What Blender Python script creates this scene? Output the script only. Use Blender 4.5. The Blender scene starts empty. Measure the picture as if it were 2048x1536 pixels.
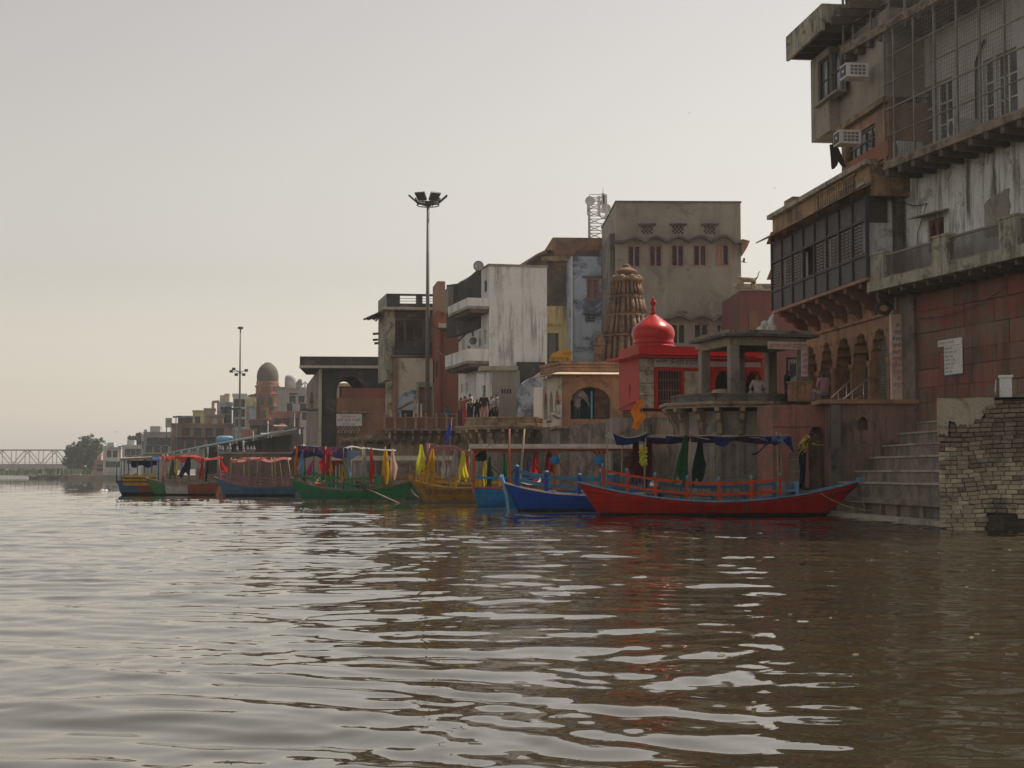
import bpy, bmesh, math, random
import numpy as np
from mathutils import Vector, Matrix
R = math.radians
rnd = random.Random(7)
scene = bpy.context.scene
col = scene.collection

# ---------------------------------------------------------------- camera, sky, sun, exposure
CAMH = 1.25
F = 3072.0                      # focal length in photo pixels (2048 wide)
PITCH = math.atan(179.0 / F)
cam_data = bpy.data.cameras.new('camera')
cam = bpy.data.objects.new('camera', cam_data)
col.objects.link(cam)
cam.location = (0, 0, CAMH)
cam.rotation_euler = (math.pi / 2 + PITCH, 0, 0)
cam_data.sensor_width = 36.0
cam_data.lens = 36.0 * F / 2048.0
cam_data.clip_start = 0.1
cam_data.clip_end = 12000
scene.camera = cam

SUN_AZ = R(58)      # clockwise from the view direction (+Y) towards +X
SUN_EL = R(57)
world = bpy.data.worlds.new('World')
scene.world = world
world.use_nodes = True
wt = world.node_tree
for n in list(wt.nodes):
    wt.nodes.remove(n)
wo = wt.nodes.new('ShaderNodeOutputWorld')
wb = wt.nodes.new('ShaderNodeBackground')
sky = wt.nodes.new('ShaderNodeTexSky')
sky.sky_type = 'NISHITA'
sky.sun_disc = False
sky.sun_elevation = SUN_EL
sky.sun_rotation = SUN_AZ
sky.altitude = 150
sky.air_density = 1.4
sky.dust_density = 0.9
sky.ozone_density = 0.6
hs = wt.nodes.new('ShaderNodeHueSaturation')
hs.inputs['Saturation'].default_value = 0.2
tint = wt.nodes.new('ShaderNodeMix')
tint.data_type = 'RGBA'
tint.blend_type = 'MULTIPLY'
tint.inputs[0].default_value = 1.0
tint.inputs[7].default_value = (0.300, 0.269, 0.240, 1)
wt.links.new(sky.outputs[0], hs.inputs['Color'])
gm = wt.nodes.new('ShaderNodeGamma')      # stronger fall-off away from the sun, as thick dust gives
gm.inputs[1].default_value = 1.6
wt.links.new(hs.outputs[0], gm.inputs[0])
wt.links.new(gm.outputs[0], tint.inputs[6])
wt.links.new(tint.outputs[2], wb.inputs[0])
wb.inputs[1].default_value = 0.103
wt.links.new(wb.outputs[0], wo.inputs[0])

sun_data = bpy.data.lights.new('sun', 'SUN')
sun = bpy.data.objects.new('sun', sun_data)
col.objects.link(sun)
sun_data.energy = 3.6
sun_data.angle = R(2.5)
sun_data.color = (1.0, 0.93, 0.82)
sdir = Vector((math.sin(SUN_AZ) * math.cos(SUN_EL), math.cos(SUN_AZ) * math.cos(SUN_EL), math.sin(SUN_EL)))
sun.rotation_euler = (-sdir).to_track_quat('-Z', 'Y').to_euler()
sun.location = sdir * 60

scene.view_settings.view_transform = 'Standard'
scene.view_settings.look = 'None'
scene.view_settings.exposure = 0.4
scene.view_settings.gamma = 1.0
scene.view_settings.use_curve_mapping = False
scene.render.engine = 'CYCLES'
scene.cycles.use_denoising = True
scene.cycles.max_bounces = 6
scene.cycles.diffuse_bounces = 4
scene.cycles.glossy_bounces = 3
scene.cycles.transmission_bounces = 4
scene.cycles.transparent_max_bounces = 6
scene.cycles.volume_bounces = 0
scene.cycles.caustics_reflective = False
scene.cycles.caustics_refractive = False

# ---------------------------------------------------------------- pixels to directions
cP, sP = math.cos(PITCH), math.sin(PITCH)
def ray(px, py):
    u = (px - 1024) / F; v = (768 - py) / F
    return Vector((u, cP - sP * v, sP + cP * v))
def W(px, py, Y):
    d = ray(px, py); t = Y / d.y
    return Vector((d.x * t, Y, CAMH + d.z * t))
def ZY(py, Y):
    return W(1024, py, Y).z
def XY(px, Y, py=800):
    return W(px, py, Y).x

class Pl:
    """a vertical facade plane: u runs along it to the picture's right, n points out of it"""
    def __init__(s, px, Y, ang, py=800):
        s.o = Vector((XY(px, Y, py), Y, 0)); s.ang = ang
        s.u = Vector((math.cos(R(ang)), math.sin(R(ang)), 0))
        s.n = Vector((s.u.y, -s.u.x, 0))
    def uz(s, px, py, d=0.0):
        dr = ray(px, py); o = s.o + s.n * d
        C = Vector((0, 0, CAMH))
        t = (o - C).dot(s.n) / dr.dot(s.n)
        p = C + dr * t
        return ((p - s.o).dot(s.u), p.z)
    def p(s, u, z, d=0.0):
        q = s.o + s.u * u + s.n * d
        return Vector((q.x, q.y, z))
    def rect(s, x0, y0, x1, y1):
        """pixel rectangle to (u0,u1,z0,z1), z read at the middle"""
        xm = (x0 + x1) / 2
        u0 = s.uz(x0, (y0 + y1) / 2)[0]; u1 = s.uz(x1, (y0 + y1) / 2)[0]
        return (u0, u1, s.uz(xm, y1)[1], s.uz(xm, y0)[1])

# ---------------------------------------------------------------- materials
MATS = {}
def nn(t, typ, **kw):
    n = t.nodes.new(typ)
    for k, v in kw.items():
        setattr(n, k, v)
    return n
def c4(c):
    return (c[0], c[1], c[2], 1)
def mixc(t, fac, a, b, mode='MIX'):
    m = nn(t, 'ShaderNodeMix', data_type='RGBA', blend_type=mode)
    for i, v in ((0, fac), (6, a), (7, b)):
        if hasattr(v, 'links'):
            t.links.new(v, m.inputs[i])
        elif i == 0:
            m.inputs[0].default_value = v
        else:
            m.inputs[i].default_value = c4(v)
    return m.outputs[2]
def noise(t, vec, scale, detail=4, rough=0.6, dist=0.0):
    n = nn(t, 'ShaderNodeTexNoise')
    n.inputs['Scale'].default_value = scale
    n.inputs['Detail'].default_value = detail
    n.inputs['Roughness'].default_value = rough
    n.inputs['Distortion'].default_value = dist
    t.links.new(vec, n.inputs['Vector'])
    return n.outputs[0]
def ramp(t, fac, a, b, lo=0.0, hi=1.0):
    m = nn(t, 'ShaderNodeMapRange', interpolation_type='SMOOTHSTEP')
    m.inputs[1].default_value = a; m.inputs[2].default_value = b
    m.inputs[3].default_value = lo; m.inputs[4].default_value = hi
    t.links.new(fac, m.inputs[0])
    return m.outputs[0]
def mapping(t, vec, sc, off=(0, 0, 0)):
    m = nn(t, 'ShaderNodeMapping')
    m.inputs['Scale'].default_value = sc
    m.inputs['Location'].default_value = off
    t.links.new(vec, m.inputs['Vector'])
    return m.outputs[0]
def newmat(name):
    m = bpy.data.materials.new(name); m.use_nodes = True
    t = m.node_tree
    b = t.nodes['Principled BSDF']
    MATS[name] = m
    return m, t, b
def mat(name, base, second=None, amt=0.5, scale=1.2, stain=None, stain_amt=0.0, stain_scale=0.5,
        streak=None, streak_amt=0.0, streak_scale=2.2, rough=0.85, bump=0.15, bump_scale=18, spec=0.3, rand=0.0, metal=0.0, fine=0.12, plank=0.0):
    """weathered surface: two tones in large patches, blotchy stains, rain streaks, fine grain"""
    if name in MATS:
        return MATS[name]
    lift = lambda c: None if c is None else tuple(1 - (1 - x) ** (1.5 if plank else 1.8) for x in c)
    base, second, stain, streak = lift(base), lift(second), lift(stain), lift(streak)
    m, t, b = newmat(name)
    g = nn(t, 'ShaderNodeNewGeometry')
    pos = g.outputs['Position']
    off = rnd.uniform(-50, 50)
    pos = mapping(t, pos, (1, 1, 1), (off, off * 0.7, off * 0.3))
    if second is None:
        second = tuple(c * 0.72 for c in base)
    c = mixc(t, ramp(t, noise(t, pos, scale, 5, 0.65), 0.36, 0.66, 0, amt * 1.6 if amt * 1.6 < 1 else 1), base, second)
    if stain is not None and stain_amt > 0:
        f = ramp(t, noise(t, pos, stain_scale, 7, 0.72, 0.6), 0.62 - 0.3 * stain_amt, 0.72 - 0.22 * stain_amt, 0, min(1, 0.55 + stain_amt * 0.5))
        c = mixc(t, f, c, stain)
    if streak is not None and streak_amt > 0:
        sv = mapping(t, pos, (1, 1, 0.09))
        f1 = noise(t, sv, streak_scale, 5, 0.7)
        f2 = noise(t, pos, 0.35, 3, 0.5)
        mm = nn(t, 'ShaderNodeMath', operation='MULTIPLY')
        t.links.new(ramp(t, f1, 0.46, 0.66, 0, 1), mm.inputs[0])
        t.links.new(ramp(t, f2, 0.35, 0.62, 0.15, streak_amt), mm.inputs[1])
        c = mixc(t, mm.outputs[0], c, streak)
    if plank > 0:          # dark seams between hull planks
        sp_ = nn(t, 'ShaderNodeSeparateXYZ'); t.links.new(g.outputs['Position'], sp_.inputs[0])
        wv = nn(t, 'ShaderNodeMath', operation='MULTIPLY_ADD'); wv.inputs[1].default_value = 1 / plank
        t.links.new(sp_.outputs[2], wv.inputs[0]); t.links.new(ramp(t, noise(t, pos, 0.9, 2), 0, 1, 0, 0.8), wv.inputs[2])
        fr_ = nn(t, 'ShaderNodeMath', operation='FRACT'); t.links.new(wv.outputs[0], fr_.inputs[0])
        c = mixc(t, ramp(t, fr_.outputs[0], 0.0, 0.10, 0.7, 0.0), c, tuple(x * 0.3 for x in base))
    if fine > 0:
        f = ramp(t, noise(t, pos, 22, 4, 0.7), 0.3, 0.7, 1 - fine * 1.6, 1 + fine * 0.7)
        hv = nn(t, 'ShaderNodeHueSaturation')
        t.links.new(c, hv.inputs['Color']); t.links.new(f, hv.inputs['Value'])
        c = hv.outputs[0]
    if rand > 0:
        oi = nn(t, 'ShaderNodeObjectInfo')
        f = ramp(t, oi.outputs['Random'], 0, 1, 1 - rand, 1 + rand)
        hv = nn(t, 'ShaderNodeHueSaturation')
        t.links.new(c, hv.inputs['Color']); t.links.new(f, hv.inputs['Value'])
        c = hv.outputs[0]
    t.links.new(c, b.inputs['Base Color'])
    b.inputs['Roughness'].default_value = rough
    b.inputs['Specular IOR Level'].default_value = spec
    b.inputs['Metallic'].default_value = metal
    if bump > 0:
        bp = nn(t, 'ShaderNodeBump')
        bp.inputs['Strength'].default_value = bump
        bp.inputs['Distance'].default_value = 0.05
        t.links.new(noise(t, pos, bump_scale, 5, 0.7), bp.inputs['Height'])
        t.links.new(bp.outputs[0], b.inputs['Normal'])
    return m
def cloth_mat(name, c, transl=0.45, pattern=None):
    if name in MATS:
        return MATS[name]
    m, t, b = newmat(name)
    g = nn(t, 'ShaderNodeNewGeometry')
    base = mixc(t, ramp(t, noise(t, g.outputs['Position'], 3.0, 4, 0.6), 0.3, 0.7, 0, 0.8), c, tuple(x * 0.72 for x in c))
    if pattern is not None:
        base = mixc(t, ramp(t, noise(t, g.outputs['Position'], 9.0, 3, 0.6, 1.0), 0.5, 0.54, 0, 1), base, pattern)
    b.inputs['Roughness'].default_value = 0.8
    b.inputs['Specular IOR Level'].default_value = 0.15
    t.links.new(base, b.inputs['Base Color'])
    tr = nn(t, 'ShaderNodeBsdfTranslucent')
    t.links.new(base, tr.inputs[0])
    mx = nn(t, 'ShaderNodeMixShader')
    mx.inputs[0].default_value = transl
    t.links.new(b.outputs[0], mx.inputs[1]); t.links.new(tr.outputs[0], mx.inputs[2])
    t.links.new(mx.outputs[0], t.nodes['Material Output'].inputs[0])
    return m
def glass_mat(name, c=(0.03, 0.035, 0.04), rough=0.15):
    if name in MATS:
        return MATS[name]
    m, t, b = newmat(name)
    g = nn(t, 'ShaderNodeNewGeometry')
    oi = nn(t, 'ShaderNodeObjectInfo')
    f = ramp(t, noise(t, g.outputs['Position'], 1.3, 3, 0.6), 0.3, 0.7, 0, 1)
    cc = mixc(t, f, c, tuple(x * 0.45 for x in c))
    hv = nn(t, 'ShaderNodeHueSaturation')
    t.links.new(cc, hv.inputs['Color']); t.links.new(ramp(t, oi.outputs['Random'], 0, 1, 0.5, 1.7), hv.inputs['Value'])
    t.links.new(hv.outputs[0], b.inputs['Base Color'])
    t.links.new(ramp(t, noise(t, g.outputs['Position'], 3, 3, 0.6), 0.3, 0.7, rough, rough + 0.25), b.inputs['Roughness'])
    return m

# ---------------------------------------------------------------- objects
def tag(o, label=None, cat=None, group=None, kind=None):
    if label: o['label'] = label
    if cat: o['category'] = cat
    if group: o['group'] = group
    if kind: o['kind'] = kind
    return o
WORLDLOC = {}
def thing(name, label, cat, loc=(0, 0, 0), rotz=0.0, group=None, world=True):
    o = bpy.data.objects.new(name, None)
    col.objects.link(o)
    o.empty_display_size = 0.2
    o.location = loc; o.rotation_euler = (0, 0, rotz)
    tag(o, label, cat, group)
    if world:
        WORLDLOC[o] = Vector(loc)
    return o
def root_off(o):
    while o is not None:
        if o in WORLDLOC:
            return WORLDLOC[o]
        o = o.parent
    return Vector((0, 0, 0))

class MB:
    def __init__(s):
        s.v = []; s.f = []; s.m = []; s.cur = 0; s.smooth = []
        s.sm = False
    def face(s, idx):
        s.f.append(tuple(idx)); s.m.append(s.cur); s.smooth.append(s.sm)
    def quad(s, a, b, c, d):
        n = len(s.v); s.v += [Vector(a), Vector(b), Vector(c), Vector(d)]
        s.face((n, n + 1, n + 2, n + 3))
    def poly(s, pts):
        n = len(s.v); s.v += [Vector(p) for p in pts]
        s.face(range(n, n + len(pts)))
    def hexa(s, p):
        """eight corners: bottom ring then top ring"""
        n = len(s.v); s.v += [Vector(q) for q in p]
        for q in ((3, 2, 1, 0), (4, 5, 6, 7), (0, 1, 5, 4), (1, 2, 6, 5), (2, 3, 7, 6), (3, 0, 4, 7)):
            s.face([n + i for i in q])
        return s
    def box(s, x0, x1, y0, y1, z0, z1):
        return s.hexa([(x0, y0, z0), (x1, y0, z0), (x1, y1, z0), (x0, y1, z0), (x0, y0, z1), (x1, y0, z1), (x1, y1, z1), (x0, y1, z1)])
    def pbox(s, pl, u0, u1, z0, z1, d0, d1):
        """box on a facade: d is the distance out of the plane (d1 > d0)"""
        return s.hexa([pl.p(u0, z0, d1), pl.p(u1, z0, d1), pl.p(u1, z0, d0), pl.p(u0, z0, d0),
                       pl.p(u0, z1, d1), pl.p(u1, z1, d1), pl.p(u1, z1, d0), pl.p(u0, z1, d0)])
    def bar(s, a, b, w, h=None, up=(0, 0, 1)):
        a = Vector(a); b = Vector(b); h = h or w
        d = (b - a).normalized(); up = Vector(up)
        if abs(d.dot(up)) > 0.95: up = Vector((1, 0, 0))
        x = d.cross(up).normalized() * (w / 2); y = x.cross(d).normalized() * (h / 2)
        return s.hexa([a - x - y, a + x - y, a + x + y, a - x + y, b - x - y, b + x - y, b + x + y, b - x + y])
    def tube(s, a, b, r0, r1=None, n=8, cap=True):
        a = Vector(a); b = Vector(b); r1 = r0 if r1 is None else r1
        d = (b - a).normalized(); up = Vector((0, 0, 1)) if abs(d.z) < 0.9 else Vector((1, 0, 0))
        x = d.cross(up).normalized(); y = x.cross(d)
        k = len(s.v); sm = s.sm
        for q, r in ((a, r0), (b, r1)):
            for i in range(n):
                t = 2 * math.pi * i / n
                s.v.append(q + x * (math.cos(t) * r) + y * (math.sin(t) * r))
        s.sm = True
        for i in range(n):
            j = (i + 1) % n
            s.face((k + i, k + j, k + n + j, k + n + i))
        s.sm = sm
        if cap:
            s.face([k + i for i in reversed(range(n))]); s.face([k + n + i for i in range(n)])
        return s
    def path(s, pts, r, n=6):
        for a, b in zip(pts[:-1], pts[1:]):
            s.tube(a, b, r, r, n)
        return s
    def lathe(s, c, prof, n=24, cap=True, rot=0.0, sx=1.0, sy=1.0):
        c = Vector(c); k = len(s.v); sm = s.sm
        for r, z in prof:
            for i in range(n):
                t = 2 * math.pi * (i + rot) / n
                s.v.append(c + Vector((math.cos(t) * r * sx, math.sin(t) * r * sy, z)))
        s.sm = n > 10
        for j in range(len(prof) - 1):
            for i in range(n):
                q = (i + 1) % n
                s.face((k + j * n + i, k + j * n + q, k + (j + 1) * n + q, k + (j + 1) * n + i))
        s.sm = sm
        if cap:
            s.face([k + i for i in reversed(range(n))])
            e = k + (len(prof) - 1) * n
            s.face([e + i for i in range(n)])
        return s
    def prism(s, pts, z0, z1):
        """upright prism over a plan polygon (counter-clockwise)"""
        n = len(pts); k = len(s.v)
        s.v += [Vector((p[0], p[1], z0)) for p in pts] + [Vector((p[0], p[1], z1)) for p in pts]
        s.face([k + i for i in reversed(range(n))]); s.face([k + n + i for i in range(n)])
        for i in range(n):
            j = (i + 1) % n
            s.face((k + i, k + j, k + n + j, k + n + i))
        return s
    def extr(s, pts, vec):
        """planar outline pushed along vec"""
        vec = Vector(vec); n = len(pts); k = len(s.v)
        s.v += [Vector(p) for p in pts] + [Vector(p) + vec for p in pts]
        s.face([k + i for i in range(n)]); s.face([k + n + i for i in reversed(range(n))])
        for i in range(n):
            j = (i + 1) % n
            s.face((k + j, k + i, k + n + i, k + n + j))
        return s
    def grid(s, fn, nu, nv):
        k = len(s.v)
        for j in range(nv + 1):
            for i in range(nu + 1):
                s.v.append(Vector(fn(i / nu, j / nv)))
        sm = s.sm; s.sm = True
        for j in range(nv):
            for i in range(nu):
                a = k + j * (nu + 1) + i
                s.face((a, a + 1, a + nu + 2, a + nu + 1))
        s.sm = sm
        return s
    def build(s, name, mats, parent=None, label=None, recalc=False):
        if not isinstance(mats, (list, tuple)):
            mats = [mats]
        off = root_off(parent) if parent is not None else Vector((0, 0, 0))
        me = bpy.data.meshes.new(name)
        me.from_pydata([v - off for v in s.v], [], s.f)
        for m in mats:
            me.materials.append(m)
        me.polygons.foreach_set('material_index', s.m)
        me.polygons.foreach_set('use_smooth', s.smooth)
        if recalc:
            bm = bmesh.new(); bm.from_mesh(me)
            bmesh.ops.remove_doubles(bm, verts=bm.verts, dist=0.0005)
            bmesh.ops.recalc_face_normals(bm, faces=bm.faces)
            bm.to_mesh(me); bm.free()
        me.update()
        o = bpy.data.objects.new(name, me)
        col.objects.link(o)
        if parent is not None:
            o.parent = parent
        if label:
            o['label'] = label
        return o
def copy_tree(o, parent=None):
    c = o.copy(); col.objects.link(c); c.parent = parent
    for ch in list(o.children):
        copy_tree(ch, c)
    return c

# facade with openings: front skin, reveals, and the rest of the body behind it
def arch_pts(u0, u1, zs, zt, kind='round', n=14):
    """outline from left springing to right springing"""
    c = (u0 + u1) / 2; r = (u1 - u0) / 2; h = zt - zs
    out = []
    if kind == 'round':
        for i in range(n + 1):
            t = math.pi * (1 - i / n); out.append((c + r * math.cos(t), zs + h * math.sin(t)))
    elif kind == 'point':
        for i in range(n + 1):
            x = -1 + 2 * i / n
            out.append((c + r * x, zs + h * (1 - abs(x) ** 1.7) ** 0.75))
    else:                                   # cusped
        k = 7
        env = lambda x: (max(0.0, 1 - abs(x) ** 2.0)) ** 0.55 * (1 + 0.16 * (1 - abs(x)) ** 3) / 1.16
        m = 5
        for i in range(k):
            a0 = math.pi * (1 - i / k); a1 = math.pi * (1 - (i + 1) / k)
            for j in range(m):
                t = a0 + (a1 - a0) * j / m
                s_ = 1.0 - 0.13 * (1 - math.sin(math.pi * j / m))
                x = math.cos(t) * (s_ if 0 < i + j else 1); out.append((c + r * x, zs + h * min(1, math.sin(t) * s_ * (1.0 + 0.12 * (1 - abs(math.cos(t))) ** 2))))
        out.append((u1, zs))
        out[0] = (u0, zs)
    return out
def wall_open(mb, pl, u0, u1, z0, z1, ops, depth=0.22, d=0.0):
    """ops: (a0,a1,b0,b1[,arch kind, springing z])"""
    us = sorted(set([u0, u1] + [o[0] for o in ops] + [o[1] for o in ops]))
    zs = sorted(set([z0, z1] + [o[2] for o in ops] + [o[3] for o in ops]))
    us = [u for u in us if u0 - 1e-6 <= u <= u1 + 1e-6]; zs = [z for z in zs if z0 - 1e-6 <= z <= z1 + 1e-6]
    for a, b in zip(us[:-1], us[1:]):
        for e, g in zip(zs[:-1], zs[1:]):
            um, zm = (a + b) / 2, (e + g) / 2
            if any(o[0] < um < o[1] and o[2] < zm < o[3] for o in ops):
                continue
            mb.quad(pl.p(a, e, d), pl.p(b, e, d), pl.p(b, g, d), pl.p(a, g, d))
    for o in ops:
        a0, a1, b0, b1 = o[:4]; i = d - depth
        if len(o) > 4:
            sp = o[5]
            pts = arch_pts(a0, a1, sp, b1 - 0.02 * (b1 - sp), o[4])
            for (xa, za), (xb, zb) in zip(pts[:-1], pts[1:]):
                if xb - xa > 1e-6:
                    mb.quad(pl.p(xa, za, d), pl.p(xb, zb, d), pl.p(xb, b1, d), pl.p(xa, b1, d))
                mb.quad(pl.p(xa, za, d), pl.p(xa, za, i), pl.p(xb, zb, i), pl.p(xb, zb, d))
            top = sp
        else:
            top = b1
            mb.quad(pl.p(a0, b1, d), pl.p(a0, b1, i), pl.p(a1, b1, i), pl.p(a1, b1, d))
        mb.quad(pl.p(a0, b0, d), pl.p(a0, b0, i), pl.p(a0, top, i), pl.p(a0, top, d))
        mb.quad(pl.p(a1, b0, d), pl.p(a1, top, d), pl.p(a1, top, i), pl.p(a1, b0, i))
        mb.quad(pl.p(a0, b0, d), pl.p(a1, b0, d), pl.p(a1, b0, i), pl.p(a0, b0, i))
    return mb
def body(mb, pl, u0, u1, z0, z1, back, front=0.0, skip=()):
    """the other faces of a building whose front skin is made by wall_open"""
    a, b, c, e = (lambda z: pl.p(u0, z, front)), (lambda z: pl.p(u1, z, front)), (lambda z: pl.p(u1, z, -back)), (lambda z: pl.p(u0, z, -back))
    mb.quad(b(z0), c(z0), c(z1), b(z1)) if 'r' not in skip else None
    mb.quad(c(z0), e(z0), e(z1), c(z1))
    mb.quad(e(z0), a(z0), a(z1), e(z1)) if 'l' not in skip else None
    mb.quad(a(z1), b(z1), c(z1), e(z1))
    return mb
def window(pl, r, parent, fmat, pmat, depth=0.14, bars=(1, 0), fw=0.06, name='window', d=0.0, pane='pane', proud=0.0):
    """frame with bars and a pane behind it, set into an opening"""
    u0, u1, z0, z1 = r
    mb = MB(); a, b = d - depth, d - depth + 0.06 + proud
    mb.pbox(pl, u0, u0 + fw, z0, z1, a, b); mb.pbox(pl, u1 - fw, u1, z0, z1, a, b)
    mb.pbox(pl, u0 + fw, u1 - fw, z0, z0 + fw, a, b); mb.pbox(pl, u0 + fw, u1 - fw, z1 - fw, z1, a, b)
    for i in range(bars[0]):
        c = u0 + (u1 - u0) * (i + 1) / (bars[0] + 1)
        mb.pbox(pl, c - fw / 2, c + fw / 2, z0 + fw, z1 - fw, a, b - 0.004)
    for i in range(bars[1]):
        c = z0 + (z1 - z0) * (i + 1) / (bars[1] + 1)
        mb.pbox(pl, u0 + fw, u1 - fw, c - fw / 3, c + fw / 3, a, b - 0.008)
    f = mb.build(name, fmat, parent)
    n = bars[0] + 1
    for i in range(n):
        a0 = u0 + (u1 - u0) * i / n + fw * 0.6; a1 = u0 + (u1 - u0) * (i + 1) / n - fw * 0.6
        MB().pbox(pl, a0, a1, z0 + fw * 0.7, z1 - fw * 0.7, a + 0.005, a + 0.02).build(pane, pmat, f)
    return f
def text_mesh(pl, s, u, z, h, matr, parent, d=0.012, name='lettering', align='LEFT', maxw=None):
    cu = bpy.data.curves.new('t', 'FONT'); cu.body = s; cu.size = h * 1.35; cu.align_x = align; cu.resolution_u = 2
    o = bpy.data.objects.new('t', cu); col.objects.link(o)
    dg = bpy.context.evaluated_depsgraph_get()
    me = bpy.data.meshes.new_from_object(o.evaluated_get(dg))
    bpy.data.objects.remove(o)
    off = root_off(parent)
    xs = [v.co.x for v in me.vertices]
    k = 1.0
    if xs and maxw and (max(xs) - min(xs)) > maxw:
        k = maxw / (max(xs) - min(xs))
    for v in me.vertices:
        v.co = pl.p(u + v.co.x * k, z + v.co.y, d) - off
    me.materials.clear(); me.materials.append(matr); me.name = name
    q = bpy.data.objects.new(name, me); col.objects.link(q); q.parent = parent
    return q
# ================================================================ setting: water, bank, air
def make_water():
    # rows: fine near the viewer, coarser with distance; columns follow the widening view
    ys = list(np.arange(-60, 2, 4.0)) + list(np.arange(2, 5.5, 0.25))
    y = 5.5
    while y < 2500:
        ys.append(y); y += min(60.0, max(0.03, 0.00005 * y * y + 0.0021 * y))
    ys.append(2500.0)
    ys = np.array(ys)
    us = np.concatenate([np.linspace(-420, -60, 5), np.linspace(-40, -3, 10), np.linspace(-2, -0.56, 12), np.linspace(-0.52, 0.52, 430), np.linspace(0.56, 2, 12), np.linspace(3, 40, 10), np.linspace(60, 420, 5)])
    Yg, Ug = np.meshgrid(ys, us, indexing='ij')
    X = np.clip(Ug * np.maximum(Yg, 6.0), -2500, 2500)
    dy = np.gradient(ys)[:, None]
    rs = np.random.RandomState(5)
    Z = np.zeros_like(X)
    wx = X + 0.35 * np.sin(0.55 * Yg + 0.31 * X + 1.3) + 0.22 * np.sin(1.7 * X - 0.8 * Yg)
    wy = Yg + 0.30 * np.sin(0.47 * X + 0.21 * Yg) + 0.12 * np.sin(1.45 * X + 0.6 * Yg + 2.0)
    def lown(a, b, s):
        return 0.5 + 0.5 * np.sin(a * X * s + 1.1 * np.sin(0.7 * b * Yg * s) + s) * np.sin(b * Yg * s - 0.9 * np.sin(a * X * s * 0.6))
    mod = 0.55 + 0.75 * lown(0.33, 0.21, 1.0) * lown(0.11, 0.5, 0.6)
    comps = []
    for lam, slope, spread, n in ((3.2, 0.012, 18, 7), (1.7, 0.028, 20, 9), (0.95, 0.048, 25, 14), (0.55, 0.056, 30, 18), (0.30, 0.042, 36, 16), (0.16, 0.020, 45, 16)):
        for i in range(n):
            l = lam * math.exp(rs.normal(0, 0.18)); a = R(rs.normal(0, spread) + 6)
            comps.append((l, slope * math.sqrt(2.0 / n), a, rs.uniform(0, 6.28)))
    for l, sl, a, ph in comps:
        k = 2 * math.pi / l
        att = np.exp(-(dy * abs(math.cos(a)) / l * 2.4) ** 2)
        Z += att * (sl / k) * np.sin(k * (wx * math.sin(a) + wy * math.cos(a)) + ph) * (mod if l < 2.2 else 1.0)
    Z *= 0.55 + 0.45 * np.clip((Yg - 7.0) / 11.0, 0, 1) + 0.4 * np.clip((Yg - 18.0) / 16.0, 0, 1)      # waves flattened near the viewer so reflections stay bright, steeper further out
    edge = (np.abs(Ug) < 0.545) & (Yg > 5.5)
    Z = np.where(edge, Z, 0)
    n0, n1 = X.shape
    co = np.stack([X, Yg, Z], -1).reshape(-1, 3)
    i = np.arange(n0 - 1)[:, None] * n1 + np.arange(n1 - 1)[None, :]
    faces = np.stack([i, i + 1, i + n1 + 1, i + n1], -1).reshape(-1, 4)
    me = bpy.data.meshes.new('water')
    me.vertices.add(len(co)); me.vertices.foreach_set('co', co.ravel())
    me.loops.add(faces.size); me.loops.foreach_set('vertex_index', faces.ravel())
    me.polygons.add(len(faces))
    me.polygons.foreach_set('loop_start', np.arange(0, faces.size, 4)); me.polygons.foreach_set('loop_total', np.full(len(faces), 4))
    me.update(calc_edges=True)
    me.polygons.foreach_set('use_smooth', np.ones(len(faces), bool))
    m, t, b = newmat('river water')
    g = nn(t, 'ShaderNodeNewGeometry')
    p = g.outputs['Position']
    c = mixc(t, ramp(t, noise(t, mapping(t, p, (0.25, 0.6, 1)), 0.5, 5, 0.65, 1.2), 0.3, 0.7), (0.044, 0.035, 0.018), (0.033, 0.027, 0.014))
    t.links.new(c, b.inputs['Base Color'])
    b.inputs['Roughness'].default_value = 0.015
    b.inputs['IOR'].default_value = 1.95
    bp = nn(t, 'ShaderNodeBump')
    bp.inputs['Strength'].default_value = 0.05
    bp.inputs['Distance'].default_value = 0.03
    hgt = nn(t, 'ShaderNodeMath', operation='ADD')
    t.links.new(noise(t, mapping(t, p, (1.2, 3.2, 1)), 1.5, 3, 0.5, 0.8), hgt.inputs[0])
    t.links.new(noise(t, mapping(t, p, (0.35, 1.0, 1)), 0.9, 3, 0.55, 0.5), hgt.inputs[1])
    t.links.new(hgt.outputs[0], bp.inputs['Height'])
    t.links.new(bp.outputs[0], b.inputs['Normal'])
    me.materials.append(m)
    o = bpy.data.objects.new('water', me); col.objects.link(o)
    tag(o, 'brown rippled river water', None, None, 'structure')
make_water()

mat('earth', (0.16, 0.13, 0.09), (0.10, 0.09, 0.06), scale=0.3)
mat('ghat stone', (0.20, 0.155, 0.115), (0.12, 0.095, 0.072), scale=1.1, stain=(0.055, 0.048, 0.04), stain_amt=0.5, stain_scale=0.9, streak=(0.05, 0.045, 0.038), streak_amt=0.7)
land = [(17.5, 16), (14.6, 42.5), (12.9, 47.9), (9.6, 51.5), (6.2, 54.5), (5.0, 61.0), (2.6, 67.0), (1.0, 76), (-1.8, 82), (-5.5, 92), (-9.0, 106), (-18, 150),
        (-27, 185), (-46, 255), (-62, 300), (-95, 345), (-136, 440), (-185, 660), (-500, 1500), (-500, 2300), (2300, 2300), (2300, 16)]
mb = MB(); mb.prism(list(reversed(land)), -2.0, 0.9)
o = mb.build('river_bank', MATS['earth'], recalc=True); tag(o, 'earth of the river bank under the buildings', kind='structure')
near = land[:15] + [(-40, 330), (60, 330), (60, 16)]
mb = MB(); mb.prism(list(reversed([(x + 0.25, y + 0.1) for x, y in near])), 0.5, 3.38)
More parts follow.
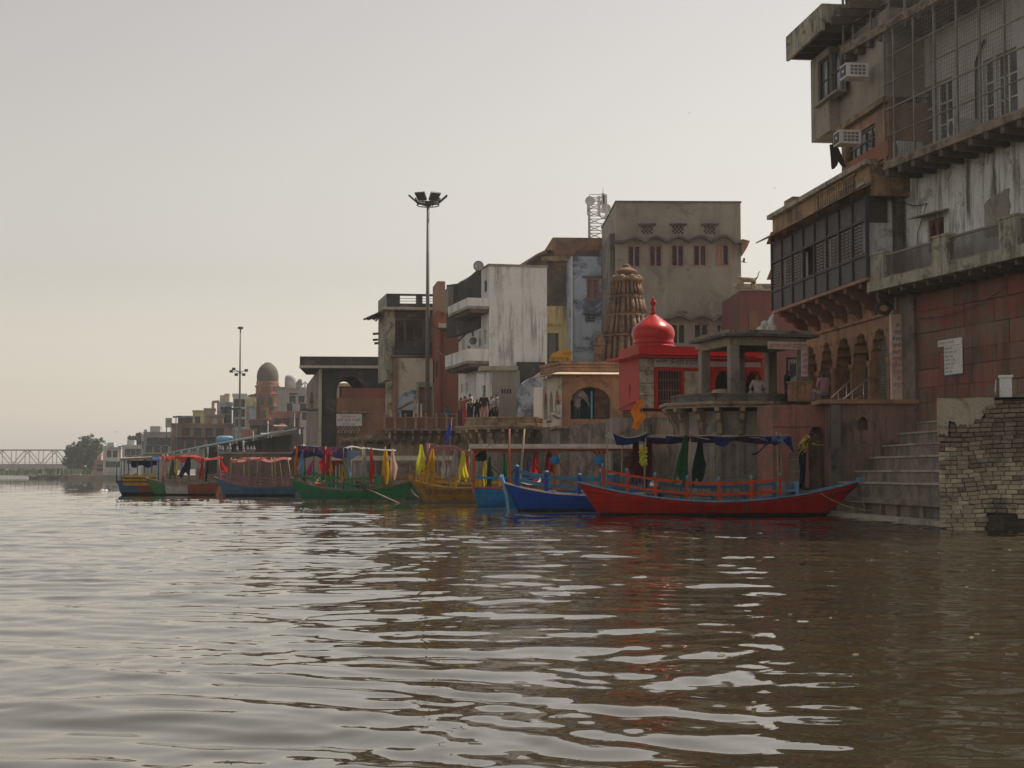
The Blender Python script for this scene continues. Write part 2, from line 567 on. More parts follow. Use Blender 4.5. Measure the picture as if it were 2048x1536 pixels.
o = mb.build('terrace', MATS['ghat stone'], recalc=True); tag(o, 'stone terrace along the river bank', kind='structure')

# ================================================================ boats
def paint(name, c, worn=(0.12, 0.09, 0.065), amt=0.22, rough=0.55):
    return mat(name, c, tuple(x * 0.78 for x in c), amt=0.6, scale=2.5, stain=worn, stain_amt=amt, stain_scale=2.2, streak=tuple(x * 0.35 + 0.01 for x in c), streak_amt=0.55, streak_scale=4,
               rough=rough, bump=0.12, bump_scale=9, spec=0.18, plank=0.15)
paint('red paint', (0.46, 0.014, 0.006)); paint('orange red paint', (0.62, 0.06, 0.015))
paint('royal blue paint', (0.006, 0.06, 0.36)); paint('pale blue paint', (0.16, 0.33, 0.52)); paint('sky blue paint', (0.02, 0.22, 0.55))
paint('green paint', (0.03, 0.20, 0.08)); paint('dark green paint', (0.02, 0.10, 0.045)); paint('yellow paint', (0.55, 0.29, 0.025)); paint('ochre hull', (0.40, 0.20, 0.035), amt=0.45)
paint('black paint', (0.022, 0.022, 0.028)); paint('white paint', (0.62, 0.60, 0.56)); paint('grey wood', (0.22, 0.19, 0.15)); paint('purple paint', (0.25, 0.13, 0.16))
paint('teal paint', (0.05, 0.22, 0.27)); paint('rust paint', (0.34, 0.10, 0.055)); paint('steel blue paint', (0.06, 0.17, 0.28)); paint('orange frame', (0.52, 0.11, 0.035)); paint('cream tin', (0.62, 0.56, 0.42))
paint('pale tin', (0.66, 0.55, 0.47)); paint('bamboo', (0.36, 0.27, 0.16)); paint('dark wood', (0.07, 0.05, 0.035)); paint('boot stripe', (0.34, 0.32, 0.27), amt=0.6)

def hull(name_, parent, L, B, hm, hb, hs, mats, bow_rake=0.9, stern_rake=0.35, keel=-0.32, boot=0.10, bands=None, stern_w=0.62, gun=None, deck=None, deckz=None, bow_w=0.05):
    """bow towards +x. mats: [upper, boot, gunwale, deck]"""
    N = 36
    prof = [(1.0, 1.0), (0.985, 0.82), (0.95, 0.6), (0.90, 0.38), (0.80, 0.0), (0.55, -0.6), (0.0, -1.0)]
    def sheer(t):
        f = max(0, (t - 0.45) / 0.55); a = max(0, (0.5 - t) / 0.5)
        return hm + (hb - hm) * f ** 2.1 + (hs - hm) * a ** 2.0
    def half(t):
        f = max(0, (t - 0.42) / 0.58); a = max(0, (0.45 - t) / 0.45)
        w = 1 - (1 - bow_w) * f ** 2.3 - (1 - stern_w) * a ** 2.2
        return B / 2 * w
    def pt(t, r, k):
        wfac, zf = prof[k]
        s = sheer(t); kz = keel * (1 - 0.75 * max(0, (t - 0.7) / 0.3) ** 2 - 0.6 * max(0, (0.2 - t) / 0.2) ** 2)
        z = boot + (s - boot) * zf if zf >= 0 else boot + (boot - kz) * zf
        fz = (z - kz) / (s - kz)
        x = -L / 2 + L * t
        x -= bow_rake * (1 - fz) * max(0, (t - 0.55) / 0.45) ** 1.5
        x += stern_rake * (1 - fz) * max(0, (0.4 - t) / 0.4) ** 1.5
        y = half(t) * wfac * (0.92 + 0.08 * fz)
        return Vector((x, r * y, z))
    mb = MB(); mb.sm = True
    K = len(prof)
    for r in (-1, 1):
        k0 = len(mb.v)
        for i in range(N + 1):
            for k in range(K):
                mb.v.append(pt(i / N, r, k))
        for i in range(N):
            for k in range(K - 1):
                a = k0 + i * K + k
                t = (i + 0.5) / N
                mb.cur = 1 if k >= 4 else 0
                if bands and k < 4:
                    for q, (tt, mi) in enumerate(bands):
                        if t <= tt:
                            mb.cur = mi; break
                mb.face((a, a + 1, a + K + 1, a + K) if r < 0 else (a, a + K, a + K + 1, a + 1))
    mb.sm = False
    for t in (0.0, 1.0):
        ring = [pt(t, -1, k) for k in range(K)] + [pt(t, 1, k) for k in reversed(range(K - 1))]
        mb.cur = 0 if t == 0 else 0
        if bands and t == 0: mb.cur = bands[0][1]
        mb.poly(ring)
    h = mb.build('hull', mats[0], parent, recalc=True)
    # gunwale planks
    for r in (-1, 1):
        mb = MB()
        for i in range(N):
            a = pt(i / N, r, 0); b = pt((i + 1) / N, r, 0)
            mb.hexa([a + Vector((0, -0.05, 0.0)), b + Vector((0, -0.05, 0.0)), b + Vector((0, 0.05, 0.0)), a + Vector((0, 0.05, 0.0)),
                     a + Vector((0, -0.05, 0.045)), b + Vector((0, -0.05, 0.045)), b + Vector((0, 0.05, 0.045)), a + Vector((0, 0.05, 0.045))])
        mb.build('gunwale', mats[1], parent)
        # rubbing strake just below
        mb = MB()
        for i in range(1, N - 1):
            a = pt(i / N, r, 1) + Vector((0, r * 0.012, 0.02)); b = pt((i + 1) / N, r, 1) + Vector((0, r * 0.012, 0.02))
            mb.bar(a, b, 0.03, 0.035)
        mb.build('rubbing_strake', mats[0][0], parent)
    mb = MB()
    dz = deckz if deckz is not None else hm - 0.12
    pr = []
    for i in range(1, N):
        t = i / N
        pr.append((pt(t, -1, 0), pt(t, 1, 0), max(dz, sheer(t) - 0.16)))
    for (a, b, z), (c, d, z2) in zip(pr[:-1], pr[1:]):
        mb.quad((a.x, a.y * 0.97, z), (c.x, c.y * 0.97, z2), (d.x, d.y * 0.97, z2), (b.x, b.y * 0.97, z))
    mb.build('deck', mats[2], parent)
    return pt, sheer, half
def railing(parent, pts, h, matr, pmat=None, rails=(0.95, 0.5), pw=0.06, ball=None, rw=0.05, rh=0.07):
    """pts: base points of the posts"""
    mb = MB()
    for a, b in zip(pts[:-1], pts[1:]):
        for f in rails:
            mb.bar(Vector(a) + Vector((0, 0, h * f)), Vector(b) + Vector((0, 0, h * f)), rw * 0.6, rh)
    rl = mb.build('railing', matr, parent)
    for p in pts:
        p = Vector(p)
        mb = MB(); mb.box(p.x - pw / 2, p.x + pw / 2, p.y - pw / 2, p.y + pw / 2, p.z - 0.05, p.z + h * 1.06)
        if ball:
            mb.cur = 1
            mb.lathe((p.x, p.y, p.z + h * 1.06), [(pw * 0.3, 0), (pw * 0.45, 0.02), (pw * 0.62, 0.06), (pw * 0.6, 0.09), (pw * 0.3, 0.125), (0.004, 0.135)], 10)
        mb.build('post', [pmat or matr, ball or matr], rl)
    return rl
def pole(parent, a, b, r, matr, name='canopy_pole'):
    return MB().tube(a, b, r, r * 0.85, 8).build(name, matr, parent)
def cloth(parent, fn, nu, nv, matr, name='canopy', label=None):
    return MB().grid(fn, nu, nv).build(name, matr, parent, label)
def hangcloth(top, w0, w1, h, seed, skew=0.0, ydir=(1, 0), pleat=0.05, ragged=0.4):
    """a pennant tied at its top and hanging in folds, wider and slanted at the bottom"""
    r = random.Random(seed); ph = r.uniform(0, 6.28); top = Vector(top); d = Vector((ydir[0], ydir[1], 0)).normalized(); n = Vector((-d.y, d.x, 0))
    cut = r.uniform(-1, 1); anc = r.choice((0.08, 0.3, 0.5, 0.85, 0.95)); f0 = r.uniform(7, 14)
    def fn(a, b):
        w = w0 + (w1 - w0) * b ** 0.9
        hh = h * (1 + ragged * (cut * (a - 0.5) * 1.6 + 0.35 * math.sin(a * 9 + ph)) * b)
        x = (a - anc + (anc - 0.5) * 0.5) * w + skew * b * (0.6 + 0.4 * b) + 0.03 * math.sin(b * 7 + ph) * b
        return top + d * x + n * (pleat * (0.3 + b) * math.sin(a * f0 + ph + b * 1.5 + 1.2 * math.sin(b * 4 + ph)) + 0.04 * math.sin(b * 5 + ph * 2) * b) + Vector((0, 0, -hh * b + 0.0))
    return fn
FLAGC = {'red': (0.62, 0.03, 0.03), 'dark red': (0.28, 0.025, 0.03), 'yellow': (0.80, 0.62, 0.03), 'amber': (0.75, 0.42, 0.03), 'lemon': (0.85, 0.80, 0.05), 'orange': (0.95, 0.30, 0.02),
         'blue': (0.05, 0.06, 0.36), 'light blue': (0.30, 0.52, 0.68), 'pink': (0.62, 0.08, 0.26), 'peach': (0.74, 0.50, 0.42), 'grey': (0.42, 0.38, 0.39), 'green': (0.03, 0.17, 0.07),
         'dark green': (0.012, 0.06, 0.04), 'navy': (0.025, 0.025, 0.07), 'maroon': (0.10, 0.02, 0.03), 'olive': (0.12, 0.15, 0.03), 'white': (0.7, 0.68, 0.64), 'black green': (0.02, 0.03, 0.025), 'crimson': (0.75, 0.06, 0.12)}
def flag(c, px0, py0, py1, wpx, Y, label, skew=0.0, seed=None, w0=0.22, pleat=0.06):
    """hanging pennant whose tied end shows at pixel (px0,py0), at the depth of the pole it is tied to"""
    top = W(px0, py0, Y); k = Y / F
    m = cloth_mat('flag ' + c, FLAGC[c], 0.4)
    w = wpx * k
    o = cloth(None, hangcloth((0, 0, 0), w * w0, w, (py1 - py0) * k, seed or int(px0 * 7 + py0), skew * k, (1, 0.12), pleat), 12, 12, m, name='flag')
    o.location = top
    tag(o, label, 'flag', 'flags hung on the boats')
    return o
def add_oar(a, b, blade, matr, bm, label):
    """shaft from a to b, blade of the given length continuing past a"""
    t = thing('oar', label, 'oar', tuple(b))
    a = Vector(a); b = Vector(b)
    MB().tube(b, a, 0.03, 0.032, 8).build('shaft', matr, t)
    d = (a - b).normalized(); e = a + d * blade; s = Vector((0, 0, 1)).cross(d).normalized(); s = d.cross(s).normalized()
    pts = [a - d * 0.25 - s * 0.04, a + d * blade * 0.3 - s * 0.13, e - s * 0.15, e + d * 0.05, e + s * 0.15, a + d * blade * 0.3 + s * 0.13, a - d * 0.25 + s * 0.04]
    nrm = d.cross(s)
    MB().extr([p + nrm * 0.018 for p in pts], -nrm * 0.036).build('blade', bm, t)
    return t
M_ = MATS

# ---------------------------------------------------------------- red boat
YR = 45.5
kR = YR / F
L = (1722 - 1155) * kR
red = thing('rowing_boat', 'long red wooden boat with orange railing and blue and white awning', 'boat', (XY(1438.5, YR), YR, 0), 0.0, 'boats moored along the ghat', world=False)
pt, sh, hf = hull('red', red, L, 1.75, 0.42, 1.04, 0.98, [[M_['red paint'], M_['black paint'], M_['boot stripe']], M_['pale blue paint'], M_['grey wood']], bow_rake=1.15, stern_rake=0.75, boot=0.10, stern_w=0.6)
def lx(px): return (px - 1438.5) * kR
xs = [1203, 1250, 1305, 1367, 1430, 1494, 1552]
for r, mt_ in ((-1, 'orange red paint'), (1, 'steel blue paint')):
    base = []
    for p_ in xs:
        t = (lx(p_) + L / 2) / L
        base.append((lx(p_), r * (hf(t) - 0.12), sh(t) + 0.02))
    railing(red, base, 0.56 if r < 0 else 0.42, M_[mt_], M_[mt_], rails=(0.92, 0.34), pw=0.08, ball=M_['pale blue paint'], rh=0.075)
# blue seat backs by the bow and cross benches
for p_ in (1560, 1586):
    MB().box(lx(p_) - 0.04, lx(p_) + 0.04, -0.55, 0.55, 0.45, 1.02).build('bench_end', M_['pale blue paint'], red)
MB().box(lx(1560), lx(1586), -0.5, 0.5, 0.72, 0.78).build('bench_seat', M_['pale blue paint'], red)
for p_ in (1240, 1300, 1360, 1420, 1480):
    MB().box(lx(p_) - 0.14, lx(p_) + 0.14, -0.68, 0.68, 0.66, 0.71).build('bench_seat', M_['grey wood'], red)
MB().box(L / 2 - 0.16, L / 2 + 0.03, -0.07, 0.07, 0.92, 1.14).build('bow_post', M_['pale blue paint'], red)
zc = ZY(872, YR)
for p_, r, top in ((1212, -0.7, 868), (1248, 0.6, 870), (1287, -0.7, 868), (1374, -0.75, 866), (1374, 0.75, 868), (1545, -0.7, 866), (1568, 0.6, 866)):
    t = (lx(p_) + L / 2) / L
    pole(red, (lx(p_) + (-0.05 if p_ < 1300 else 0.03), r, sh(t)), (lx(p_), r, ZY(top, YR) + 0.03), 0.024, M_['bamboo'])
for r in (-0.7, 0.7):
    pole(red, (lx(1282), r, zc), (lx(1572), r, zc - 0.02), 0.02, M_['bamboo'], 'canopy_rail')
blueW = cloth_mat('awning white', (0.72, 0.72, 0.72), 0.35); navyC = cloth_mat('awning navy', (0.02, 0.03, 0.13), 0.25); patC = cloth_mat('awning pattern', (0.05, 0.05, 0.22), 0.3, (0.32, 0.08, 0.06))
lblC = cloth_mat('awning pale blue', (0.22, 0.32, 0.52), 0.4)
def roofcl(x0, x1, z, sag, wob=0.03, w=0.78, z1=None):
    z1 = z if z1 is None else z1
    return lambda a, b: (x0 + (x1 - x0) * a, -w + 2 * w * b, z + (z1 - z) * a + sag * (-(math.sin(math.pi * b)) * 0.5 - abs(math.sin(math.pi * a * 3)) * 0.35) + wob * math.sin(9 * a + 5 * b))
cloth(red, roofcl(lx(1278), lx(1570), zc + 0.02, 0.16), 36, 10, blueW)
cloth(red, roofcl(lx(1278), lx(1570), zc - 0.03, 0.22), 36, 10, patC, 'canopy_lining')
# loose white end over the stern and the torn navy hem
cloth(red, lambda a, b: (lx(1212) + (lx(1288) - lx(1212)) * a, -0.72 + 1.4 * b, ZY(866, YR) + 0.02 - 0.62 * a * (1 - a) - 0.1 * b), 14, 8, blueW, 'canopy_end')
cloth(red, lambda a, b: (lx(1222) + (lx(1288) - lx(1222)) * a + 0.1 * b, -0.74 - 0.03 * math.sin(a * 14), ZY(868, YR) - 0.55 * a * (1 - a) - b * (0.30 * (1 - a) ** 1.2 + 0.03)), 14, 6, navyC, 'hem')
def hemfn(x0, x1, z, prof):
    def fn(a, b):
        i = a * (len(prof) - 1); k = min(int(i), len(prof) - 2); f = i - k
        hgt = prof[k] * (1 - f) + prof[k + 1] * f
        return (x0 + (x1 - x0) * a + 0.08 * b * math.sin(a * 20), -0.78 - 0.04 * math.sin(a * 25 + b * 2), z - 0.03 * abs(math.sin(a * 9)) - b * hgt)
    return fn
cloth(red, hemfn(lx(1325), lx(1572), zc - 0.02, [0.22, 0.10, 0.03, 0.02, 0.02, 0.02, 0.06, 0.26, 0.30, 0.24, 0.05, 0.02, 0.02, 0.03, 0.05, 0.10, 0.25, 0.12, 0.5]), 54, 6, navyC, 'hem')
cloth(red, hemfn(lx(1500), lx(1572), zc - 0.0, [0.02, 0.05, 0.16, 0.10, 0.22, 0.14, 0.42]), 24, 6, lblC, 'hem')
cloth(red, lambda a, b: (lx(1495) + (lx(1545) - lx(1495)) * a, -0.8, zc - 0.52 + 0.42 * a - 0.06 * b - 0.05 * math.sin(a * 8)), 14, 3, navyC, 'hem')
# cargo in the boat
mbx = MB(); mbx.lathe((lx(1310), 0.2, 0.78), [(0.02, 0.0), (0.14, 0.02), (0.17, 0.12), (0.13, 0.22), (0.05, 0.27), (0.01, 0.28)], 14)
o = mbx.build('steel_pot', mat('steel', (0.55, 0.55, 0.54), rough=0.3, metal=0.8, bump=0.05)); o.location = red.location
tag(o, 'round steel water pot on the bench of the red boat', 'pot')
# mooring rope from the red bow to the ghat step
def sag_rope(a, b, sag, r, n=10):
    a = Vector(a); b = Vector(b)
    return [a.lerp(b, i / n) + Vector((0, 0, -sag * 4 * (i / n) * (1 - i / n))) for i in range(n + 1)]
rp = MB().path(sag_rope(W(1640, 986, YR - 0.6), W(1744, 1021, 43.6), 0.12, 0.012), 0.012, 5)
tag(rp.build('mooring_rope', M_['bamboo']), 'thin mooring rope from the red boat to the ghat step', 'rope')

flag('green', 1372, 870, 962, 32, YR - 0.75, 'bright green pennant hanging under the awning of the red boat', skew=-14, seed=3)
flag('dark green', 1402, 880, 962, 34, YR + 0.3, 'dark bottle-green cloth hanging under the awning of the red boat', skew=-2, seed=4)
flag('maroon', 1275, 872, 958, 16, YR + 0.2, 'narrow dark maroon cloth twisted round the stern pole of the red boat', skew=-4, seed=5, w0=0.7)
flag('maroon', 1300, 876, 958, 26, YR + 0.7, 'wide dark maroon cloth hanging inside the red boat near its stern', skew=-12, seed=6, w0=0.5)
# orange flag on its own thin pole
fl = thing('temple_flag', 'ragged bright orange flag flying on a thin pole at the stern of the red boat', 'flag', tuple(W(1288, 960, YR + 0.4)))
b0 = W(1288, 960, YR + 0.4); t0 = W(1284, 797, YR + 0.4)
MB().tube(b0, t0, 0.012, 0.01, 6).build('flag_pole', M_['bamboo'], fl)
oc = cloth_mat('flag orange', FLAGC['orange'], 0.45)
def orf(a, b):
    lf = np.interp(b, np.linspace(0, 1, 8), [1277, 1269, 1264, 1261, 1264, 1269, 1265, 1260]); rt = np.interp(b, np.linspace(0, 1, 8), [1288, 1289, 1282, 1279, 1293, 1290, 1281, 1273])
    px = lf + (rt - lf) * a; py = 796 + 62 * b + 4 * (1 - a) * (1 - b) + 2.5 * math.sin(a * 5 + b * 9)
    p = W(px, py, YR + 0.4)
    return p + Vector((0, 0.05 * math.sin(a * 8 + b * 5), 0))
MB().grid(orf, 10, 16).build('cloth', oc, fl)

# ---------------------------------------------------------------- royal blue boat
YB = 51.2; kB = YB / F
blu = thing('rowing_boat', 'royal blue wooden boat with pale blue upright bow board', 'boat', (XY(1012, YB) + 2.55, YB, 0), R(180 - 3), 'boats moored along the ghat', world=False)
Lb = 5.2
pt, sh, hf = hull('blue', blu, Lb, 1.7, 0.52, 0.92, 0.62, [[M_['royal blue paint'], M_['black paint']], M_['pale tin'], M_['steel blue paint']], bow_rake=0.5, boot=0.08, stern_w=0.8, bow_w=0.2)
for r in (-1, 1):
    base = []
    for t in (0.10, 0.30, 0.52, 0.73, 0.92):
        base.append((-Lb / 2 + Lb * t, r * (hf(t) - 0.08), sh(t) + 0.02))
    railing(blu, base, 0.55, M_['steel blue paint'], M_['royal blue paint'], rails=(0.9, 0.4), pw=0.11, ball=M_['steel blue paint'], rh=0.11)
mbx = MB()
x = Lb / 2
mbx.extr([(x - 0.10, -0.19, -0.15), (x - 0.02, -0.16, 0.5), (x + 0.16, -0.15, 1.12), (x + 0.14, -0.08, 1.22), (x + 0.14, 0.10, 1.22), (x + 0.16, 0.16, 1.12), (x - 0.02, 0.16, 0.5), (x - 0.10, 0.19, -0.15)], (-0.10, 0, 0.0))
mbx.build('bow_board', M_['pale blue paint'], blu)
for t in (0.3, 0.5, 0.7):
    MB().box(-Lb / 2 + Lb * t - 0.14, -Lb / 2 + Lb * t + 0.14, -0.68, 0.68, 0.62, 0.67).build('bench_seat', M_['steel blue paint'], blu)
for px_, x0_ in ((1019, 0.0), (1045, 0.0)):
    bb = W(px_ - 2 if px_ < 1030 else 1040, 966, YB + 0.3); tt = W(px_ if px_ < 1030 else 1049, 858, YB + 0.3)
    o = MB().tube((0, 0, 0), tt - bb, 0.035, 0.03, 8).build('punt_pole', M_['rust paint'] if px_ < 1030 else M_['bamboo'])
    o.location = bb
    tag(o, 'upright reddish wooden pole standing at the bow of the royal blue boat' if px_ < 1030 else 'tall bare bamboo pole leaning up from the royal blue boat', 'pole')
mbx = MB(); mbx.grid(lambda a, b: W(1040 + 42 * a, 962 + 6 * math.sin(a * 3) - 12 * max(0, a - 0.75) * 4 * b + 2 * b, YB + 0.2) + Vector((0, 0.5 * b, 0)), 10, 4)
tag(mbx.build('folded_sheet', blueW), 'crumpled white sheet lying on the royal blue boat', 'cloth')

# ---------------------------------------------------------------- boat with the long tin roof and orange frame
YC = 57.8; kC = YC / F
x0, x1 = XY(945, YC), XY(1292, YC)
can = thing('canopy_boat', 'sky blue boat with long pale tin roof on an orange frame', 'boat', ((x0 + x1) / 2, YC, 0), R(180), 'boats moored along the ghat', world=False)
Lc = x1 - x0
cx_ = (x0 + x1) / 2
pt, sh, hf = hull('can', can, Lc, 1.8, 0.62, 0.72, 0.70, [[M_['sky blue paint'], M_['sky blue paint']], M_['orange frame'], M_['grey wood']], bow_rake=0.25, boot=0.06, stern_w=0.9, bow_w=0.72)
def lc(px): return -(XY(px, YC) - cx_)
zt = ZY(897, YC); zr = ZY(891, YC)
for p_ in (948, 1020, 1110, 1201, 1285):
    for r in (-0.85, 0.85):
        mbx = MB(); mbx.bar((lc(p_), r, 0.5), (lc(p_), r, zt), 0.08, 0.08)
        for s_ in (-1, 1):
            if abs(lc(p_) + s_ * 0.35) < Lc / 2:
                mbx.bar((lc(p_), r, zt - 0.32), (lc(p_) + s_ * 0.3, r, zt - 0.02), 0.05, 0.05)
        mbx.build('canopy_pole', M_['orange frame'], can)
for (pa, ya), (pb, yb) in (((1118, 925), (1155, 985)), ((1155, 985), (1176, 952))):
    a = W(pa, ya, YC + 0.3); b = W(pb, yb, YC + 0.3)
    loc = lambda v: (-(v.x - cx_), -(v.y - YC), v.z)
    MB().bar(loc(a), loc(b), 0.12, 0.05).build('brace', M_['orange red paint'], can)
for pa, pb in ((975, 1040), (1040, 990), (1065, 1110), (1195, 1240)):
    a = W(pa, 925, YC + 0.9); b = W(pb, 990, YC + 0.9)
    MB().bar(loc(a), loc(b), 0.05, 0.04).build('brace', M_['dark wood'], can)
n = 14
for i in range(n):       # overlapping tin sheets
    a0 = -Lc / 2 - 0.1 + (Lc + 0.2) * i / n; a1 = a0 + (Lc + 0.2) / n * 1.03
    mbx = MB(); dz = 0.004 * (i % 2)
    mbx.hexa([(a0, -1.1, zt + dz), (a1, -1.1, zt + dz), (a1, 1.1, zt + dz + 0.02), (a0, 1.1, zt + dz + 0.02), (a0, -1.1, zt + 0.02 + dz), (a1, -1.1, zt + 0.02 + dz), (a1, 1.1, zt + 0.06 + dz), (a0, 1.1, zt + 0.06 + dz)])
    mbx.build('roof_sheet', M_['pale tin'], can)
for r in (-1, 1):
    MB().hexa([(-Lc / 2 - 0.1, r * 1.105, zt - 0.02), (Lc / 2 + 0.1, r * 1.105, zt - 0.02), (Lc / 2 + 0.1, r * 1.13, zt - 0.02), (-Lc / 2 - 0.1, r * 1.13, zt - 0.02), (-Lc / 2 - 0.1, r * 1.105, zt + 0.15), (Lc / 2 + 0.1, r * 1.105, zt + 0.15), (Lc / 2 + 0.1, r * 1.13, zt + 0.15), (-Lc / 2 - 0.1, r * 1.13, zt + 0.15)]).build('roof_fascia', M_['pale tin'], can)
mbx = MB(); mbx.bar((-Lc / 2, 0.9, zt - 0.05), (Lc / 2, 0.9, zt - 0.05), 0.05, 0.09); mbx.bar((-Lc / 2, -0.9, zt - 0.05), (Lc / 2, -0.9, zt - 0.05), 0.05, 0.09)
mbx.build('roof_beam', M_['orange frame'], can)
MB().box(-Lc / 2 + 0.1, Lc / 2 - 0.1, -0.86, -0.80, 1.05, 1.13).build('railing', M_['steel blue paint'], can)
MB().box(-Lc / 2 + 0.1, Lc / 2 - 0.1, 0.80, 0.86, 1.05, 1.13).build('railing', M_['sky blue paint'], can)
for px_ in (1110, 1198):
    c = W(px_, 920, YC - 0.95)
    o = MB().lathe((0, 0, 0), [(0.005, -0.03), (0.16, -0.03), (0.18, -0.01), (0.18, 0.01), (0.16, 0.03), (0.005, 0.03)], 18, sx=1, sy=1).build('signal_disc', M_['sky blue paint'])
    o.rotation_euler = (R(90), 0, 0); o.location = c
    tag(o, 'round sky blue board hung on the orange roof frame, beside the crossed braces' if px_ < 1150 else 'round sky blue board hung on the end post of the orange roof frame', 'board')
for args in (('yellow', 968, 915, 975, 14, 'yellow'), ('dark green', 980, 915, 975, 16, 'dark green'), ('red', 1072, 905, 962, 24, 'bright red'), ('dark red', 1098, 902, 962, 28, 'wide crimson'), ('green', 1008, 908, 968, 14, 'mid green'), ('blue', 1056, 920, 965, 10, 'narrow blue')):
    flag(args[0], args[1], args[2], args[3], args[4], YC + 1.0, args[5] + ' cloth hanging under the long tin roof', skew=-6 if args[0] in ('red', 'dark red') else 3)

# ---------------------------------------------------------------- yellow boat
YY = 65.0; kY = YY / F
x0, x1 = XY(823, YY), XY(1010, YY)
yel = thing('rowing_boat', 'mustard yellow wooden boat with painted lettering on its hull', 'boat', ((x0 + x1) / 2, YY, 0), R(180 - 6), 'boats moored along the ghat', world=False)
Ly = x1 - x0 + 0.2
pt, sh, hf = hull('yel', yel, Ly, 1.6, 0.62, 1.02, 0.7, [[M_['ochre hull'], M_['grey wood']], M_['yellow paint'], M_['grey wood']], bow_rake=0.7, boot=0.10, stern_w=0.75, bow_w=0.12)
for r in (-1, 1):
    base = [(-Ly / 2 + Ly * t, r * (hf(t) - 0.08), sh(t) + 0.02) for t in (0.06, 0.3, 0.55, 0.78, 0.88)]
    railing(yel, base, 0.42, M_['yellow paint'], M_['yellow paint'], rails=(0.92, 0.45), pw=0.10, rh=0.09)
def hull_text(parent, s, x0, z0, h, w, m):
    q = text_mesh(Pl(1024, 1, 0), s, 0, 0, h, m, parent, maxw=w)
    ref = Pl(1024, 1, 0)
    for v in q.data.vertices:
        tx = v.co.x - ref.o.x; tz = v.co.z; x = x0 - tx; z = z0 + tz
        t = x / Ly + 0.5; zf = max(0, min(1, (z - 0.1) / (sh(t) - 0.1)))
        v.co = (x, hf(t) * (0.85 + 0.15 * zf ** 0.5) + 0.02, z)
hull_text(yel, 'श्री द्वारकाधीश की  जय हो', Ly / 2 - 0.75, 0.38, 0.2, 2.3, mat('brown ink', (0.10, 0.035, 0.012), bump=0))
MB().box(Ly / 2 - 0.28, Ly / 2 + 0.02, -0.12, 0.12, 0.95, 1.3).build('bow_post', M_['ochre hull'], yel)
tp = lambda px, py, dy=0.0: yel.matrix_basis.inverted() @ W(px, py, YY + dy)
for px_, top, dy in ((858, 889, -0.5), (875, 890, 0.5), (912, 895, -0.5), (938, 900, -0.5), (938, 898, 0.5)):
    pole(yel, tp(px_, 965, dy), tp(px_, top, dy), 0.022, M_['bamboo'])
pinkC = cloth_mat('awning faded pink', (0.42, 0.20, 0.20), 0.3)
inv = yel.matrix_basis.inverted()
cloth(yel, lambda a, b: inv @ (W(862 + 82 * a, 886 + 14 * a + 3 * math.sin(a * 9), YY - 0.7) + Vector((0, 1.4 * b, -0.12 * math.sin(b * 3.1)))), 18, 8, pinkC)
cloth(yel, lambda a, b: inv @ (W(862 + 82 * a, 886 + 14 * a + 3 * math.sin(a * 9) + b * (14 - 6 * a + 3 * math.sin(a * 17)), YY - 0.71)), 18, 4, pinkC, 'hem')
cloth(yel, lambda a, b: inv @ (W(851 + 12 * a + 2 * b, 886 + 48 * b, YY - 0.3) + Vector((0, 0.06 * math.sin(a * 9), 0))), 8, 8, pinkC, 'hem')
flag('lemon', 841, 889, 946, 22, YY - 0.8, 'lemon yellow pennant hanging at the bow of the yellow boat', skew=-3)
flag('amber', 866, 898, 952, 24, YY - 0.9, 'amber pennant hanging from the front awning pole of the yellow boat', skew=0)
flag('amber', 852, 930, 946, 12, YY - 0.9, 'small amber cloth beside the front awning pole of the yellow boat', skew=0, w0=0.8)
flag('white', 889, 900, 950, 10, YY - 0.75, 'narrow off-white pennant under the faded pink awning', skew=-2)
flag('grey', 911, 898, 955, 24, YY - 0.75, 'wide pale grey pennant under the faded pink awning', skew=-8)
flag('lemon', 926, 903, 958, 22, YY - 0.75, 'lemon yellow cloth at the inner end of the faded pink awning', skew=-3)
flag('crimson', 933, 908, 958, 9, YY - 0.5, 'narrow bright crimson pennant behind the yellow boat railing', skew=0)
fb = thing('temple_flag', 'thin blue flag wound round a pole above the yellow boat', 'flag', tuple(W(893, 960, YY + 0.3)))
MB().tube(W(893, 960, YY + 0.3), W(904, 835, YY + 0.3), 0.014, 0.01, 6).build('flag_pole', M_['bamboo'], fb)
MB().grid(lambda a, b: W(901 - 9 * b + (a - 0.5) * (8 * math.sin(b * 3.1) + 2), 846 + 40 * b + 4 * a, YY + 0.28) + Vector((0, 0.04 * math.sin(a * 8 + b * 6), 0)), 6, 12).build('cloth', cloth_mat('flag blue', FLAGC['blue'], 0.4), fb)

# ---------------------------------------------------------------- green boat
YG = 66.5; kG = YG / F
x0, x1 = XY(582, YG), XY(831, YG)
gre = thing('rowing_boat', 'green wooden boat hung with many coloured flags, an oar over its side', 'boat', ((x0 + x1) / 2, YG, 0), 0.0, 'boats moored along the ghat', world=False)
gx = (x0 + x1) / 2
Lg = x1 - x0
pt, sh, hf = hull('gre', gre, Lg, 1.6, 0.52, 0.95, 1.05, [[M_['green paint'], M_['boot stripe'], M_['rust paint']], M_['grey wood'], M_['dark green paint']], bow_rake=0.55, stern_rake=0.75, boot=0.14, stern_w=0.45)
for r in (-1, 1):
    base = [(-Lg / 2 + Lg * t, r * (hf(t) - 0.08), sh(t) + 0.02) for t in (0.05, 0.2, 0.31, 0.45, 0.58, 0.70, 0.82)]
    railing(gre, base, 0.5 if r < 0 else 0.55, M_['green paint'], M_['green paint'], rails=(0.9, 0.45), pw=0.07, rh=0.06)
lg = lambda v: Vector((v.x - gx, v.y - YG, v.z))
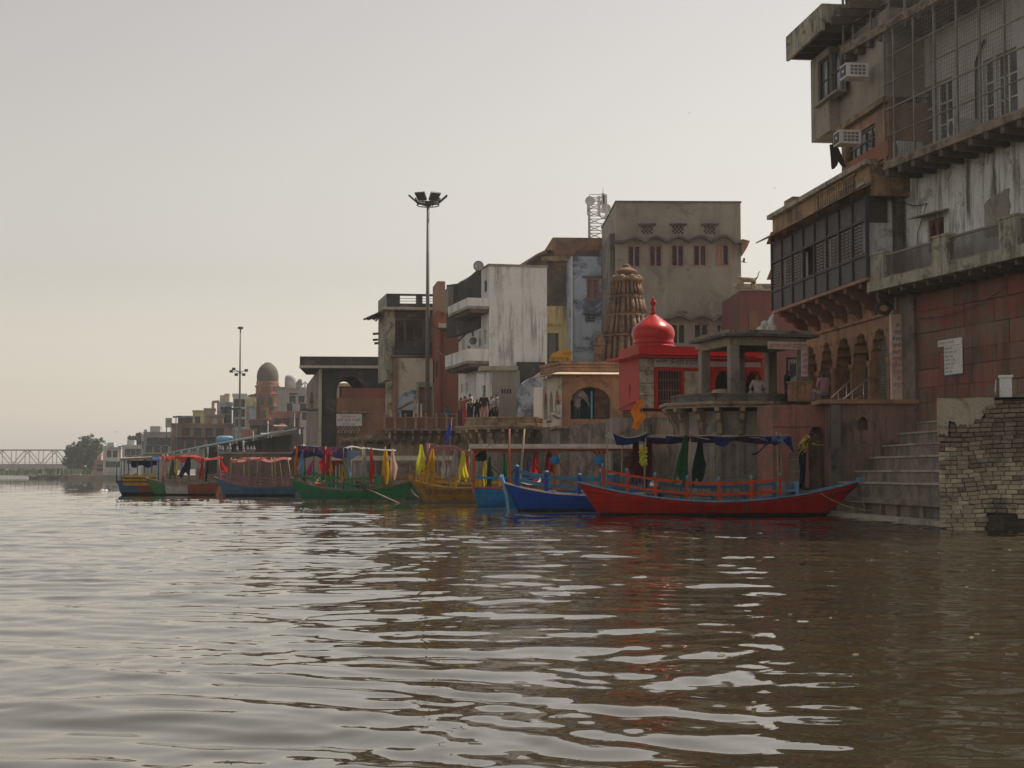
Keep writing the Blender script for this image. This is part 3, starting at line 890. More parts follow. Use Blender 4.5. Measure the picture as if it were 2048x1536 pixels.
for px_, r, top in ((594, -0.5, 893), (607, -0.5, 890), (632, -0.6, 895), (656, -0.7, 893), (691, -0.7, 897), (729, -0.7, 894), (745, -0.6, 896), (773, -0.6, 894), (787, -0.5, 898), (610, 0.5, 890), (700, 0.7, 892), (786, 0.5, 898)):
    t = (XY(px_, YG) - gx) / Lg + 0.5
    pole(gre, (XY(px_, YG) - gx, r, sh(t)), (XY(px_, YG) - gx, r, ZY(top, YG)), 0.025, M_['dark green paint'] if px_ in (632, 691) else M_['bamboo'])
cloth(gre, lambda a, b: lg(W(594 + 62 * a, 890 + 5 * a + 1.5 * math.sin(a * 8), YG - 0.6) + Vector((0, 1.2 * b, -0.08 * math.sin(3.1 * b)))), 16, 6, lblC)
cloth(gre, lambda a, b: lg(W(594 + 100 * a - 12 * b * (1 - a) ** 3, 891 + 5 * a + b * (20 + 5 * math.sin(a * 9) - 9 * max(0, a - 0.55)), YG - 0.62) + Vector((0, 0.05 * math.sin(a * 22), 0))), 24, 6, patC, 'hem')
cloth(gre, lambda a, b: lg(W(596 + 62 * a, 904 + 5 * a + b * (8 + 3 * math.sin(a * 9)), YG - 0.66) + Vector((0, 0.05 * math.sin(a * 22), 0))), 24, 3, navyC, 'hem')
cloth(gre, lambda a, b: lg(W(672 + 58 * a, 896 - 3 * math.sin(a * 2) + 2 * math.sin(a * 9), YG - 0.6) + Vector((0, 1.2 * b, -0.05 * math.sin(3.1 * b)))), 14, 6, blueW)
cloth(gre, lambda a, b: lg(W(734 + 54 * a, 895 + 4 * a * a + 2 * math.sin(a * 3.1), YG - 0.6) + Vector((0, 1.2 * b, -0.05 * math.sin(3.1 * b)))), 14, 6, blueW)
cloth(gre, lambda a, b: lg(W(664 + 60 * a, 898 + 4 * a + b * (22 * math.sin(3.0 * a + 0.15)), YG - 0.5) + Vector((0, 0.04 * math.sin(a * 14), 0))), 16, 6, lblC, 'hem')
MB().box(XY(620, YG) - gx, XY(650, YG) - gx, -0.5, 0.5, 0.72, 0.78).build('bench_seat', M_['rust paint'], gre)
MB().box(XY(690, YG) - gx, XY(740, YG) - gx, -0.3, 0.3, 0.72, 0.78).build('bench_seat', M_['green paint'], gre)
mbx = MB(); mbx.grid(lambda a, b: (lambda t: Vector((0.42 * (a - 0.5) * 1.2, 0.3 * math.cos(3.1 * b), 0.24 * math.sin(3.1 * b) * (0.7 + 0.3 * math.sin(a * 11)))))(0), 14, 10)
o = mbx.build('bundle', cloth_mat('bundle cloth', (0.62, 0.10, 0.08), 0.1, (0.7, 0.35, 0.2))); o.location = W(643, 970, YG)
tag(o, 'red patterned cloth bundle lying in the green boat', 'bundle')
G_ = ((594, 894, 946, 9, 'orange', 'slim orange pennant at the stern of the green boat', 0), (606, 900, 945, 14, 'light blue', 'light blue pennant at the stern of the green boat', -6),
      (627, 920, 950, 16, 'pink', 'magenta pink pennant hanging inside the green boat', -10), (656, 895, 942, 18, 'red', 'deep red pennant in the middle of the green boat', -6), (661, 912, 948, 8, 'orange', 'slim orange cloth beside the deep red pennant', 2),
      (691, 915, 962, 14, 'amber', 'amber pennant leaning in the middle of the green boat', -8), (694, 916, 955, 12, 'light blue', 'light blue cloth in the middle of the green boat', 4), (729, 898, 948, 14, 'grey', 'pale grey pennant under the white awning of the green boat', -4),
      (743, 896, 960, 13, 'red', 'bright red pennant under the white awning of the green boat', 5), (773, 900, 960, 22, 'amber', 'wide amber pennant near the bow of the green boat', 4), (786, 900, 954, 16, 'peach', 'pale peach pennant at the bow end of the green boat', 6))
for px_, y0_, y1_, w_, c_, lab, sk in G_:
    flag(c_, px_, y0_, y1_, w_, YG - 0.72, lab, skew=sk)
add_oar(W(735, 978, YG - 0.95), W(801, 1008, YG - 2.2), 0.75, M_['bamboo'], M_['dark wood'], 'long wooden oar with dark blade resting over the side of the green boat')
add_oar(W(820, 983, YG + 0.3), W(838, 996, YG + 0.2), 0.4, M_['bamboo'], M_['grey wood'], 'short pale oar between the green boat and the yellow boat')

# ---------------------------------------------------------------- boat with the cream roof, behind the green one
YQ = 74.0
x0, x1 = XY(668, YQ), XY(905, YQ); qx = (x0 + x1) / 2
qb = thing('canopy_boat', 'long boat with flat cream roof on thin poles, behind the green boat', 'boat', (qx, YQ, 0), 0.0, 'boats moored along the ghat', world=False)
Lq = x1 - x0
pt, sh, hf = hull('q', qb, Lq, 1.7, 0.6, 0.8, 0.8, [[M_['teal paint'], M_['grey wood']], M_['rust paint'], M_['grey wood']], stern_w=0.8)
zt = ZY(920, YQ)
MB().box(-Lq / 2, Lq / 2, -1.0, 1.0, zt, zt + 0.1).box(-Lq / 2 - 0.02, Lq / 2 + 0.02, -1.04, -1.0, zt - 0.03, zt + 0.19).build('roof', M_['cream tin'], qb)
for i in range(7):
    for r in (-0.75, 0.75):
        pole(qb, (-Lq / 2 + 0.2 + (Lq - 0.4) * i / 6, r, 0.5), (-Lq / 2 + 0.2 + (Lq - 0.4) * i / 6, r, zt), 0.022, M_['white paint'])
railing(qb, [(-Lq / 2 + 0.5 + (Lq - 1.0) * i / 6, -0.72, 0.58) for i in range(7)], 0.45, M_['rust paint'], rails=(0.9, 0.3))
flag('red', 678, 915, 928, 22, YQ - 0.9, 'small red cloth at the end of the cream boat roof', w0=0.8)

# ---------------------------------------------------------------- purple railed boat
YP = 84.0; kP = YP / F
x0, x1 = XY(430, YP), XY(604, YP); px0 = (x0 + x1) / 2
pur = thing('rowing_boat', 'dull teal-blue boat with purple railings and a faded red and white awning', 'boat', (px0, YP, 0), R(180), 'boats moored along the ghat', world=False)
Lp = x1 - x0
pt, sh, hf = hull('pur', pur, Lp, 1.7, 0.5, 1.05, 0.6, [[M_['steel blue paint'], M_['black paint'], M_['purple paint']], M_['purple paint'], M_['grey wood']], bow_rake=0.7, boot=0.14, stern_w=0.8)
for r in (-1, 1):
    base = [(-Lp / 2 + Lp * t, r * (hf(t) - 0.1), sh(t) + 0.02) for t in (0.02, 0.18, 0.34, 0.5, 0.66, 0.8, 0.93)]
    railing(pur, base, 0.5, M_['purple paint'], M_['purple paint'], rails=(0.95, 0.65, 0.3), pw=0.07, rh=0.06)
lp = lambda v: Vector((-(v.x - px0), -(v.y - YP), v.z))
for pa, pb, dy in ((460, 463, -0.6), (497, 499, -0.6), (513, 516, -0.6), (545, 543, 0.6), (552, 549, -0.6), (566, 558, 0.6), (584, 575, -0.6), (488, 487, 0.6)):
    pole(pur, lp(W(pa, 970, YP + dy)), lp(W(pb, 915, YP + dy)), 0.03, M_['bamboo'])
pwC = cloth_mat('awning red white', (0.62, 0.38, 0.34), 0.35, (0.60, 0.10, 0.08))
cloth(pur, lambda a, b: lp(W(460 + 116 * a, 917 + 3 * math.sin(a * 12), YP - 0.7) + Vector((0, 1.4 * b, -0.12 * math.sin(3.1 * b)))), 24, 6, pwC)
cloth(pur, lambda a, b: lp(W(460 + 74 * a, 917 + 3 * math.sin(a * 12) + b * (4 + 3 * math.sin(a * 17)), YP - 0.72)), 24, 3, pwC, 'hem')

# ---------------------------------------------------------------- green-white-orange boat
YT = 87.0
x0, x1 = XY(294, YT), XY(446, YT); tx = (x0 + x1) / 2
tri = thing('rowing_boat', 'boat with green, white and rust painted hull and red tattered awning', 'boat', (tx, YT, 0), R(180), 'boats moored along the ghat', world=False)
Lt = x1 - x0
pt, sh, hf = hull('tri', tri, Lt, 1.6, 0.62, 1.0, 0.75, [[M_['rust paint'], M_['black paint'], M_['white paint'], M_['green paint']], M_['grey wood'], M_['grey wood']], bow_rake=0.6, boot=0.12, stern_w=0.7, bands=[(0.42, 0), (0.73, 2), (1.01, 3)])
for r in (-1, 1):
    base = [(-Lt / 2 + Lt * t, r * (hf(t) - 0.1), sh(t) + 0.02) for t in (0.02, 0.2, 0.4, 0.6, 0.76)]
    railing(tri, base, 0.48, M_['grey wood'], M_['grey wood'], rails=(0.95, 0.6, 0.25), pw=0.08, rh=0.08)
lt = lambda v: Vector((-(v.x - tx), -(v.y - YT), v.z))
for pa, top, dy in ((327, 909, -0.5), (352, 912, -0.5), (378, 914, -0.5), (405, 915, -0.5), (416, 914, 0.5), (438, 912, -0.5), (446, 935, 0.3), (330, 909, 0.5)):
    pole(tri, lt(W(pa, 965, YT + dy)), lt(W(pa - (2 if pa < 430 else 0), top, YT + dy)), 0.03, M_['bamboo'] if pa != 446 else M_['rust paint'])
rdC = cloth_mat('awning red', (0.55, 0.06, 0.05), 0.4, (0.62, 0.20, 0.16))
cloth(tri, lambda a, b: lt(W(318 + 122 * a, 912 + 3 * math.sin(a * 10) + 3 * abs(a - 0.3), YT - 0.6) + Vector((0, 1.2 * b, -0.10 * math.sin(3.1 * b)))), 24, 6, rdC)
cloth(tri, lambda a, b: lt(W(324 + 84 * a, 911 + 4 * a + b * (9 + 4 * math.sin(a * 15)), YT - 0.62) + Vector((0, 0.05 * math.sin(a * 20), 0))), 24, 4, rdC, 'hem')
for args in ((329, 913, 955, 14, 'peach', 'dusty pink cloth at the bow pole of the green-white-rust boat', -4), (345, 918, 955, 14, 'olive', 'olive green cloth hanging under the red tattered awning', -2), (353, 918, 952, 5, 'lemon', 'narrow lemon yellow cloth strip under the red tattered awning', 2),
             (377, 914, 950, 22, 'navy', 'dark navy pennant hanging under the red tattered awning', -10), (404, 918, 955, 10, 'red', 'narrow red pennant hanging under the red tattered awning', -4), (416, 920, 958, 8, 'black green', 'blackish green cloth hanging under the red tattered awning', 0), (440, 914, 950, 14, 'red', 'bright red cloth draped over the end pole of the red tattered awning', 6)):
    flag(args[4], args[0], args[1], args[2], args[3], YT - 0.7, args[5], skew=args[6])

# ---------------------------------------------------------------- leftmost boat with flat roof
YL = 90.0
x0, x1 = XY(243, YL), XY(392, YL); lx0 = (x0 + x1) / 2
lef = thing('canopy_boat', 'boat with flat roof on blue posts and yellow scalloped seat panels', 'boat', (lx0, YL, 0), R(180), 'boats moored along the ghat', world=False)
Ll = x1 - x0
pt, sh, hf = hull('lef', lef, Ll, 1.9, 0.75, 0.8, 0.8, [[M_['rust paint'], M_['black paint'], M_['steel blue paint'], M_['rust paint']], M_['dark wood'], M_['grey wood']], bow_rake=0.2, boot=0.16, stern_w=0.9, bow_w=0.8, bands=[(0.5, 0), (0.73, 3), (1.01, 2)])
ll = lambda v: Vector((-(v.x - lx0), -(v.y - YL), v.z))
zt = ZY(918, YL)
for px_ in (243, 252, 284, 312, 340, 372):
    for r in (-0.85, 0.85):
        pole(lef, (-(XY(px_, YL) - lx0), r, 0.7), (-(XY(px_, YL) - lx0), r, zt), 0.035, M_['steel blue paint'])
mbx = MB(); mbx.hexa([ll(W(241, 921, YL - 1.1)), ll(W(304, 918, YL - 1.1)), ll(W(304, 918, YL + 1.1)), ll(W(241, 921, YL + 1.1)), ll(W(241, 917, YL - 1.1)), ll(W(304, 914, YL - 1.1)), ll(W(304, 913, YL + 1.1)), ll(W(241, 915, YL + 1.1))])
mbx.build('roof', M_['grey wood'], lef)
bC = cloth_mat('awning blue', (0.02, 0.12, 0.42), 0.35)
cloth(lef, lambda a, b: ll(W(303 + 85 * a, 917 + 2 * math.sin(a * 7), YL - 1.0) + Vector((0, 2.0 * b, 0.08 * math.sin(3.1 * b)))), 14, 6, bC)
cloth(lef, lambda a, b: ll(W(262 + 52 * a, 921 + b * (12 + 3 * math.sin(a * 12)), YL - 0.3)), 14, 4, navyC, 'hem')
for i in range(4):      # scalloped yellow panels along the side
    a0 = 246 + 16.5 * i; m0 = a0 + 8; a1 = a0 + 15.5
    q = [W(a0, 971, YL - 1.0), W(a1, 971, YL - 1.0), W(a1, 955, YL - 1.0), W(m0 + 3, 948, YL - 1.0), W(m0, 946, YL - 1.0), W(m0 - 3, 948, YL - 1.0), W(a0, 955, YL - 1.0)]
    MB().extr([ll(v) for v in q], (0, -0.06, 0)).build('seat_panel', M_['yellow paint'], lef)
mbx = MB()
for y_ in (956, 963):
    mbx.bar(ll(W(243, y_, YL - 1.07)), ll(W(312, y_, YL - 1.07)), 0.05, 0.06)
mbx.build('railing', M_['dark wood'], lef)

# ================================================================ right bank: sandstone house, riverside house, ghat
mat('red sandstone', (0.185, 0.060, 0.045), (0.135, 0.075, 0.055), scale=0.9, stain=(0.13, 0.098, 0.07), stain_amt=0.6, stain_scale=0.8, streak=(0.05, 0.035, 0.03), streak_amt=0.8, rand=0.15)
mat('brown sandstone', (0.31, 0.165, 0.095), (0.22, 0.12, 0.075), scale=1.3, stain=(0.10, 0.07, 0.05), stain_amt=0.35, stain_scale=1.5, streak=(0.06, 0.045, 0.035), streak_amt=0.5)
mat('ochre plaster', (0.30, 0.19, 0.10), (0.20, 0.135, 0.08), scale=1.0, stain=(0.08, 0.065, 0.05), stain_amt=0.55, stain_scale=1.0, streak=(0.05, 0.04, 0.03), streak_amt=0.7)
mat('grey cement', (0.26, 0.235, 0.19), (0.19, 0.17, 0.14), scale=0.8, stain=(0.11, 0.10, 0.085), stain_amt=0.4, stain_scale=0.7, streak=(0.07, 0.065, 0.055), streak_amt=0.6)
mat('dark cement', (0.12, 0.105, 0.09), (0.07, 0.062, 0.055), scale=0.9, stain=(0.03, 0.028, 0.026), stain_amt=0.45, stain_scale=0.9)
mat('whitewash', (0.70, 0.69, 0.68), (0.54, 0.54, 0.53), scale=0.9, stain=(0.20, 0.18, 0.16), stain_amt=0.36, stain_scale=1.1, streak=(0.07, 0.065, 0.06), streak_amt=1.0, streak_scale=3)
mat('clean white wall', (0.58, 0.56, 0.56), (0.45, 0.43, 0.43), scale=0.6, stain=(0.26, 0.23, 0.21), stain_amt=0.3, streak=(0.2, 0.18, 0.17), streak_amt=0.6)
mat('moss parapet', (0.33, 0.30, 0.23), (0.22, 0.20, 0.15), scale=1.4, stain=(0.05, 0.05, 0.04), stain_amt=0.42, stain_scale=1.6, streak=(0.05, 0.05, 0.04), streak_amt=0.8)
mat('pink plaster', (0.33, 0.125, 0.095), (0.22, 0.095, 0.075), scale=0.8, stain=(0.13, 0.095, 0.075), stain_amt=0.45, stain_scale=0.9, streak=(0.06, 0.05, 0.04), streak_amt=0.5)
mat('dark iron', (0.045, 0.042, 0.045), rough=0.6, bump=0.05, metal=0.2)
mat('grey iron', (0.17, 0.155, 0.15), (0.12, 0.08, 0.06), rough=0.6, bump=0.05)
mat('brown joist', (0.10, 0.075, 0.06), (0.05, 0.04, 0.035))
mat('orange plaster', (0.33, 0.175, 0.115), (0.25, 0.14, 0.10), stain=(0.14, 0.10, 0.08), stain_amt=0.35, streak=(0.08, 0.06, 0.05), streak_amt=0.6)
mat('white plastic', (0.66, 0.66, 0.63), rough=0.5, bump=0.0, fine=0.04)
mat('shutter grey', (0.16, 0.16, 0.15), rough=0.6)
mat('black ink', (0.03, 0.025, 0.03), bump=0); mat('red ink', (0.36, 0.05, 0.04), bump=0); mat('blue ink', (0.04, 0.12, 0.35), bump=0)
mat('sign white', (0.68, 0.65, 0.62), (0.55, 0.50, 0.46), bump=0, streak=(0.35, 0.3, 0.27), streak_amt=0.5)
mat('sign pink', (0.55, 0.40, 0.35), (0.42, 0.30, 0.26), bump=0, stain=(0.25, 0.17, 0.14), stain_amt=0.35)
mat('steel rail', (0.55, 0.54, 0.52), rough=0.3, metal=0.7, bump=0)
mat('painted shade', (0.03, 0.026, 0.024)); mat('teal curtain', (0.03, 0.11, 0.13)); mat('brown wood', (0.16, 0.085, 0.055), (0.10, 0.06, 0.04)); mat('pink brown wood', (0.24, 0.13, 0.12), (0.17, 0.10, 0.09))  # the near-black tone stands in for shade inside openings
glass_mat('dark glass'); glass_mat('sky glass', (0.10, 0.12, 0.13), 0.08)
M_ = MATS
TZ = 3.38
PA = Pl(1795, 48.5, -83.0)
PR = Pl(1810, 48.4, -74.8)
def bx(pl, u0, u1, z0, z1, d0, d1, name, m, parent, label=None):
    return MB().pbox(pl, u0, u1, z0, z1, d0, d1).build(name, m, parent, label)

# ---------------------------------------------------------------- sandstone house: arcade, screened balcony, upper block
hav = thing('sandstone_house', 'tall sandstone house with cusped arcade and long screened wooden balcony', 'house', tuple(PA.p(-5, TZ, 0)))
uS0 = PA.uz(1544, 540, 1.1)[0]; uS1 = PA.uz(1733, 480, 1.1)[0]
uL = uS0 - 0.25
zs0 = PA.uz(1545, 628, 1.1)[1]; zs1 = PA.uz(1544, 486, 1.1)[1]          # screened balcony bottom, top
zfr = zs0 - 0.75
# arcade wall
arcs = [(1606, 1634), (1641, 1665), (1672, 1703), (1706, 1738), (1742, 1777)]
ops = []
for i, (a, b) in enumerate(arcs):
    u0 = PA.uz(a, 720)[0]; u1 = PA.uz(b, 720)[0]
    top = TZ + 2.62; ops.append((u0, u1, TZ + 0.02, top, 'cusp', TZ + 1.62))
mb = MB(); wall_open(mb, PA, uL - 0.4, 0.0, TZ, zfr + 0.6, ops, 0.45); body(mb, PA, uL - 0.4, 0.0, TZ, zfr + 0.6, 9.0)
mb.build('arcade_wall', M_['brown sandstone'], hav)
bx(PA, uL - 0.4, -0.02, TZ + 0.01, zfr, -3.3, -3.0, 'inner_wall', M_['pink plaster'], hav)
for o_ in ops:   # engaged columns and little roundels
    for u in (o_[0] - 0.09, o_[1] + 0.09):
        q = PA.p(u, TZ, 0.02)
        MB().lathe(q, [(0.12, 0), (0.12, 0.12), (0.075, 0.2), (0.065, 1.35), (0.11, 1.45), (0.11, 1.58), (0.05, 1.62)], 10).build('column', M_['brown sandstone'], hav)
for o_ in ops:
    for u in (o_[0] + 0.12, o_[1] - 0.12):
        mb = MB(); c = PA.p(u, o_[3] - 0.12, 0.0)
        for k in range(8):
            a0, a1 = k * math.pi / 4, (k + 1) * math.pi / 4
            mb.poly([PA.p(u, o_[3] - 0.12, 0.05), PA.p(u + 0.08 * math.cos(a0), o_[3] - 0.12 + 0.08 * math.sin(a0), 0.01), PA.p(u + 0.08 * math.cos(a1), o_[3] - 0.12 + 0.08 * math.sin(a1), 0.01)])
        mb.build('roundel', M_['ochre plaster'], hav)
bx(PA, uL - 0.4, -0.01, TZ + 2.95, TZ + 3.05, 0.002, 0.09, 'string_course', M_['brown sandstone'], hav)
u0, u1 = ops[4][0], ops[4][1]
mb = MB()
for k in range(22):
    z = TZ + 0.3 + 2.25 * k / 22
    mb.pbox(PA, u0 + 0.01, u1 - 0.01, z, z + 0.085, -0.34, -0.30 - 0.02 * (k % 2))
mb.build('roller_shutter', M_['shutter grey'], hav)
bx(PA, u0, u1, TZ, TZ + 0.3, -0.4, 0.15, 'threshold', M_['ghat stone'], hav)
bx(PA, ops[1][0] - 0.1, ops[1][0] + 0.75, TZ + 0.2, TZ + 2.2, -1.6, -1.5, 'curtain', M_['teal curtain'], hav)
for k in (1, 2, 3):
    bx(PA, ops[k][0] + 0.05, ops[k][0] + 0.5, TZ + 0.9, TZ + 1.7, -2.98, -2.93, 'notice', M_['sign pink'], hav)
o = bx(PA, ops[0][1] - 0.62, ops[0][1] - 0.08, TZ + 0.35, TZ + 1.95, -1.0, -0.94, 'picture_board', M_['sign white'], None)
tag(o, 'tall white picture board standing inside the first cusped arch, beside the pavilion', 'board')
# corbels under the screened balcony
nb = 7
for i in range(nb):
    u = uS0 + (uS1 - uS0) * (i + 0.5) / nb
    mb = MB(); z = zs0
    out = [(0, z), (1.06, z), (1.06, z - 0.16), (0.86, z - 0.20), (0.78, z - 0.36), (0.52, z - 0.42), (0.42, z - 0.62), (0.18, z - 0.68), (0.08, z - 0.86), (0, z - 0.9)]
    mb.extr([PA.p(u - 0.13, zz, dd) for dd, zz in out], PA.u * 0.26)
    mb.build('bracket', M_['red sandstone'], hav)
bx(PA, uS0 - 0.1, uS1 + 0.05, zs0, zs0 + 0.10, 0, 1.14, 'balcony_floor', M_['brown sandstone'], hav)
# screen: frame, 8 x 3 panels
NB = 8; rows = [(0.0, 0.31), (0.31, 0.72), (0.72, 1.0)]
zh = zs1 - zs0
fr = MB()
for i in range(NB + 1):
    u = uS0 + (uS1 - uS0) * i / NB
    fr.pbox(PA, u - 0.05, u + 0.05, zs0 + 0.1, zs1, 1.02, 1.14)
for f in (0.03, 0.31, 0.72, 0.99):
    z = zs0 + zh * f
    fr.pbox(PA, uS0, uS1, z - 0.045, z + 0.045, 1.04, 1.12)
scr = fr.build('screen_frame', M_['dark iron'], hav)
mesh_m = mat('dark mesh', (0.085, 0.082, 0.085), (0.05, 0.05, 0.055), bump=0.3, bump_scale=60, rough=0.7)
rail_w = M_['white plastic']
for i in range(NB):
    ua = uS0 + (uS1 - uS0) * i / NB + 0.06; ub = uS0 + (uS1 - uS0) * (i + 1) / NB - 0.06
    for k, (f0, f1) in enumerate(rows):
        za, zb = zs0 + zh * f0 + 0.06, zs0 + zh * f1 - 0.06
        if k == 1:
            if i == 3: continue          # the open bay
            g_ = 3
            for q in range(g_):
                mb = MB()
                a_ = ua + (ub - ua) * (q + 0.12) / g_; b_ = ua + (ub - ua) * (q + 0.78) / g_
                for s_ in range(9):
                    z_ = za + (zb - za) * s_ / 9
                    mb.pbox(PA, a_, b_, z_ + 0.012, z_ + (zb - za) / 9 * 0.62, 1.05, 1.07)
                mb.pbox(PA, a_ - 0.02, a_, za, zb, 1.05, 1.07); mb.pbox(PA, b_, b_ + 0.02, za, zb, 1.05, 1.07)
                mb.build('lattice', M_['grey iron'], scr)
            if i in (0, 2, 4, 7):
                bx(PA, ua + 0.1, ub - 0.3, za, zb, 0.8, 0.82, 'curtain', M_['clean white wall'], scr)
        else:
            mb = MB(); mb.pbox(PA, ua, ub, za, zb, 1.06, 1.075)
            mb.build('mesh_panel', mesh_m, scr)
            mb = MB()
            for q in range(9):
                a_ = ua + (ub - ua) * (q + 0.1) / 9
                mb.pbox(PA, a_, a_ + (ub - ua) / 9 * 0.55, zb - 0.04, zb - 0.015, 1.077, 1.085)
                mb.pbox(PA, a_, a_ + (ub - ua) / 9 * 0.55, za + 0.015, za + 0.04, 1.077, 1.085)
            mb.build('slot_trim', M_['grey iron'], scr)
bx(PA, uS0, uS1, zs0 + 0.1, zs1 + 0.1, -0.1, 0.1, 'back_wall', M_['dark cement'], hav)
bx(PA, uS0 - 0.12, uS0 - 0.02, zs0, zs1 + 0.3, -0.3, 1.12, 'end_wall', M_['ochre plaster'], hav)
# white end return facing the ghat
PE = Pl(1735, 48.35, 7.0)
mb = MB()
wall_open(mb, PE, 0.0, 1.15, zs0 + 0.0, zs1 + 0.35, [(0.08, 0.78, zs0 + zh * 0.70, zs1 - 0.02)], 0.12)
mb.pbox(PE, 0.0, 1.15, zs0, zs0 + zh * 0.70, -0.2, -0.01)
mb.build('end_wall', M_['whitewash'], hav)
bx(PE, 0.1, 0.76, zs0 + zh * 0.70, zs1, -0.2, -0.12, 'dark_backing', M_['dark cement'], hav)  # dark sheet closing the opening in the end wall
bx(PE, -0.15, 1.35, zs1 + 0.35, zs1 + 0.45, -0.3, 0.35, 'eave', M_['moss parapet'], hav)
# eave over the screen, ochre attic, cornice with pierced frieze
zcor = PA.uz(1536, 440, 1.15)[1]
mb = MB()
mb.extr([PA.p(uS0 - 0.35, z, d) for d, z in ((0.9, zs1 + 0.34), (1.62, zs1 + 0.02), (1.62, zs1 + 0.07), (0.9, zs1 + 0.42))], PA.u * (uS1 - uS0 + 0.6))
mb.build('eave', M_['ochre plaster'], hav)
bx(PA, uS0 - 0.2, uS1 + 0.2, zs1 - 0.05, zcor, -8, 1.0, 'attic_wall', M_['ochre plaster'], hav)
bx(PA, uS0 - 0.3, uS1 + 0.22, zcor, zcor + 0.16, -8, 1.2, 'cornice', M_['moss parapet'], hav)
uf0 = PA.uz(1634, 400, 1.05)[0]; uf1 = PA.uz(1708, 350, 1.05)[0]
mb = MB()
for k in range(16):
    u = uf0 + (uf1 - uf0) * k / 16
    mb.pbox(PA, u, u + (uf1 - uf0) / 16 * 0.55, zcor - 0.55, zcor - 0.1, 1.004, 1.06)
    mb.pbox(PA, u, u + (uf1 - uf0) / 16 * 0.8, zcor - 0.36, zcor - 0.28, 1.006, 1.07)
mb.pbox(PA, uf0 - 0.1, uf1 + 0.1, zcor - 0.10, zcor - 0.02, 1.004, 1.08); mb.pbox(PA, uf0 - 0.1, uf1 + 0.1, zcor - 0.66, zcor - 0.58, 1.004, 1.08)
mb.build('pierced_frieze', M_['ochre plaster'], hav)
for zz in (zs1 + 0.35, zs0 + zh * 0.62):      # pointed eave ends at the far corner
    mb = MB(); mb.extr([PA.p(uS0 - 0.75, zz - 0.28, 1.1), PA.p(uS0 - 0.1, zz + 0.0, 1.1), PA.p(uS0 - 0.1, zz + 0.1, 1.1)], -PA.n * 1.4)
    mb.build('eave', M_['ochre plaster'], hav)
bx(PA, PA.uz(1563, 420, 1.0)[0], PA.uz(1580, 420, 1.0)[0], zcor + 0.16, zcor + 0.5, 0.5, 0.9, 'parapet_post', M_['ochre plaster'], hav)
# middle storey (orange) and grey upper block
um0 = PA.uz(1683, 300, 0.75)[0]; um1 = 1.6
zb0 = zcor + 0.16
zbk = PA.uz(1624, 285, 1.15)[1]; zrf = PA.uz(1622, 122, 1.15)[1]
w0 = PA.uz(1693, 300, 0.75)[0]; w1 = PA.uz(1750, 300, 0.75)[0]
zl = PA.uz(1690, 262, 0.75)[1]
r1 = (w0, w1, zb0 + 0.45, zl - 0.35)
mb = MB(); wall_open(mb, PA, um0, um1, zb0 - 0.2, zl, [r1], 0.2, d=0.75); body(mb, PA, um0, um1, zb0 - 0.2, zl, 8, 0.75)
mb.build('orange_wall', M_['orange plaster'], hav)
window(PA, r1, hav, M_['grey iron'], M_['dark glass'], bars=(4, 1), d=0.75)
bx(PA, w0 + 0.25, um1, zb0 - 0.1, zb0 + 0.42, 0.76, 0.82, 'red_band', mat('dull red band', (0.26, 0.09, 0.06), (0.18, 0.08, 0.055)), hav)
bx(PA, um0, um1, zl, zl + 0.18, 0.6, 0.95, 'ledge', M_['ochre plaster'], hav)
mb = MB(); uB0 = PA.uz(1622, 200, 1.15)[0]; uB1 = um0
bw = (PA.uz(1636, 165, 1.15)[0], PA.uz(1680, 165, 1.15)[0], PA.uz(1658, 195, 1.15)[1], zrf - 0.25)
wall_open(mb, PA, uB0, uB1, zbk, zrf, [bw], 0.2, d=1.15)
mb.quad(PA.p(uB1, zbk, 1.15), PA.p(uB1, zbk, -3), PA.p(uB1, zrf, -3), PA.p(uB1, zrf, 1.15))
mb.quad(PA.p(uB0, zbk, -3), PA.p(uB0, zbk, 1.15), PA.p(uB0, zrf, 1.15), PA.p(uB0, zrf, -3))
mb.quad(PA.p(uB0, zbk, -3), PA.p(uB1, zbk, -3), PA.p(uB1, zbk, 1.15), PA.p(uB0, zbk, 1.15))
mb.quad(PA.p(uB0, zbk, -3), PA.p(uB0, zrf, -3), PA.p(uB1, zrf, -3), PA.p(uB1, zbk, -3))
wu = (um0 + 0.15, um0 + 0.95, zrf - 1.15, zrf - 0.35)
wall_open(mb, PA, um0, um1, zl + 0.18, zrf, [wu], 0.2, d=0.78); body(mb, PA, um0, um1, zl + 0.18, zrf, 8, 0.78)
mb.build('upper_wall', M_['grey cement'], hav)
window(PA, bw, hav, M_['dark iron'], M_['dark glass'], bars=(2, 1), d=1.15)
window(PA, wu, hav, M_['dark iron'], M_['dark glass'], bars=(1, 0), d=0.78)
bx(PA, bw[0] - 0.1, bw[1] + 0.05, bw[2] - 0.08, bw[2], 0.95, 1.3, 'window_sill', M_['grey cement'], hav)
uR0 = PA.uz(1572, 100, 1.95)[0]; zr0 = PA.uz(1573, 122, 1.95)[1]; zr1 = PA.uz(1572, 74, 1.95)[1]
rf = bx(PA, uR0, um0 + 1.7, zr0 + 0.25, zr1, -6, 1.95, 'roof', M_['moss parapet'], hav)
bx(PA, uR0, um0 + 1.7, zr0, zr0 + 0.25, 1.85, 1.948, 'roof_fascia', M_['moss parapet'], rf)
for k in range(8):
    u = uR0 + 0.15 + k * 0.85
    bx(PA, u, u + 0.16, zr0 + 0.02, zr0 + 0.25, -1.0, 1.84, 'roof_joist', M_['brown joist'], rf)
bx(PA, um0 + 0.4, um1, zrf, zr1 + 6, -6, 0.7, 'top_wall', M_['dark cement'], hav)
bx(PA, -6, um0 - 0.3, zs1, zb0 + 2.0, -6.0, -1.0, 'rear_wall', M_['dark cement'], hav)
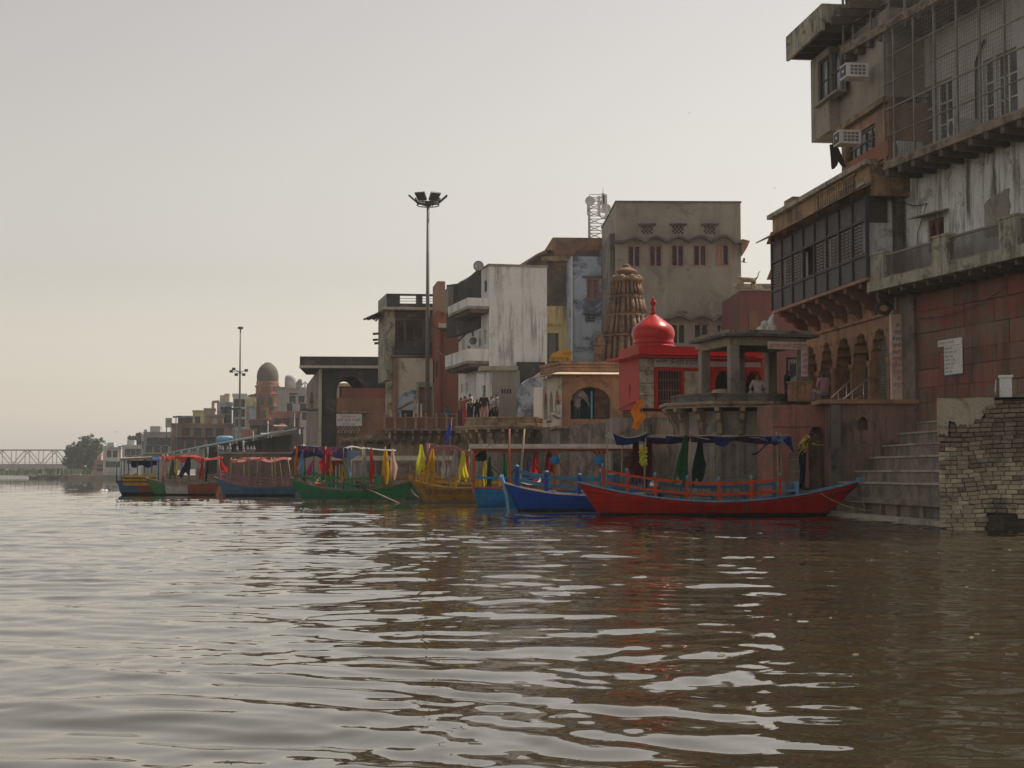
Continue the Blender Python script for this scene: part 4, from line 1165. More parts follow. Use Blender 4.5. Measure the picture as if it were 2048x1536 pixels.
# torn canvas hanging under the grey block
mb = MB(); mb.grid(lambda a, b: PA.p(PA.uz(1660, 310, 1.2)[0] + 0.55 * a + 0.1 * b, PA.uz(1668, 285, 1.2)[1] - b * (0.75 + 0.12 * math.sin(a * 9)), 1.2 - 0.3 * a * b + 0.04 * math.sin(a * 12)), 8, 8)
mb.build('torn_canvas', cloth_mat('dark canvas', (0.04, 0.035, 0.03), 0.1), hav)
# window air conditioners
def window_ac(pl, px, py, d, label):
    u, z = pl.uz(px, py, d)
    t = thing('air_conditioner', label, 'air conditioner', tuple(pl.p(u, z, d)), group='window air conditioners on the sandstone house')
    bx(pl, u, u + 0.62, z, z + 0.44, d - 0.72, d, 'casing', M_['white plastic'], t)
    bx(pl, u + 0.05, u + 0.57, z + 0.05, z + 0.39, d, d + 0.012, 'rear_grille', M_['dark iron'], t)
    bx(pl, u + 0.24, u + 0.38, z + 0.19, z + 0.26, d + 0.013, d + 0.017, 'label_plate', M_['white plastic'], t)
    mb = MB()
    for i in range(4):
        for j in range(3):
            a = d - 0.62 + i * 0.13; b = z + 0.07 + j * 0.11
            p = [pl.p(u + 0.622, b, a), pl.p(u + 0.622, b, a + 0.1), pl.p(u + 0.622, b + 0.08, a + 0.1), pl.p(u + 0.622, b + 0.08, a)]
            mb.extr(p, pl.u * 0.004)
    mb.build('side_louvre', M_['grey iron'], t)
    return t
window_ac(PA, 1680, 162, 1.75, 'white window air conditioner jutting from the grey upper block')
window_ac(PA, 1667, 294, 1.6, 'white window air conditioner jutting out below the grey upper block')

# ---------------------------------------------------------------- riverside house: red wall, whitewashed storey, caged balconies
riv = thing('riverside_house', 'old house with red sandstone base, whitewashed storey and caged upper balconies', 'house', tuple(PR.p(5, 2.6, 0)))
UE = 13.0
zb_lo = PR.uz(1738, 584, 1.25)[1]; zb_hi = zb_lo + 0.32
zl1 = PR.uz(1769, 340, 1.25)[1]; zl1t = zl1 + 0.2
z3 = PR.uz(1682, 110, 1.25)[1]; z3t = z3 + 0.22
win_w = PR.rect(1855, 428, 1888, 484)
wins = [PR.rect(1845, 160, 1864, 268), PR.rect(1873, 148, 1905, 248), PR.rect(1966, 98, 1987, 210), PR.rect(1992, 80, 2034, 198)]
wins = [(a, b, zl1t + 0.35, zl1t + 2.35) for a, b, _, _ in wins]
mb = MB()
wall_open(mb, PR, 0.0, UE, zb_hi, zl1t, [(win_w[0], win_w[1], zb_hi + 0.75, zb_hi + 1.75)], 0.2); body(mb, PR, 0.0, UE, 1.0, zl1t, 8)
mb.build('whitewashed_wall', M_['whitewash'], riv)
mb = MB(); wall_open(mb, PR, -0.2, UE, zl1t, z3 + 6, wins, 0.15); body(mb, PR, -0.2, UE, zl1t, z3 + 6, 8)
mb.build('upper_wall', M_['clean white wall'], riv)
mb = MB(); wall_open(mb, PR, 0.0, UE, 1.0, zb_hi, [], 0.1)
red_w = mb.build('base_wall', M_['dark cement'], riv)
bx(PR, 0.0, 0.9, 2.4, zb_lo + 0.05, 0.01, 0.16, 'cement_render', mat('rough cement', (0.15, 0.12, 0.10), (0.10, 0.085, 0.07), scale=2, stain=(0.06, 0.05, 0.04), stain_amt=0.4, bump=0.35, bump_scale=7), riv)
rr = random.Random(3)
z = 2.3; row = 0
while z < zb_lo:
    h = rr.choice([0.46, 0.56, 0.66]); u = 0.92 - rr.uniform(0, 0.05)
    while u < 9.5:
        w = rr.uniform(0.9, 1.9)
        mb = MB(); pr = 0.06 + rr.uniform(-0.006, 0.010); g_ = 0.007
        j = lambda: rr.uniform(-0.012, 0.012)
        mb.hexa([PR.p(u + g_ + j(), z + g_ + j(), pr), PR.p(u + w - g_ + j(), z + g_ + j(), pr), PR.p(u + w - g_, z + g_, 0.002), PR.p(u + g_, z + g_, 0.002),
                 PR.p(u + g_ + j(), z + h - g_ + j(), pr + j()), PR.p(u + w - g_ + j(), z + h - g_ + j(), pr), PR.p(u + w - g_, z + h - g_, 0.002), PR.p(u + g_, z + h - g_, 0.002)])
        mb.build('stone_block', M_['red sandstone'], red_w)
        u += w
    z += h
# lower balcony
bal = bx(PR, -0.05, UE, zb_lo, zb_hi, 0.005, 1.25, 'balcony', M_['moss parapet'], riv)
for k in range(12):
    bx(PR, 0.3 + k * 0.75, 0.42 + k * 0.75, zb_lo - 0.16, zb_lo - 0.002, 0.05, 1.12, 'joist', M_['brown joist'], bal)
posts = [(1737, 1766), (1862, 1893), (1998, 2036)]
pu = []
for a, b in posts:
    u0 = PR.uz(a, 530, 1.25)[0]; u1 = PR.uz(b, 530, 1.25)[0]; pu.append((max(u0, -0.04), u1))
pu += [(pu[2][0] + 2.2, pu[2][1] + 2.2)]
for u0, u1 in pu:
    bx(PR, u0, u1, zb_hi, zb_hi + 0.80, 1.0, 1.24, 'balcony_post', M_['moss parapet'], bal)
    bx(PR, u0 - 0.03, u1 + 0.03, zb_hi + 0.80, zb_hi + 0.86, 0.97, 1.27, 'post_cap', M_['moss parapet'], bal)
for (a0, a1), (b0, b1) in zip(pu[:-1], pu[1:]):
    u0, u1 = a1, b0; zl_, zh_ = zb_hi + 0.06, zb_hi + 0.70
    mb = MB()
    mb.pbox(PR, u0, u1, zh_, zh_ + 0.06, 1.08, 1.16); mb.pbox(PR, u0, u1, zl_ - 0.05, zl_, 1.08, 1.16)
    H = zh_ - zl_; st = 0.105; n = int((u1 - u0 + H) / st)
    for k in range(n):
        for s_ in (1, -1):
            a = u0 - H + k * st; p0 = (a, zl_) ; p1 = (a + H, zh_)
            ua, ub = max(a, u0), min(a + H, u1)
            if ub - ua < 0.02: continue
            za, zb = zl_ + (ua - a), zl_ + (ub - a)
            if s_ < 0: za, zb = zh_ - (za - zl_), zh_ - (zb - zl_)
            mb.bar(PR.p(ua, za, 1.12 + 0.008 * s_), PR.p(ub, zb, 1.12 + 0.008 * s_), 0.018, 0.012)
    mb.build('lattice_panel', M_['grey iron'], bal)
# twin-arched window in the whitewashed wall
wr = (win_w[0], win_w[1], zb_hi + 0.75, zb_hi + 1.75)
mb = MB(); c = (wr[0] + wr[1]) / 2
wall_open(mb, PR, wr[0], wr[1], wr[2], wr[3], [(wr[0] + 0.07, c - 0.05, wr[2] + 0.06, wr[3] - 0.08, 'point', wr[2] + 0.55), (c + 0.05, wr[1] - 0.07, wr[2] + 0.06, wr[3] - 0.08, 'point', wr[2] + 0.55)], 0.07, d=-0.06)
wn = mb.build('window', M_['brown wood'], riv); bx(PR, wr[0], wr[1], wr[2], wr[3], -0.19, -0.14, 'pane', M_['painted shade'], wn)  # near-black sheet paints the shade behind the twin arches
mb = MB(); mb.extr([PR.p(wr[0] - 0.3, z, d) for d, z in ((0.0, wr[3] + 0.14), (0.5, wr[3] + 0.06), (0.5, wr[3] + 0.1), (0.0, wr[3] + 0.2))], PR.u * (wr[1] - wr[0] + 0.6)); mb.build('window_hood', M_['moss parapet'], wn)
r = PR.rect(1970, 384, 2020, 470)
mb = MB(); rr2 = random.Random(9)
pts = [(r[0] + rr2.uniform(-.03, .03), r[2]), (r[1], r[2])] + [(r[1] + rr2.uniform(-.04, .04), r[2] + (r[3] - r[2]) * k / 5) for k in range(1, 6)] + [(r[1] - (r[1] - r[0]) * k / 6, r[3] - 0.14 * k / 6 + rr2.uniform(-.04, .04)) for k in range(1, 6)] + [(r[0] + rr2.uniform(-.04, .04), r[3] - 0.25 - (r[3] - r[2]) * k / 6) for k in range(0, 5)]
mb.extr([PR.p(u, z, 0.03) for u, z in pts], -PR.n * 0.028); mb.build('cement_patch', M_['grey cement'], riv)
# drain pipe and loose wires
mb = MB(); u = 0.12
mb.tube(PR.p(u, zb_hi, 0.12), PR.p(u, zl1 - 0.45, 0.12), 0.06, 0.06, 10); mb.tube(PR.p(u, zl1 - 0.45, 0.12), PR.p(u - 0.1, zl1, 0.3), 0.06, 0.06, 10)
mb.build('drain_pipe', M_['grey iron'], riv)
mb = MB(); mb.path(sag_rope(PR.p(0.15, zl1 - 0.75, 0.1), PR.p(1.6, zl1 - 1.05, 0.06), 0.1, 0), 0.013, 5); mb.path([PR.p(1.6, zl1 - 1.05, 0.06), PR.p(1.0, zl1 - 1.9, 0.05), PR.p(0.85, zb_hi, 0.05)], 0.012, 5)
mb.path(sag_rope(PR.p(1.1, zb_lo - 0.9, 0.2), PR.p(6.0, zb_lo - 0.5, 0.2), 0.25, 0), 0.012, 5)
mb.build('wire', M_['dark iron'], riv)
# middle and upper balconies with cages
def cage_balcony(zl, zt, u0, u1, upx, hgt, name, post_mat, mesh=True):
    b = bx(PR, u0, u1, zl, zt, 0.005, 1.25, 'balcony', mat('grimy slab', (0.22, 0.165, 0.115), (0.13, 0.10, 0.075), scale=2, stain=(0.05, 0.042, 0.035), stain_amt=0.5, stain_scale=2), riv)
    k = u0 + 0.05
    while k < u1 - 0.2:
        bx(PR, k, k + 0.2, zl - 0.2, zl - 0.002, 0.02, 1.2, 'joist', M_['brown joist'], b); k += 0.78
    mb = MB()
    for q in range(6):
        z = zt + hgt * (q + 0.02) / 5.0
        mb.pbox(PR, u0 + 0.04, u1, z, z + (0.05 if q in (0, 2) else 0.028), 1.17, 1.21)
    fr = mb.build('cage_frame', post_mat, b)
    for u in upx:
        mb = MB(); mb.pbox(PR, u - 0.03, u + 0.03, zt, zt + hgt, 1.155, 1.215); mb.build('cage_post', post_mat, fr)
    mb = MB()
    mb.pbox(PR, u0 + 0.04, u0 + 0.09, zt, zt + hgt, 0.02, 0.07)
    for q in range(5):
        z = zt + hgt * (q + 0.5) / 5.0
        mb.pbox(PR, u0 + 0.05, u0 + 0.08, z, z + 0.035, 0.07, 1.16)
    mb.build('cage_side', M_['dark iron'], fr)
    if mesh:
        mb = MB(); u = u0 + 0.12
        while u < min(u1, 8.0):
            mb.pbox(PR, u, u + 0.008, zt, zt + hgt, 1.18, 1.19); u += 0.09
        z = zt + 0.1
        while z < zt + hgt:
            mb.pbox(PR, u0 + 0.05, 8.0, z, z + 0.007, 1.176, 1.184); z += 0.12
        tag(mb.build('wire_mesh', post_mat, fr), kind='stuff')
    return b
ups = [PR.uz(x, 200, 1.19)[0] for x in (1769, 1788, 1828, 1870, 1915, 1961, 2011)]; ups += [ups[-1] + 1.0 * k for k in range(1, 5)]
cage_balcony(zl1, zl1t, ups[0] - 0.05, UE, ups, z3 - zl1t - 0.05, 'm', mat('cage grey', (0.20, 0.185, 0.175), (0.14, 0.11, 0.09), bump=0))
ups2 = [PR.uz(x, 60, 1.19)[0] for x in (1686, 1706, 1742, 1778)]; ups2 += [ups2[-1] + 0.95 * k for k in range(1, 11)]
cage_balcony(z3, z3t, ups2[0] - 0.05, UE, ups2, 3.2, 'u', M_['cage grey'], False)
for i, w in enumerate(wins):
    window(PR, w, riv, M_['white plastic'], M_['sky glass'], bars=(0 if i in (0, 2) else 1, 2), fw=0.07)
for k in range(4):
    u = ups2[1] + 0.5 + k * 2.0
    window(PR, (u, u + 1.1, z3t + 0.7, z3t + 2.5), riv, M_['white plastic'], M_['dark glass'], bars=(1, 1), d=0.24, depth=0.2)
mb = MB()
for u, zt_, s_ in ((wins[0][0] - 0.35, zl1t + 2.6, 1), (wins[2][0] - 0.3, zl1t + 2.7, 1)):
    pts = [PR.p(u - 0.05, zl1t + 0.05, 0.06), PR.p(u, zl1t + 1.3, 0.06), PR.p(u + 0.04, zt_ - 0.3, 0.06), PR.p(u + 0.25, zt_, 0.06), PR.p(u + 0.5, zt_ + 0.25, 0.06)]
    MB().path(pts, 0.035, 7).build('hose', M_['dark iron'], riv)
def split_ac(px, py, label):
    u, z = PR.uz(px, py, 1.0)
    z = zl1t
    t = thing('outdoor_unit', label, 'air conditioner', tuple(PR.p(u, z, 0.8)), group='split air conditioner units on the caged balcony')
    bx(PR, u, u + 0.32, z + 0.03, z + 0.60, 0.25, 1.1, 'casing', M_['white plastic'], t)
    # fan grille on the face towards the ghat end
    pl = Pl(0, 1, 0); pl.o = PR.p(u, 0, 0.25); pl.u = PR.n; pl.n = -PR.u
    mb = MB()
    for k in range(20):
        a0, a1 = k * math.pi / 10, (k + 1) * math.pi / 10
        c = lambda r, a, d: pl.p(0.36 + r * math.cos(a), z + 0.31 + r * math.sin(a), d)
        mb.quad(c(0.0, a0, 0.012), c(0.0, a1, 0.012), c(0.24, a1, 0.012), c(0.24, a0, 0.012))
    mb.build('fan_grille', M_['dark iron'], t)
    mb = MB()
    for k in range(20):
        a0, a1 = k * math.pi / 10, (k + 1) * math.pi / 10
        c = lambda r, a, d: PR.p(u + 0.16 + r * math.cos(a) * 0.55, z + 0.31 + r * math.sin(a), 1.1 + d)
        mb.quad(c(0.0, a0, 0.006), c(0.0, a1, 0.006), c(0.24, a1, 0.006), c(0.24, a0, 0.006))
    mb.build('fan_grille', M_['dark iron'], t)
    for a in (0.3, 0.9):
        bx(PR, u, u + 0.3, z, z + 0.03, a, a + 0.06, 'foot', M_['dark iron'], t)
split_ac(1792, 300, 'white split air conditioner unit with round fan, by the corner post of the cage')
split_ac(1902, 250, 'white split air conditioner unit with round fan, between two white framed windows')
# notice on the red wall
pn = PR.rect(1896, 690, 1932, 748)
nt = thing('notice_board', 'white printed notice with blue lower edge hung on the red sandstone wall', 'notice', tuple(PR.p(pn[0], pn[2], 0.12)))
bx(PR, pn[0], pn[1], pn[2], pn[3] - 0.01, 0.10, 0.125, 'board', M_['sign white'], nt)
bx(PR, pn[0] - 0.35, pn[1], pn[3], pn[3] + 0.19, 0.10, 0.13, 'heading', M_['sign white'], nt)
bx(PR, pn[0], pn[1], pn[2] - 0.035, pn[2] - 0.001, 0.10, 0.127, 'blue_edge', M_['sky blue paint'], nt)
for k, s_ in enumerate(('आरती समय', 'मंगला  प्रातः 5.30', 'श्रृंगार  7.00', 'राजभोग  11.00', 'उत्थापन  4.00', 'संध्या  6.30', 'शयन  8.00')):
    text_mesh(PR, s_, pn[0] + 0.04, pn[3] - 0.12 - k * (pn[3] - pn[2]) / 7.4, 0.07, M_['black ink'], nt, d=0.128, maxw=(pn[1] - pn[0]) * 0.9)
text_mesh(PR, 'श्री यमुना जी महारानी', pn[0] - 0.3, pn[3] + 0.06, 0.08, M_['red ink'], nt, d=0.133, maxw=pn[1] - pn[0] + 0.25)
# vertical sign at the house corner
PV = Pl(1785, 48.2, 5.0)
vs = thing('vertical_sign', 'tall narrow pinkish sign with stacked red and black lettering at the corner of the arcade', 'sign', tuple(PV.p(0, TZ, 0)))
wv = PV.uz(1808, 700)[0]
bx(PV, 0, wv, TZ, ZY(628, 48.2), -0.2, 0.0, 'panel', M_['sign pink'], vs)
for k, s_ in enumerate(('ॐ', 'घाट', 'के सामने', 'प्राचीन', 'दक्षिण', 'मुखी', 'श्री बाला', 'हनुमान', 'जी', 'मन्दिर')):
    text_mesh(PV, s_, wv / 2, ZY(655 + 13.2 * k, 48.2), 0.13, M_['red ink'] if k > 3 else M_['black ink'], vs, d=0.006, align='CENTER', maxw=wv * 0.86)
# ================================================================ ghat wall, steps, brick pillar
mat('step stone', (0.19, 0.155, 0.125), (0.12, 0.10, 0.085), scale=1.2, stain=(0.07, 0.06, 0.05), stain_amt=0.45, streak=(0.05, 0.045, 0.04), streak_amt=0.6)
mat('pale slab', (0.33, 0.29, 0.24), (0.22, 0.19, 0.16), scale=1.4, stain=(0.1, 0.085, 0.07), stain_amt=0.35)
PN = Pl(1660, 47.6, 0.0)
nw = thing('ghat_wall', 'grimy reddish ghat wall with small niche beside the steps', 'wall', tuple(PN.p(1, 0, 0)))
un1 = PN.uz(1845, 900)[0]; un0 = -0.02
ni = PN.rect(1716, 833, 1736, 861)
mb = MB(); wall_open(mb, PN, un0, un1, -0.6, TZ + 0.03, [(ni[0], ni[1], ni[2], ni[3], 'point', ni[2] + (ni[3] - ni[2]) * 0.62)], 0.3); body(mb, PN, un0, un1, -0.6, TZ + 0.03, 1.2)
mb.pbox(PN, ni[0], ni[1], ni[2], ni[3], -0.34, -0.3)
mb.build('wall', mat('grimy wall', (0.20, 0.115, 0.09), (0.13, 0.085, 0.07), scale=0.9, stain=(0.06, 0.05, 0.042), stain_amt=0.5, stain_scale=0.8, streak=(0.04, 0.035, 0.03), streak_amt=0.8), nw)
bx(PN, un0 - 0.3, un1, TZ + 0.03, TZ + 0.16, -1.3, 0.14, 'coping', M_['brown sandstone'], nw)
bx(PN, 0.02, 0.3, -0.6, TZ, 0.003, 0.1, 'pilaster', M_['dark cement'], nw)
# pinkish red wall with trefoil door
PD = Pl(1575, 48.3, 8.0)
pw = thing('ghat_wall', 'pinkish red ghat wall with dark trefoil doorway and ladder lines', 'wall', tuple(PD.p(0.5, 0, 0)))
ud1 = PD.uz(1662, 900)[0]; dr = PD.rect(1617, 852, 1652, 1000)
mb = MB(); wall_open(mb, PD, -0.5, ud1, -0.6, TZ + 0.03, [(dr[0], dr[1], -0.4, dr[3], 'round', dr[3] - 0.45)], 0.5); body(mb, PD, -0.5, ud1, -0.6, TZ + 0.03, 1.6)
mb.build('wall', M_['pink plaster'], pw)
bx(PD, dr[0] - 0.2, dr[1] + 0.1, -0.4, dr[3] + 0.1, -0.75, -0.5, 'door_recess', M_['ghat stone'], pw)
mb = MB()     # lower half-lobe on the right of the door
pts = arch_pts(dr[1] - 0.12, dr[1] + 0.22, dr[3] - 0.62, dr[3] - 0.28, 'round', 10)
bx(PD, dr[0] - 0.62, dr[0] - 0.12, -0.4, 1.9, 0.004, 0.05, 'lower_panel', M_['ghat stone'], pw)
for k in range(5):
    bx(PD, dr[0] - 0.62, dr[0] - 0.12, 0.15 + 0.38 * k, 0.18 + 0.38 * k, 0.05, 0.07, 'course_line', M_['pale slab'], pw)
bx(PD, -0.5, ud1, 2.72, 2.78, 0.003, 0.05, 'string_course', M_['pink plaster'], pw)
bx(PD, dr[1] + 0.05, ud1, -0.4, 1.35, 0.003, 0.08, 'plinth', M_['ghat stone'], pw)
# steps: treads run along the bank, climbing away from the water
st = thing('ghat_steps', 'broad stone ghat steps climbing from the water to the terrace', 'steps', (11.5, 44, 0))
steps_px = [(1679, 963), (1712, 941), (1743, 914), (1770, 890), (1802, 866), (1836, 844)]
zs_ = [ZY(y, 47.3) for _, y in steps_px]; xs_ = [XY(x, 47.3) for x, _ in steps_px]
Y0, Y1 = 36.0, 47.58
tl = math.tan(R(4.0))     # treads drift to the right towards the viewer
def tread(x0, x1, z0, z1, name, m, ya=Y0, yb=Y1, lip=0.0):
    mb = MB()
    f = lambda x, y: x + (47.58 - y) * tl
    mb.hexa([(f(x0, ya), ya, z0), (f(x1, ya), ya, z0), (f(x1, yb), yb, z0), (f(x0, yb), yb, z0), (f(x0, ya), ya, z1), (f(x1, ya), ya, z1), (f(x1, yb), yb, z1), (f(x0, yb), yb, z1)])
    return mb.build(name, m, st)
for i in range(6):
    x0 = xs_[i]; x1 = xs_[i + 1] if i < 5 else x0 + 2.4
    tread(x0, x1 + 0.3, -0.5, zs_[i] - 0.05, 'step', M_['step stone'])
    for k in range(5):      # nosing slabs
        ya = Y0 + (Y1 - Y0) * k / 5; yb = Y0 + (Y1 - Y0) * (k + 1) / 5 - 0.02
        tread(x0 - 0.04, x1 + 0.02, zs_[i] - 0.05, zs_[i] + rnd.uniform(-0.008, 0.008), 'step_slab', M_['pale slab'], ya, yb)
# extra top treads up to the terrace
for i in range(2):
    tread(xs_[5] + 0.45 + 0.4 * i, xs_[5] + 3.0, 1.0, zs_[5] + 0.28 * (i + 1), 'step', M_['step stone'])
# lowest landing on piers over a dark gap, and the ledge at the water
tread(xs_[0] - 0.25, xs_[0] + 0.4, 0.42, 0.56, 'landing_slab', M_['step stone'], 36.0, 47.56)
for y in (37.5, 39.6, 41.7, 43.0, 45.6):
    tread(xs_[0] - 0.1, xs_[0] + 0.1, -0.5, 0.42, 'pier', M_['ghat stone'], y, y + (0.25 if y != 45.6 else 1.9))
tread(xs_[0] + 0.06, xs_[0] + 0.12, -0.5, 0.41, 'back_wall', M_['painted shade'], 36.0, 47.5)  # near-black face gives the hollow below the landing its shade
tread(xs_[0] - 0.75, xs_[0] - 0.05, -0.6, 0.10, 'ledge', M_['pale slab'], 36.0, 47.5)
# mooring hook on the ledge
o = MB().path([(xs_[0] - 0.1, 43.6, 0.1), (xs_[0] - 0.14, 43.6, 0.42), (xs_[0] - 0.5, 43.7, 0.46)], 0.016, 6).build('mooring_iron', M_['grey iron']); tag(o, 'bent iron mooring rod on the ledge below the steps', 'rod')

# ---------------------------------------------------------------- brick pillar
PB = Pl(1876, 34.3, -15.0)
bp_ = thing('brick_wall', 'old bulging brick pier with a patch of plaster, standing in the water', 'wall', tuple(PB.p(1, 0, 0)))
zt = ZY(798, 34.3)
kb = 34.3 / F
BW, BH = 0.25, 0.101
mat('old brick', (0.36, 0.30, 0.20), (0.22, 0.18, 0.13), amt=0.55, scale=1.2, stain=(0.07, 0.07, 0.05), stain_amt=0.42, stain_scale=1.6, rand=0.2, bump=0.4, bump_scale=14)
mat('reddish brick', (0.18, 0.13, 0.095), (0.11, 0.085, 0.065), amt=0.5, scale=1.2, stain=(0.06, 0.055, 0.045), stain_amt=0.45, stain_scale=1.4, rand=0.3, bump=0.4, bump_scale=14)
mat('mortar', (0.075, 0.065, 0.05), (0.04, 0.036, 0.03), bump=0.4, bump_scale=20)
def bulge(u, z):
    """how far the courses lean out, and how much they sag"""
    d = 0.10 * math.exp(-((u - 0.75) / 0.35) ** 2) * (0.4 + 0.6 * math.sin(max(0, min(1, (z + 0.2) / 2.2)) * 3.1)) + 0.03 * math.sin(3 * u + 2 * z)
    d -= 0.10 * max(0, u - 1.05)
    s = 0.055 * math.tanh((u - 0.78) * 3.2) * (1 if z < 2.0 else max(0.2, 2.6 - z)) * min(1, max(0, z / 0.8)) + 0.02 * math.sin(2.3 * u + z)
    return d, s
core = MB()
core.grid(lambda a, b: PB.p(0.04 + 4.2 * a, -0.5 + (zt + 0.46) * b, bulge(0.04 + 4.2 * a, -0.5 + (zt + 0.46) * b)[0] - 0.03), 40, 30)
core.quad(PB.p(0.04, -0.5, -0.03), PB.p(0.04, zt - 0.04, -0.03), PB.p(0.04, zt - 0.04, -1.5), PB.p(0.04, -0.5, -1.5))
core.quad(PB.p(4.24, -0.5, -0.03), PB.p(4.24, -0.5, -1.5), PB.p(4.24, zt - 0.04, -1.5), PB.p(4.24, zt - 0.04, -0.03))
core.quad(PB.p(0.04, zt - 0.04, 0.06), PB.p(4.24, zt - 0.04, 0.06), PB.p(4.24, zt - 0.04, -1.5), PB.p(0.04, zt - 0.04, -1.5))
core.build('core', M_['mortar'], bp_)
bm0 = []
br = random.Random(21)
for v in range(6):          # a few chipped brick shapes, shared by all bricks
    mb = MB(); w, h = BW / 2 - 0.006, BH / 2 - 0.0055
    q = lambda: br.uniform(-0.007, 0.007)
    c = 0.012
    mb.hexa([(-w + q(), -0.06, -h + q()), (w + q(), -0.06, -h + q()), (w, 0.06, -h), (-w, 0.06, -h), (-w + q(), -0.06, h + q()), (w + q(), -0.06, h + q()), (w, 0.06, h), (-w, 0.06, h)])
    me = bpy.data.meshes.new('brick'); me.from_pydata(mb.v, [], mb.f)
    bm = bmesh.new(); bm.from_mesh(me)
    fe = [e for e in bm.edges if all(x.co.y < 0 for x in e.verts)]
    bmesh.ops.bevel(bm, geom=fe, offset=c, segments=1, affect='EDGES'); bm.to_mesh(me); bm.free(); me.update()
    me.materials.append(M_['old brick'] if v < 4 else M_['reddish brick']); bm0.append(me)
nrow = int((zt + 0.12) / BH); cnt = 0
def plaster_edge(u):       # lower edge of the plaster patch over the pier's upper left
    return zt - 0.55 + 0.13 * math.sin(7 * u) * 0.4 - (0.25 if u < 0.22 else 0) + 0.55 * max(0, (u - 0.55)) ** 1.2 * 0.9 + 0.35 * max(0, u - 0.9)
for rw in range(nrow):
    z = -0.10 + rw * BH
    u = -0.005 if rw % 2 else -0.005
    first = True
    while u < 1.95:
        wd = BW if br.random() > 0.25 else BW * 0.62
        if first and rw % 2: wd = BW * 0.55
        first = False
        uc = u + wd / 2
        if uc > 0.02:
            d, s = bulge(uc, z); zz = z + s
            hole = (1.0 < uc < 1.9 and z < 0.33 - 0.1 * abs(uc - 1.3)) or br.random() < 0.006
            if zz < min(zt - 0.05, plaster_edge(uc)) and cnt < 300 and not (uc - wd / 2 < -0.03) and not hole:
                red_ = z > 1.75 + 0.25 * math.sin(3 * uc) or br.random() < 0.12
                o = bpy.data.objects.new('brick', bm0[br.randrange(4, 6) if red_ else br.randrange(0, 4)]); col.objects.link(o)
                o.parent = bp_
                o.location = PB.p(uc, zz, d + br.uniform(-0.008, 0.012)) - WORLDLOC[bp_]
                sl = (bulge(uc + 0.05, z)[1] - bulge(uc - 0.05, z)[1]) / 0.1
                o.rotation_euler = (br.uniform(-.03, .03), -0.7 * math.atan(sl) + br.uniform(-.015, .015), R(-15) + br.uniform(-.03, .03))
                o.scale = (wd / BW, 1, 1); cnt += 1
        u += wd
mb = MB()          # the bricks further along, out of view from the water
for rw in range(nrow):
    u = 1.98 + (0.1 if rw % 2 else 0)
    while u < 4.1:
        z = -0.10 + rw * BH; d = bulge(u, z)[0]; z += bulge(u, z)[1]
        if z < zt - 0.06: mb.pbox(PB, u + 0.006, u + BW - 0.006, z - BH / 2 + 0.006, z + BH / 2 - 0.006, d - 0.06, d + br.uniform(0.02, 0.05))
        u += BW
tag(mb.build('bricks', M_['old brick'], bp_), kind='stuff')
# plaster patch with ragged edge, and coping
mb = MB()
mb.grid(lambda a, b: PB.p(-0.02 + 1.22 * a, (plaster_edge(-0.02 + 1.22 * a) - 0.03 + 0.04 * math.sin(a * 31) + 0.03 * math.sin(a * 67)) * (1 - b) + (zt + 0.02) * b, 0.085 + 0.02 * math.sin(a * 5 + b * 3) - 0.06 * max(0, a - 0.9) * 5), 40, 8)
mb.quad(PB.p(-0.02, zt - 0.75, 0.085), PB.p(-0.02, zt + 0.02, 0.085), PB.p(-0.02, zt + 0.02, -1.4), PB.p(-0.02, zt - 0.75, -1.4))
mb.quad(PB.p(-0.02, zt + 0.02, 0.09), PB.p(4.3, zt + 0.02, 0.09), PB.p(4.3, zt + 0.02, -1.5), PB.p(-0.02, zt + 0.02, -1.5))
mb.build('plaster', mat('old plaster', (0.30, 0.26, 0.185), (0.21, 0.18, 0.13), stain=(0.08, 0.07, 0.055), stain_amt=0.35, stain_scale=1.5, bump=0.3, bump_scale=12), bp_)
mb = MB()          # collapsed lower courses, too broken to pick apart
for i in range(26):
    u = br.uniform(0.95, 2.3); z = br.uniform(-0.15, 0.28); w = br.uniform(0.1, 0.3)
    mb.pbox(PB, u, u + w, z, z + br.uniform(0.05, 0.1), -0.3, br.uniform(-0.2, 0.02))
mb.build('broken_courses', mat('wet brick', (0.05, 0.045, 0.035), (0.03, 0.027, 0.022), bump=0.4, bump_scale=12), bp_)
# things on top behind the pier: white post box and thin rod
PG = Pl(1990, 37.0, -15)
gp = thing('gate_post', 'white stone gate post on the wall behind the brick pier', 'post', tuple(PG.p(0, 2.6, 0)))
a = PG.rect(2000, 755, 2024, 798)
bx(PG, a[0], a[1], 2.2, a[3], -0.3, 0, 'shaft', M_['whitewash'], gp); bx(PG, a[0] - 0.03, a[1] + 0.03, a[3], a[3] + 0.06, -0.33, 0.03, 'cap', M_['whitewash'], gp)
o = MB().tube(W(1990, 800, 37.2), W(1992, 760, 37.2), 0.018, 0.018, 6).build('steel_rod', M_['steel rail']); tag(o, 'thin steel rod standing beside the white gate post', 'rod')
# stair handrails on the terrace
PH = Pl(1700, 48.2, 0)
hr = thing('handrail', 'steel handrails slanting up the terrace stair in front of the arcade', 'handrail', tuple(W(1700, 800, 48.6)))
for (xa, ya, xb, yb) in ((1662, 796, 1703, 759), (1686, 799, 1740, 754)):
    mb = MB(); A = W(xa, ya, 48.6); B_ = W(xb, yb, 49.4); mb.tube(A, B_, 0.024, 0.024, 8)
    for q in (0.35, 0.75):
        p_ = A.lerp(B_, q); mb.tube(p_, (p_.x, p_.y, TZ), 0.016, 0.016, 6)
    mb.tube(A + Vector((0.25, 0, -0.05)), B_ + Vector((0.1, 0, -0.45)), 0.014, 0.014, 6)
    mb.build('rail', M_['steel rail'], hr)
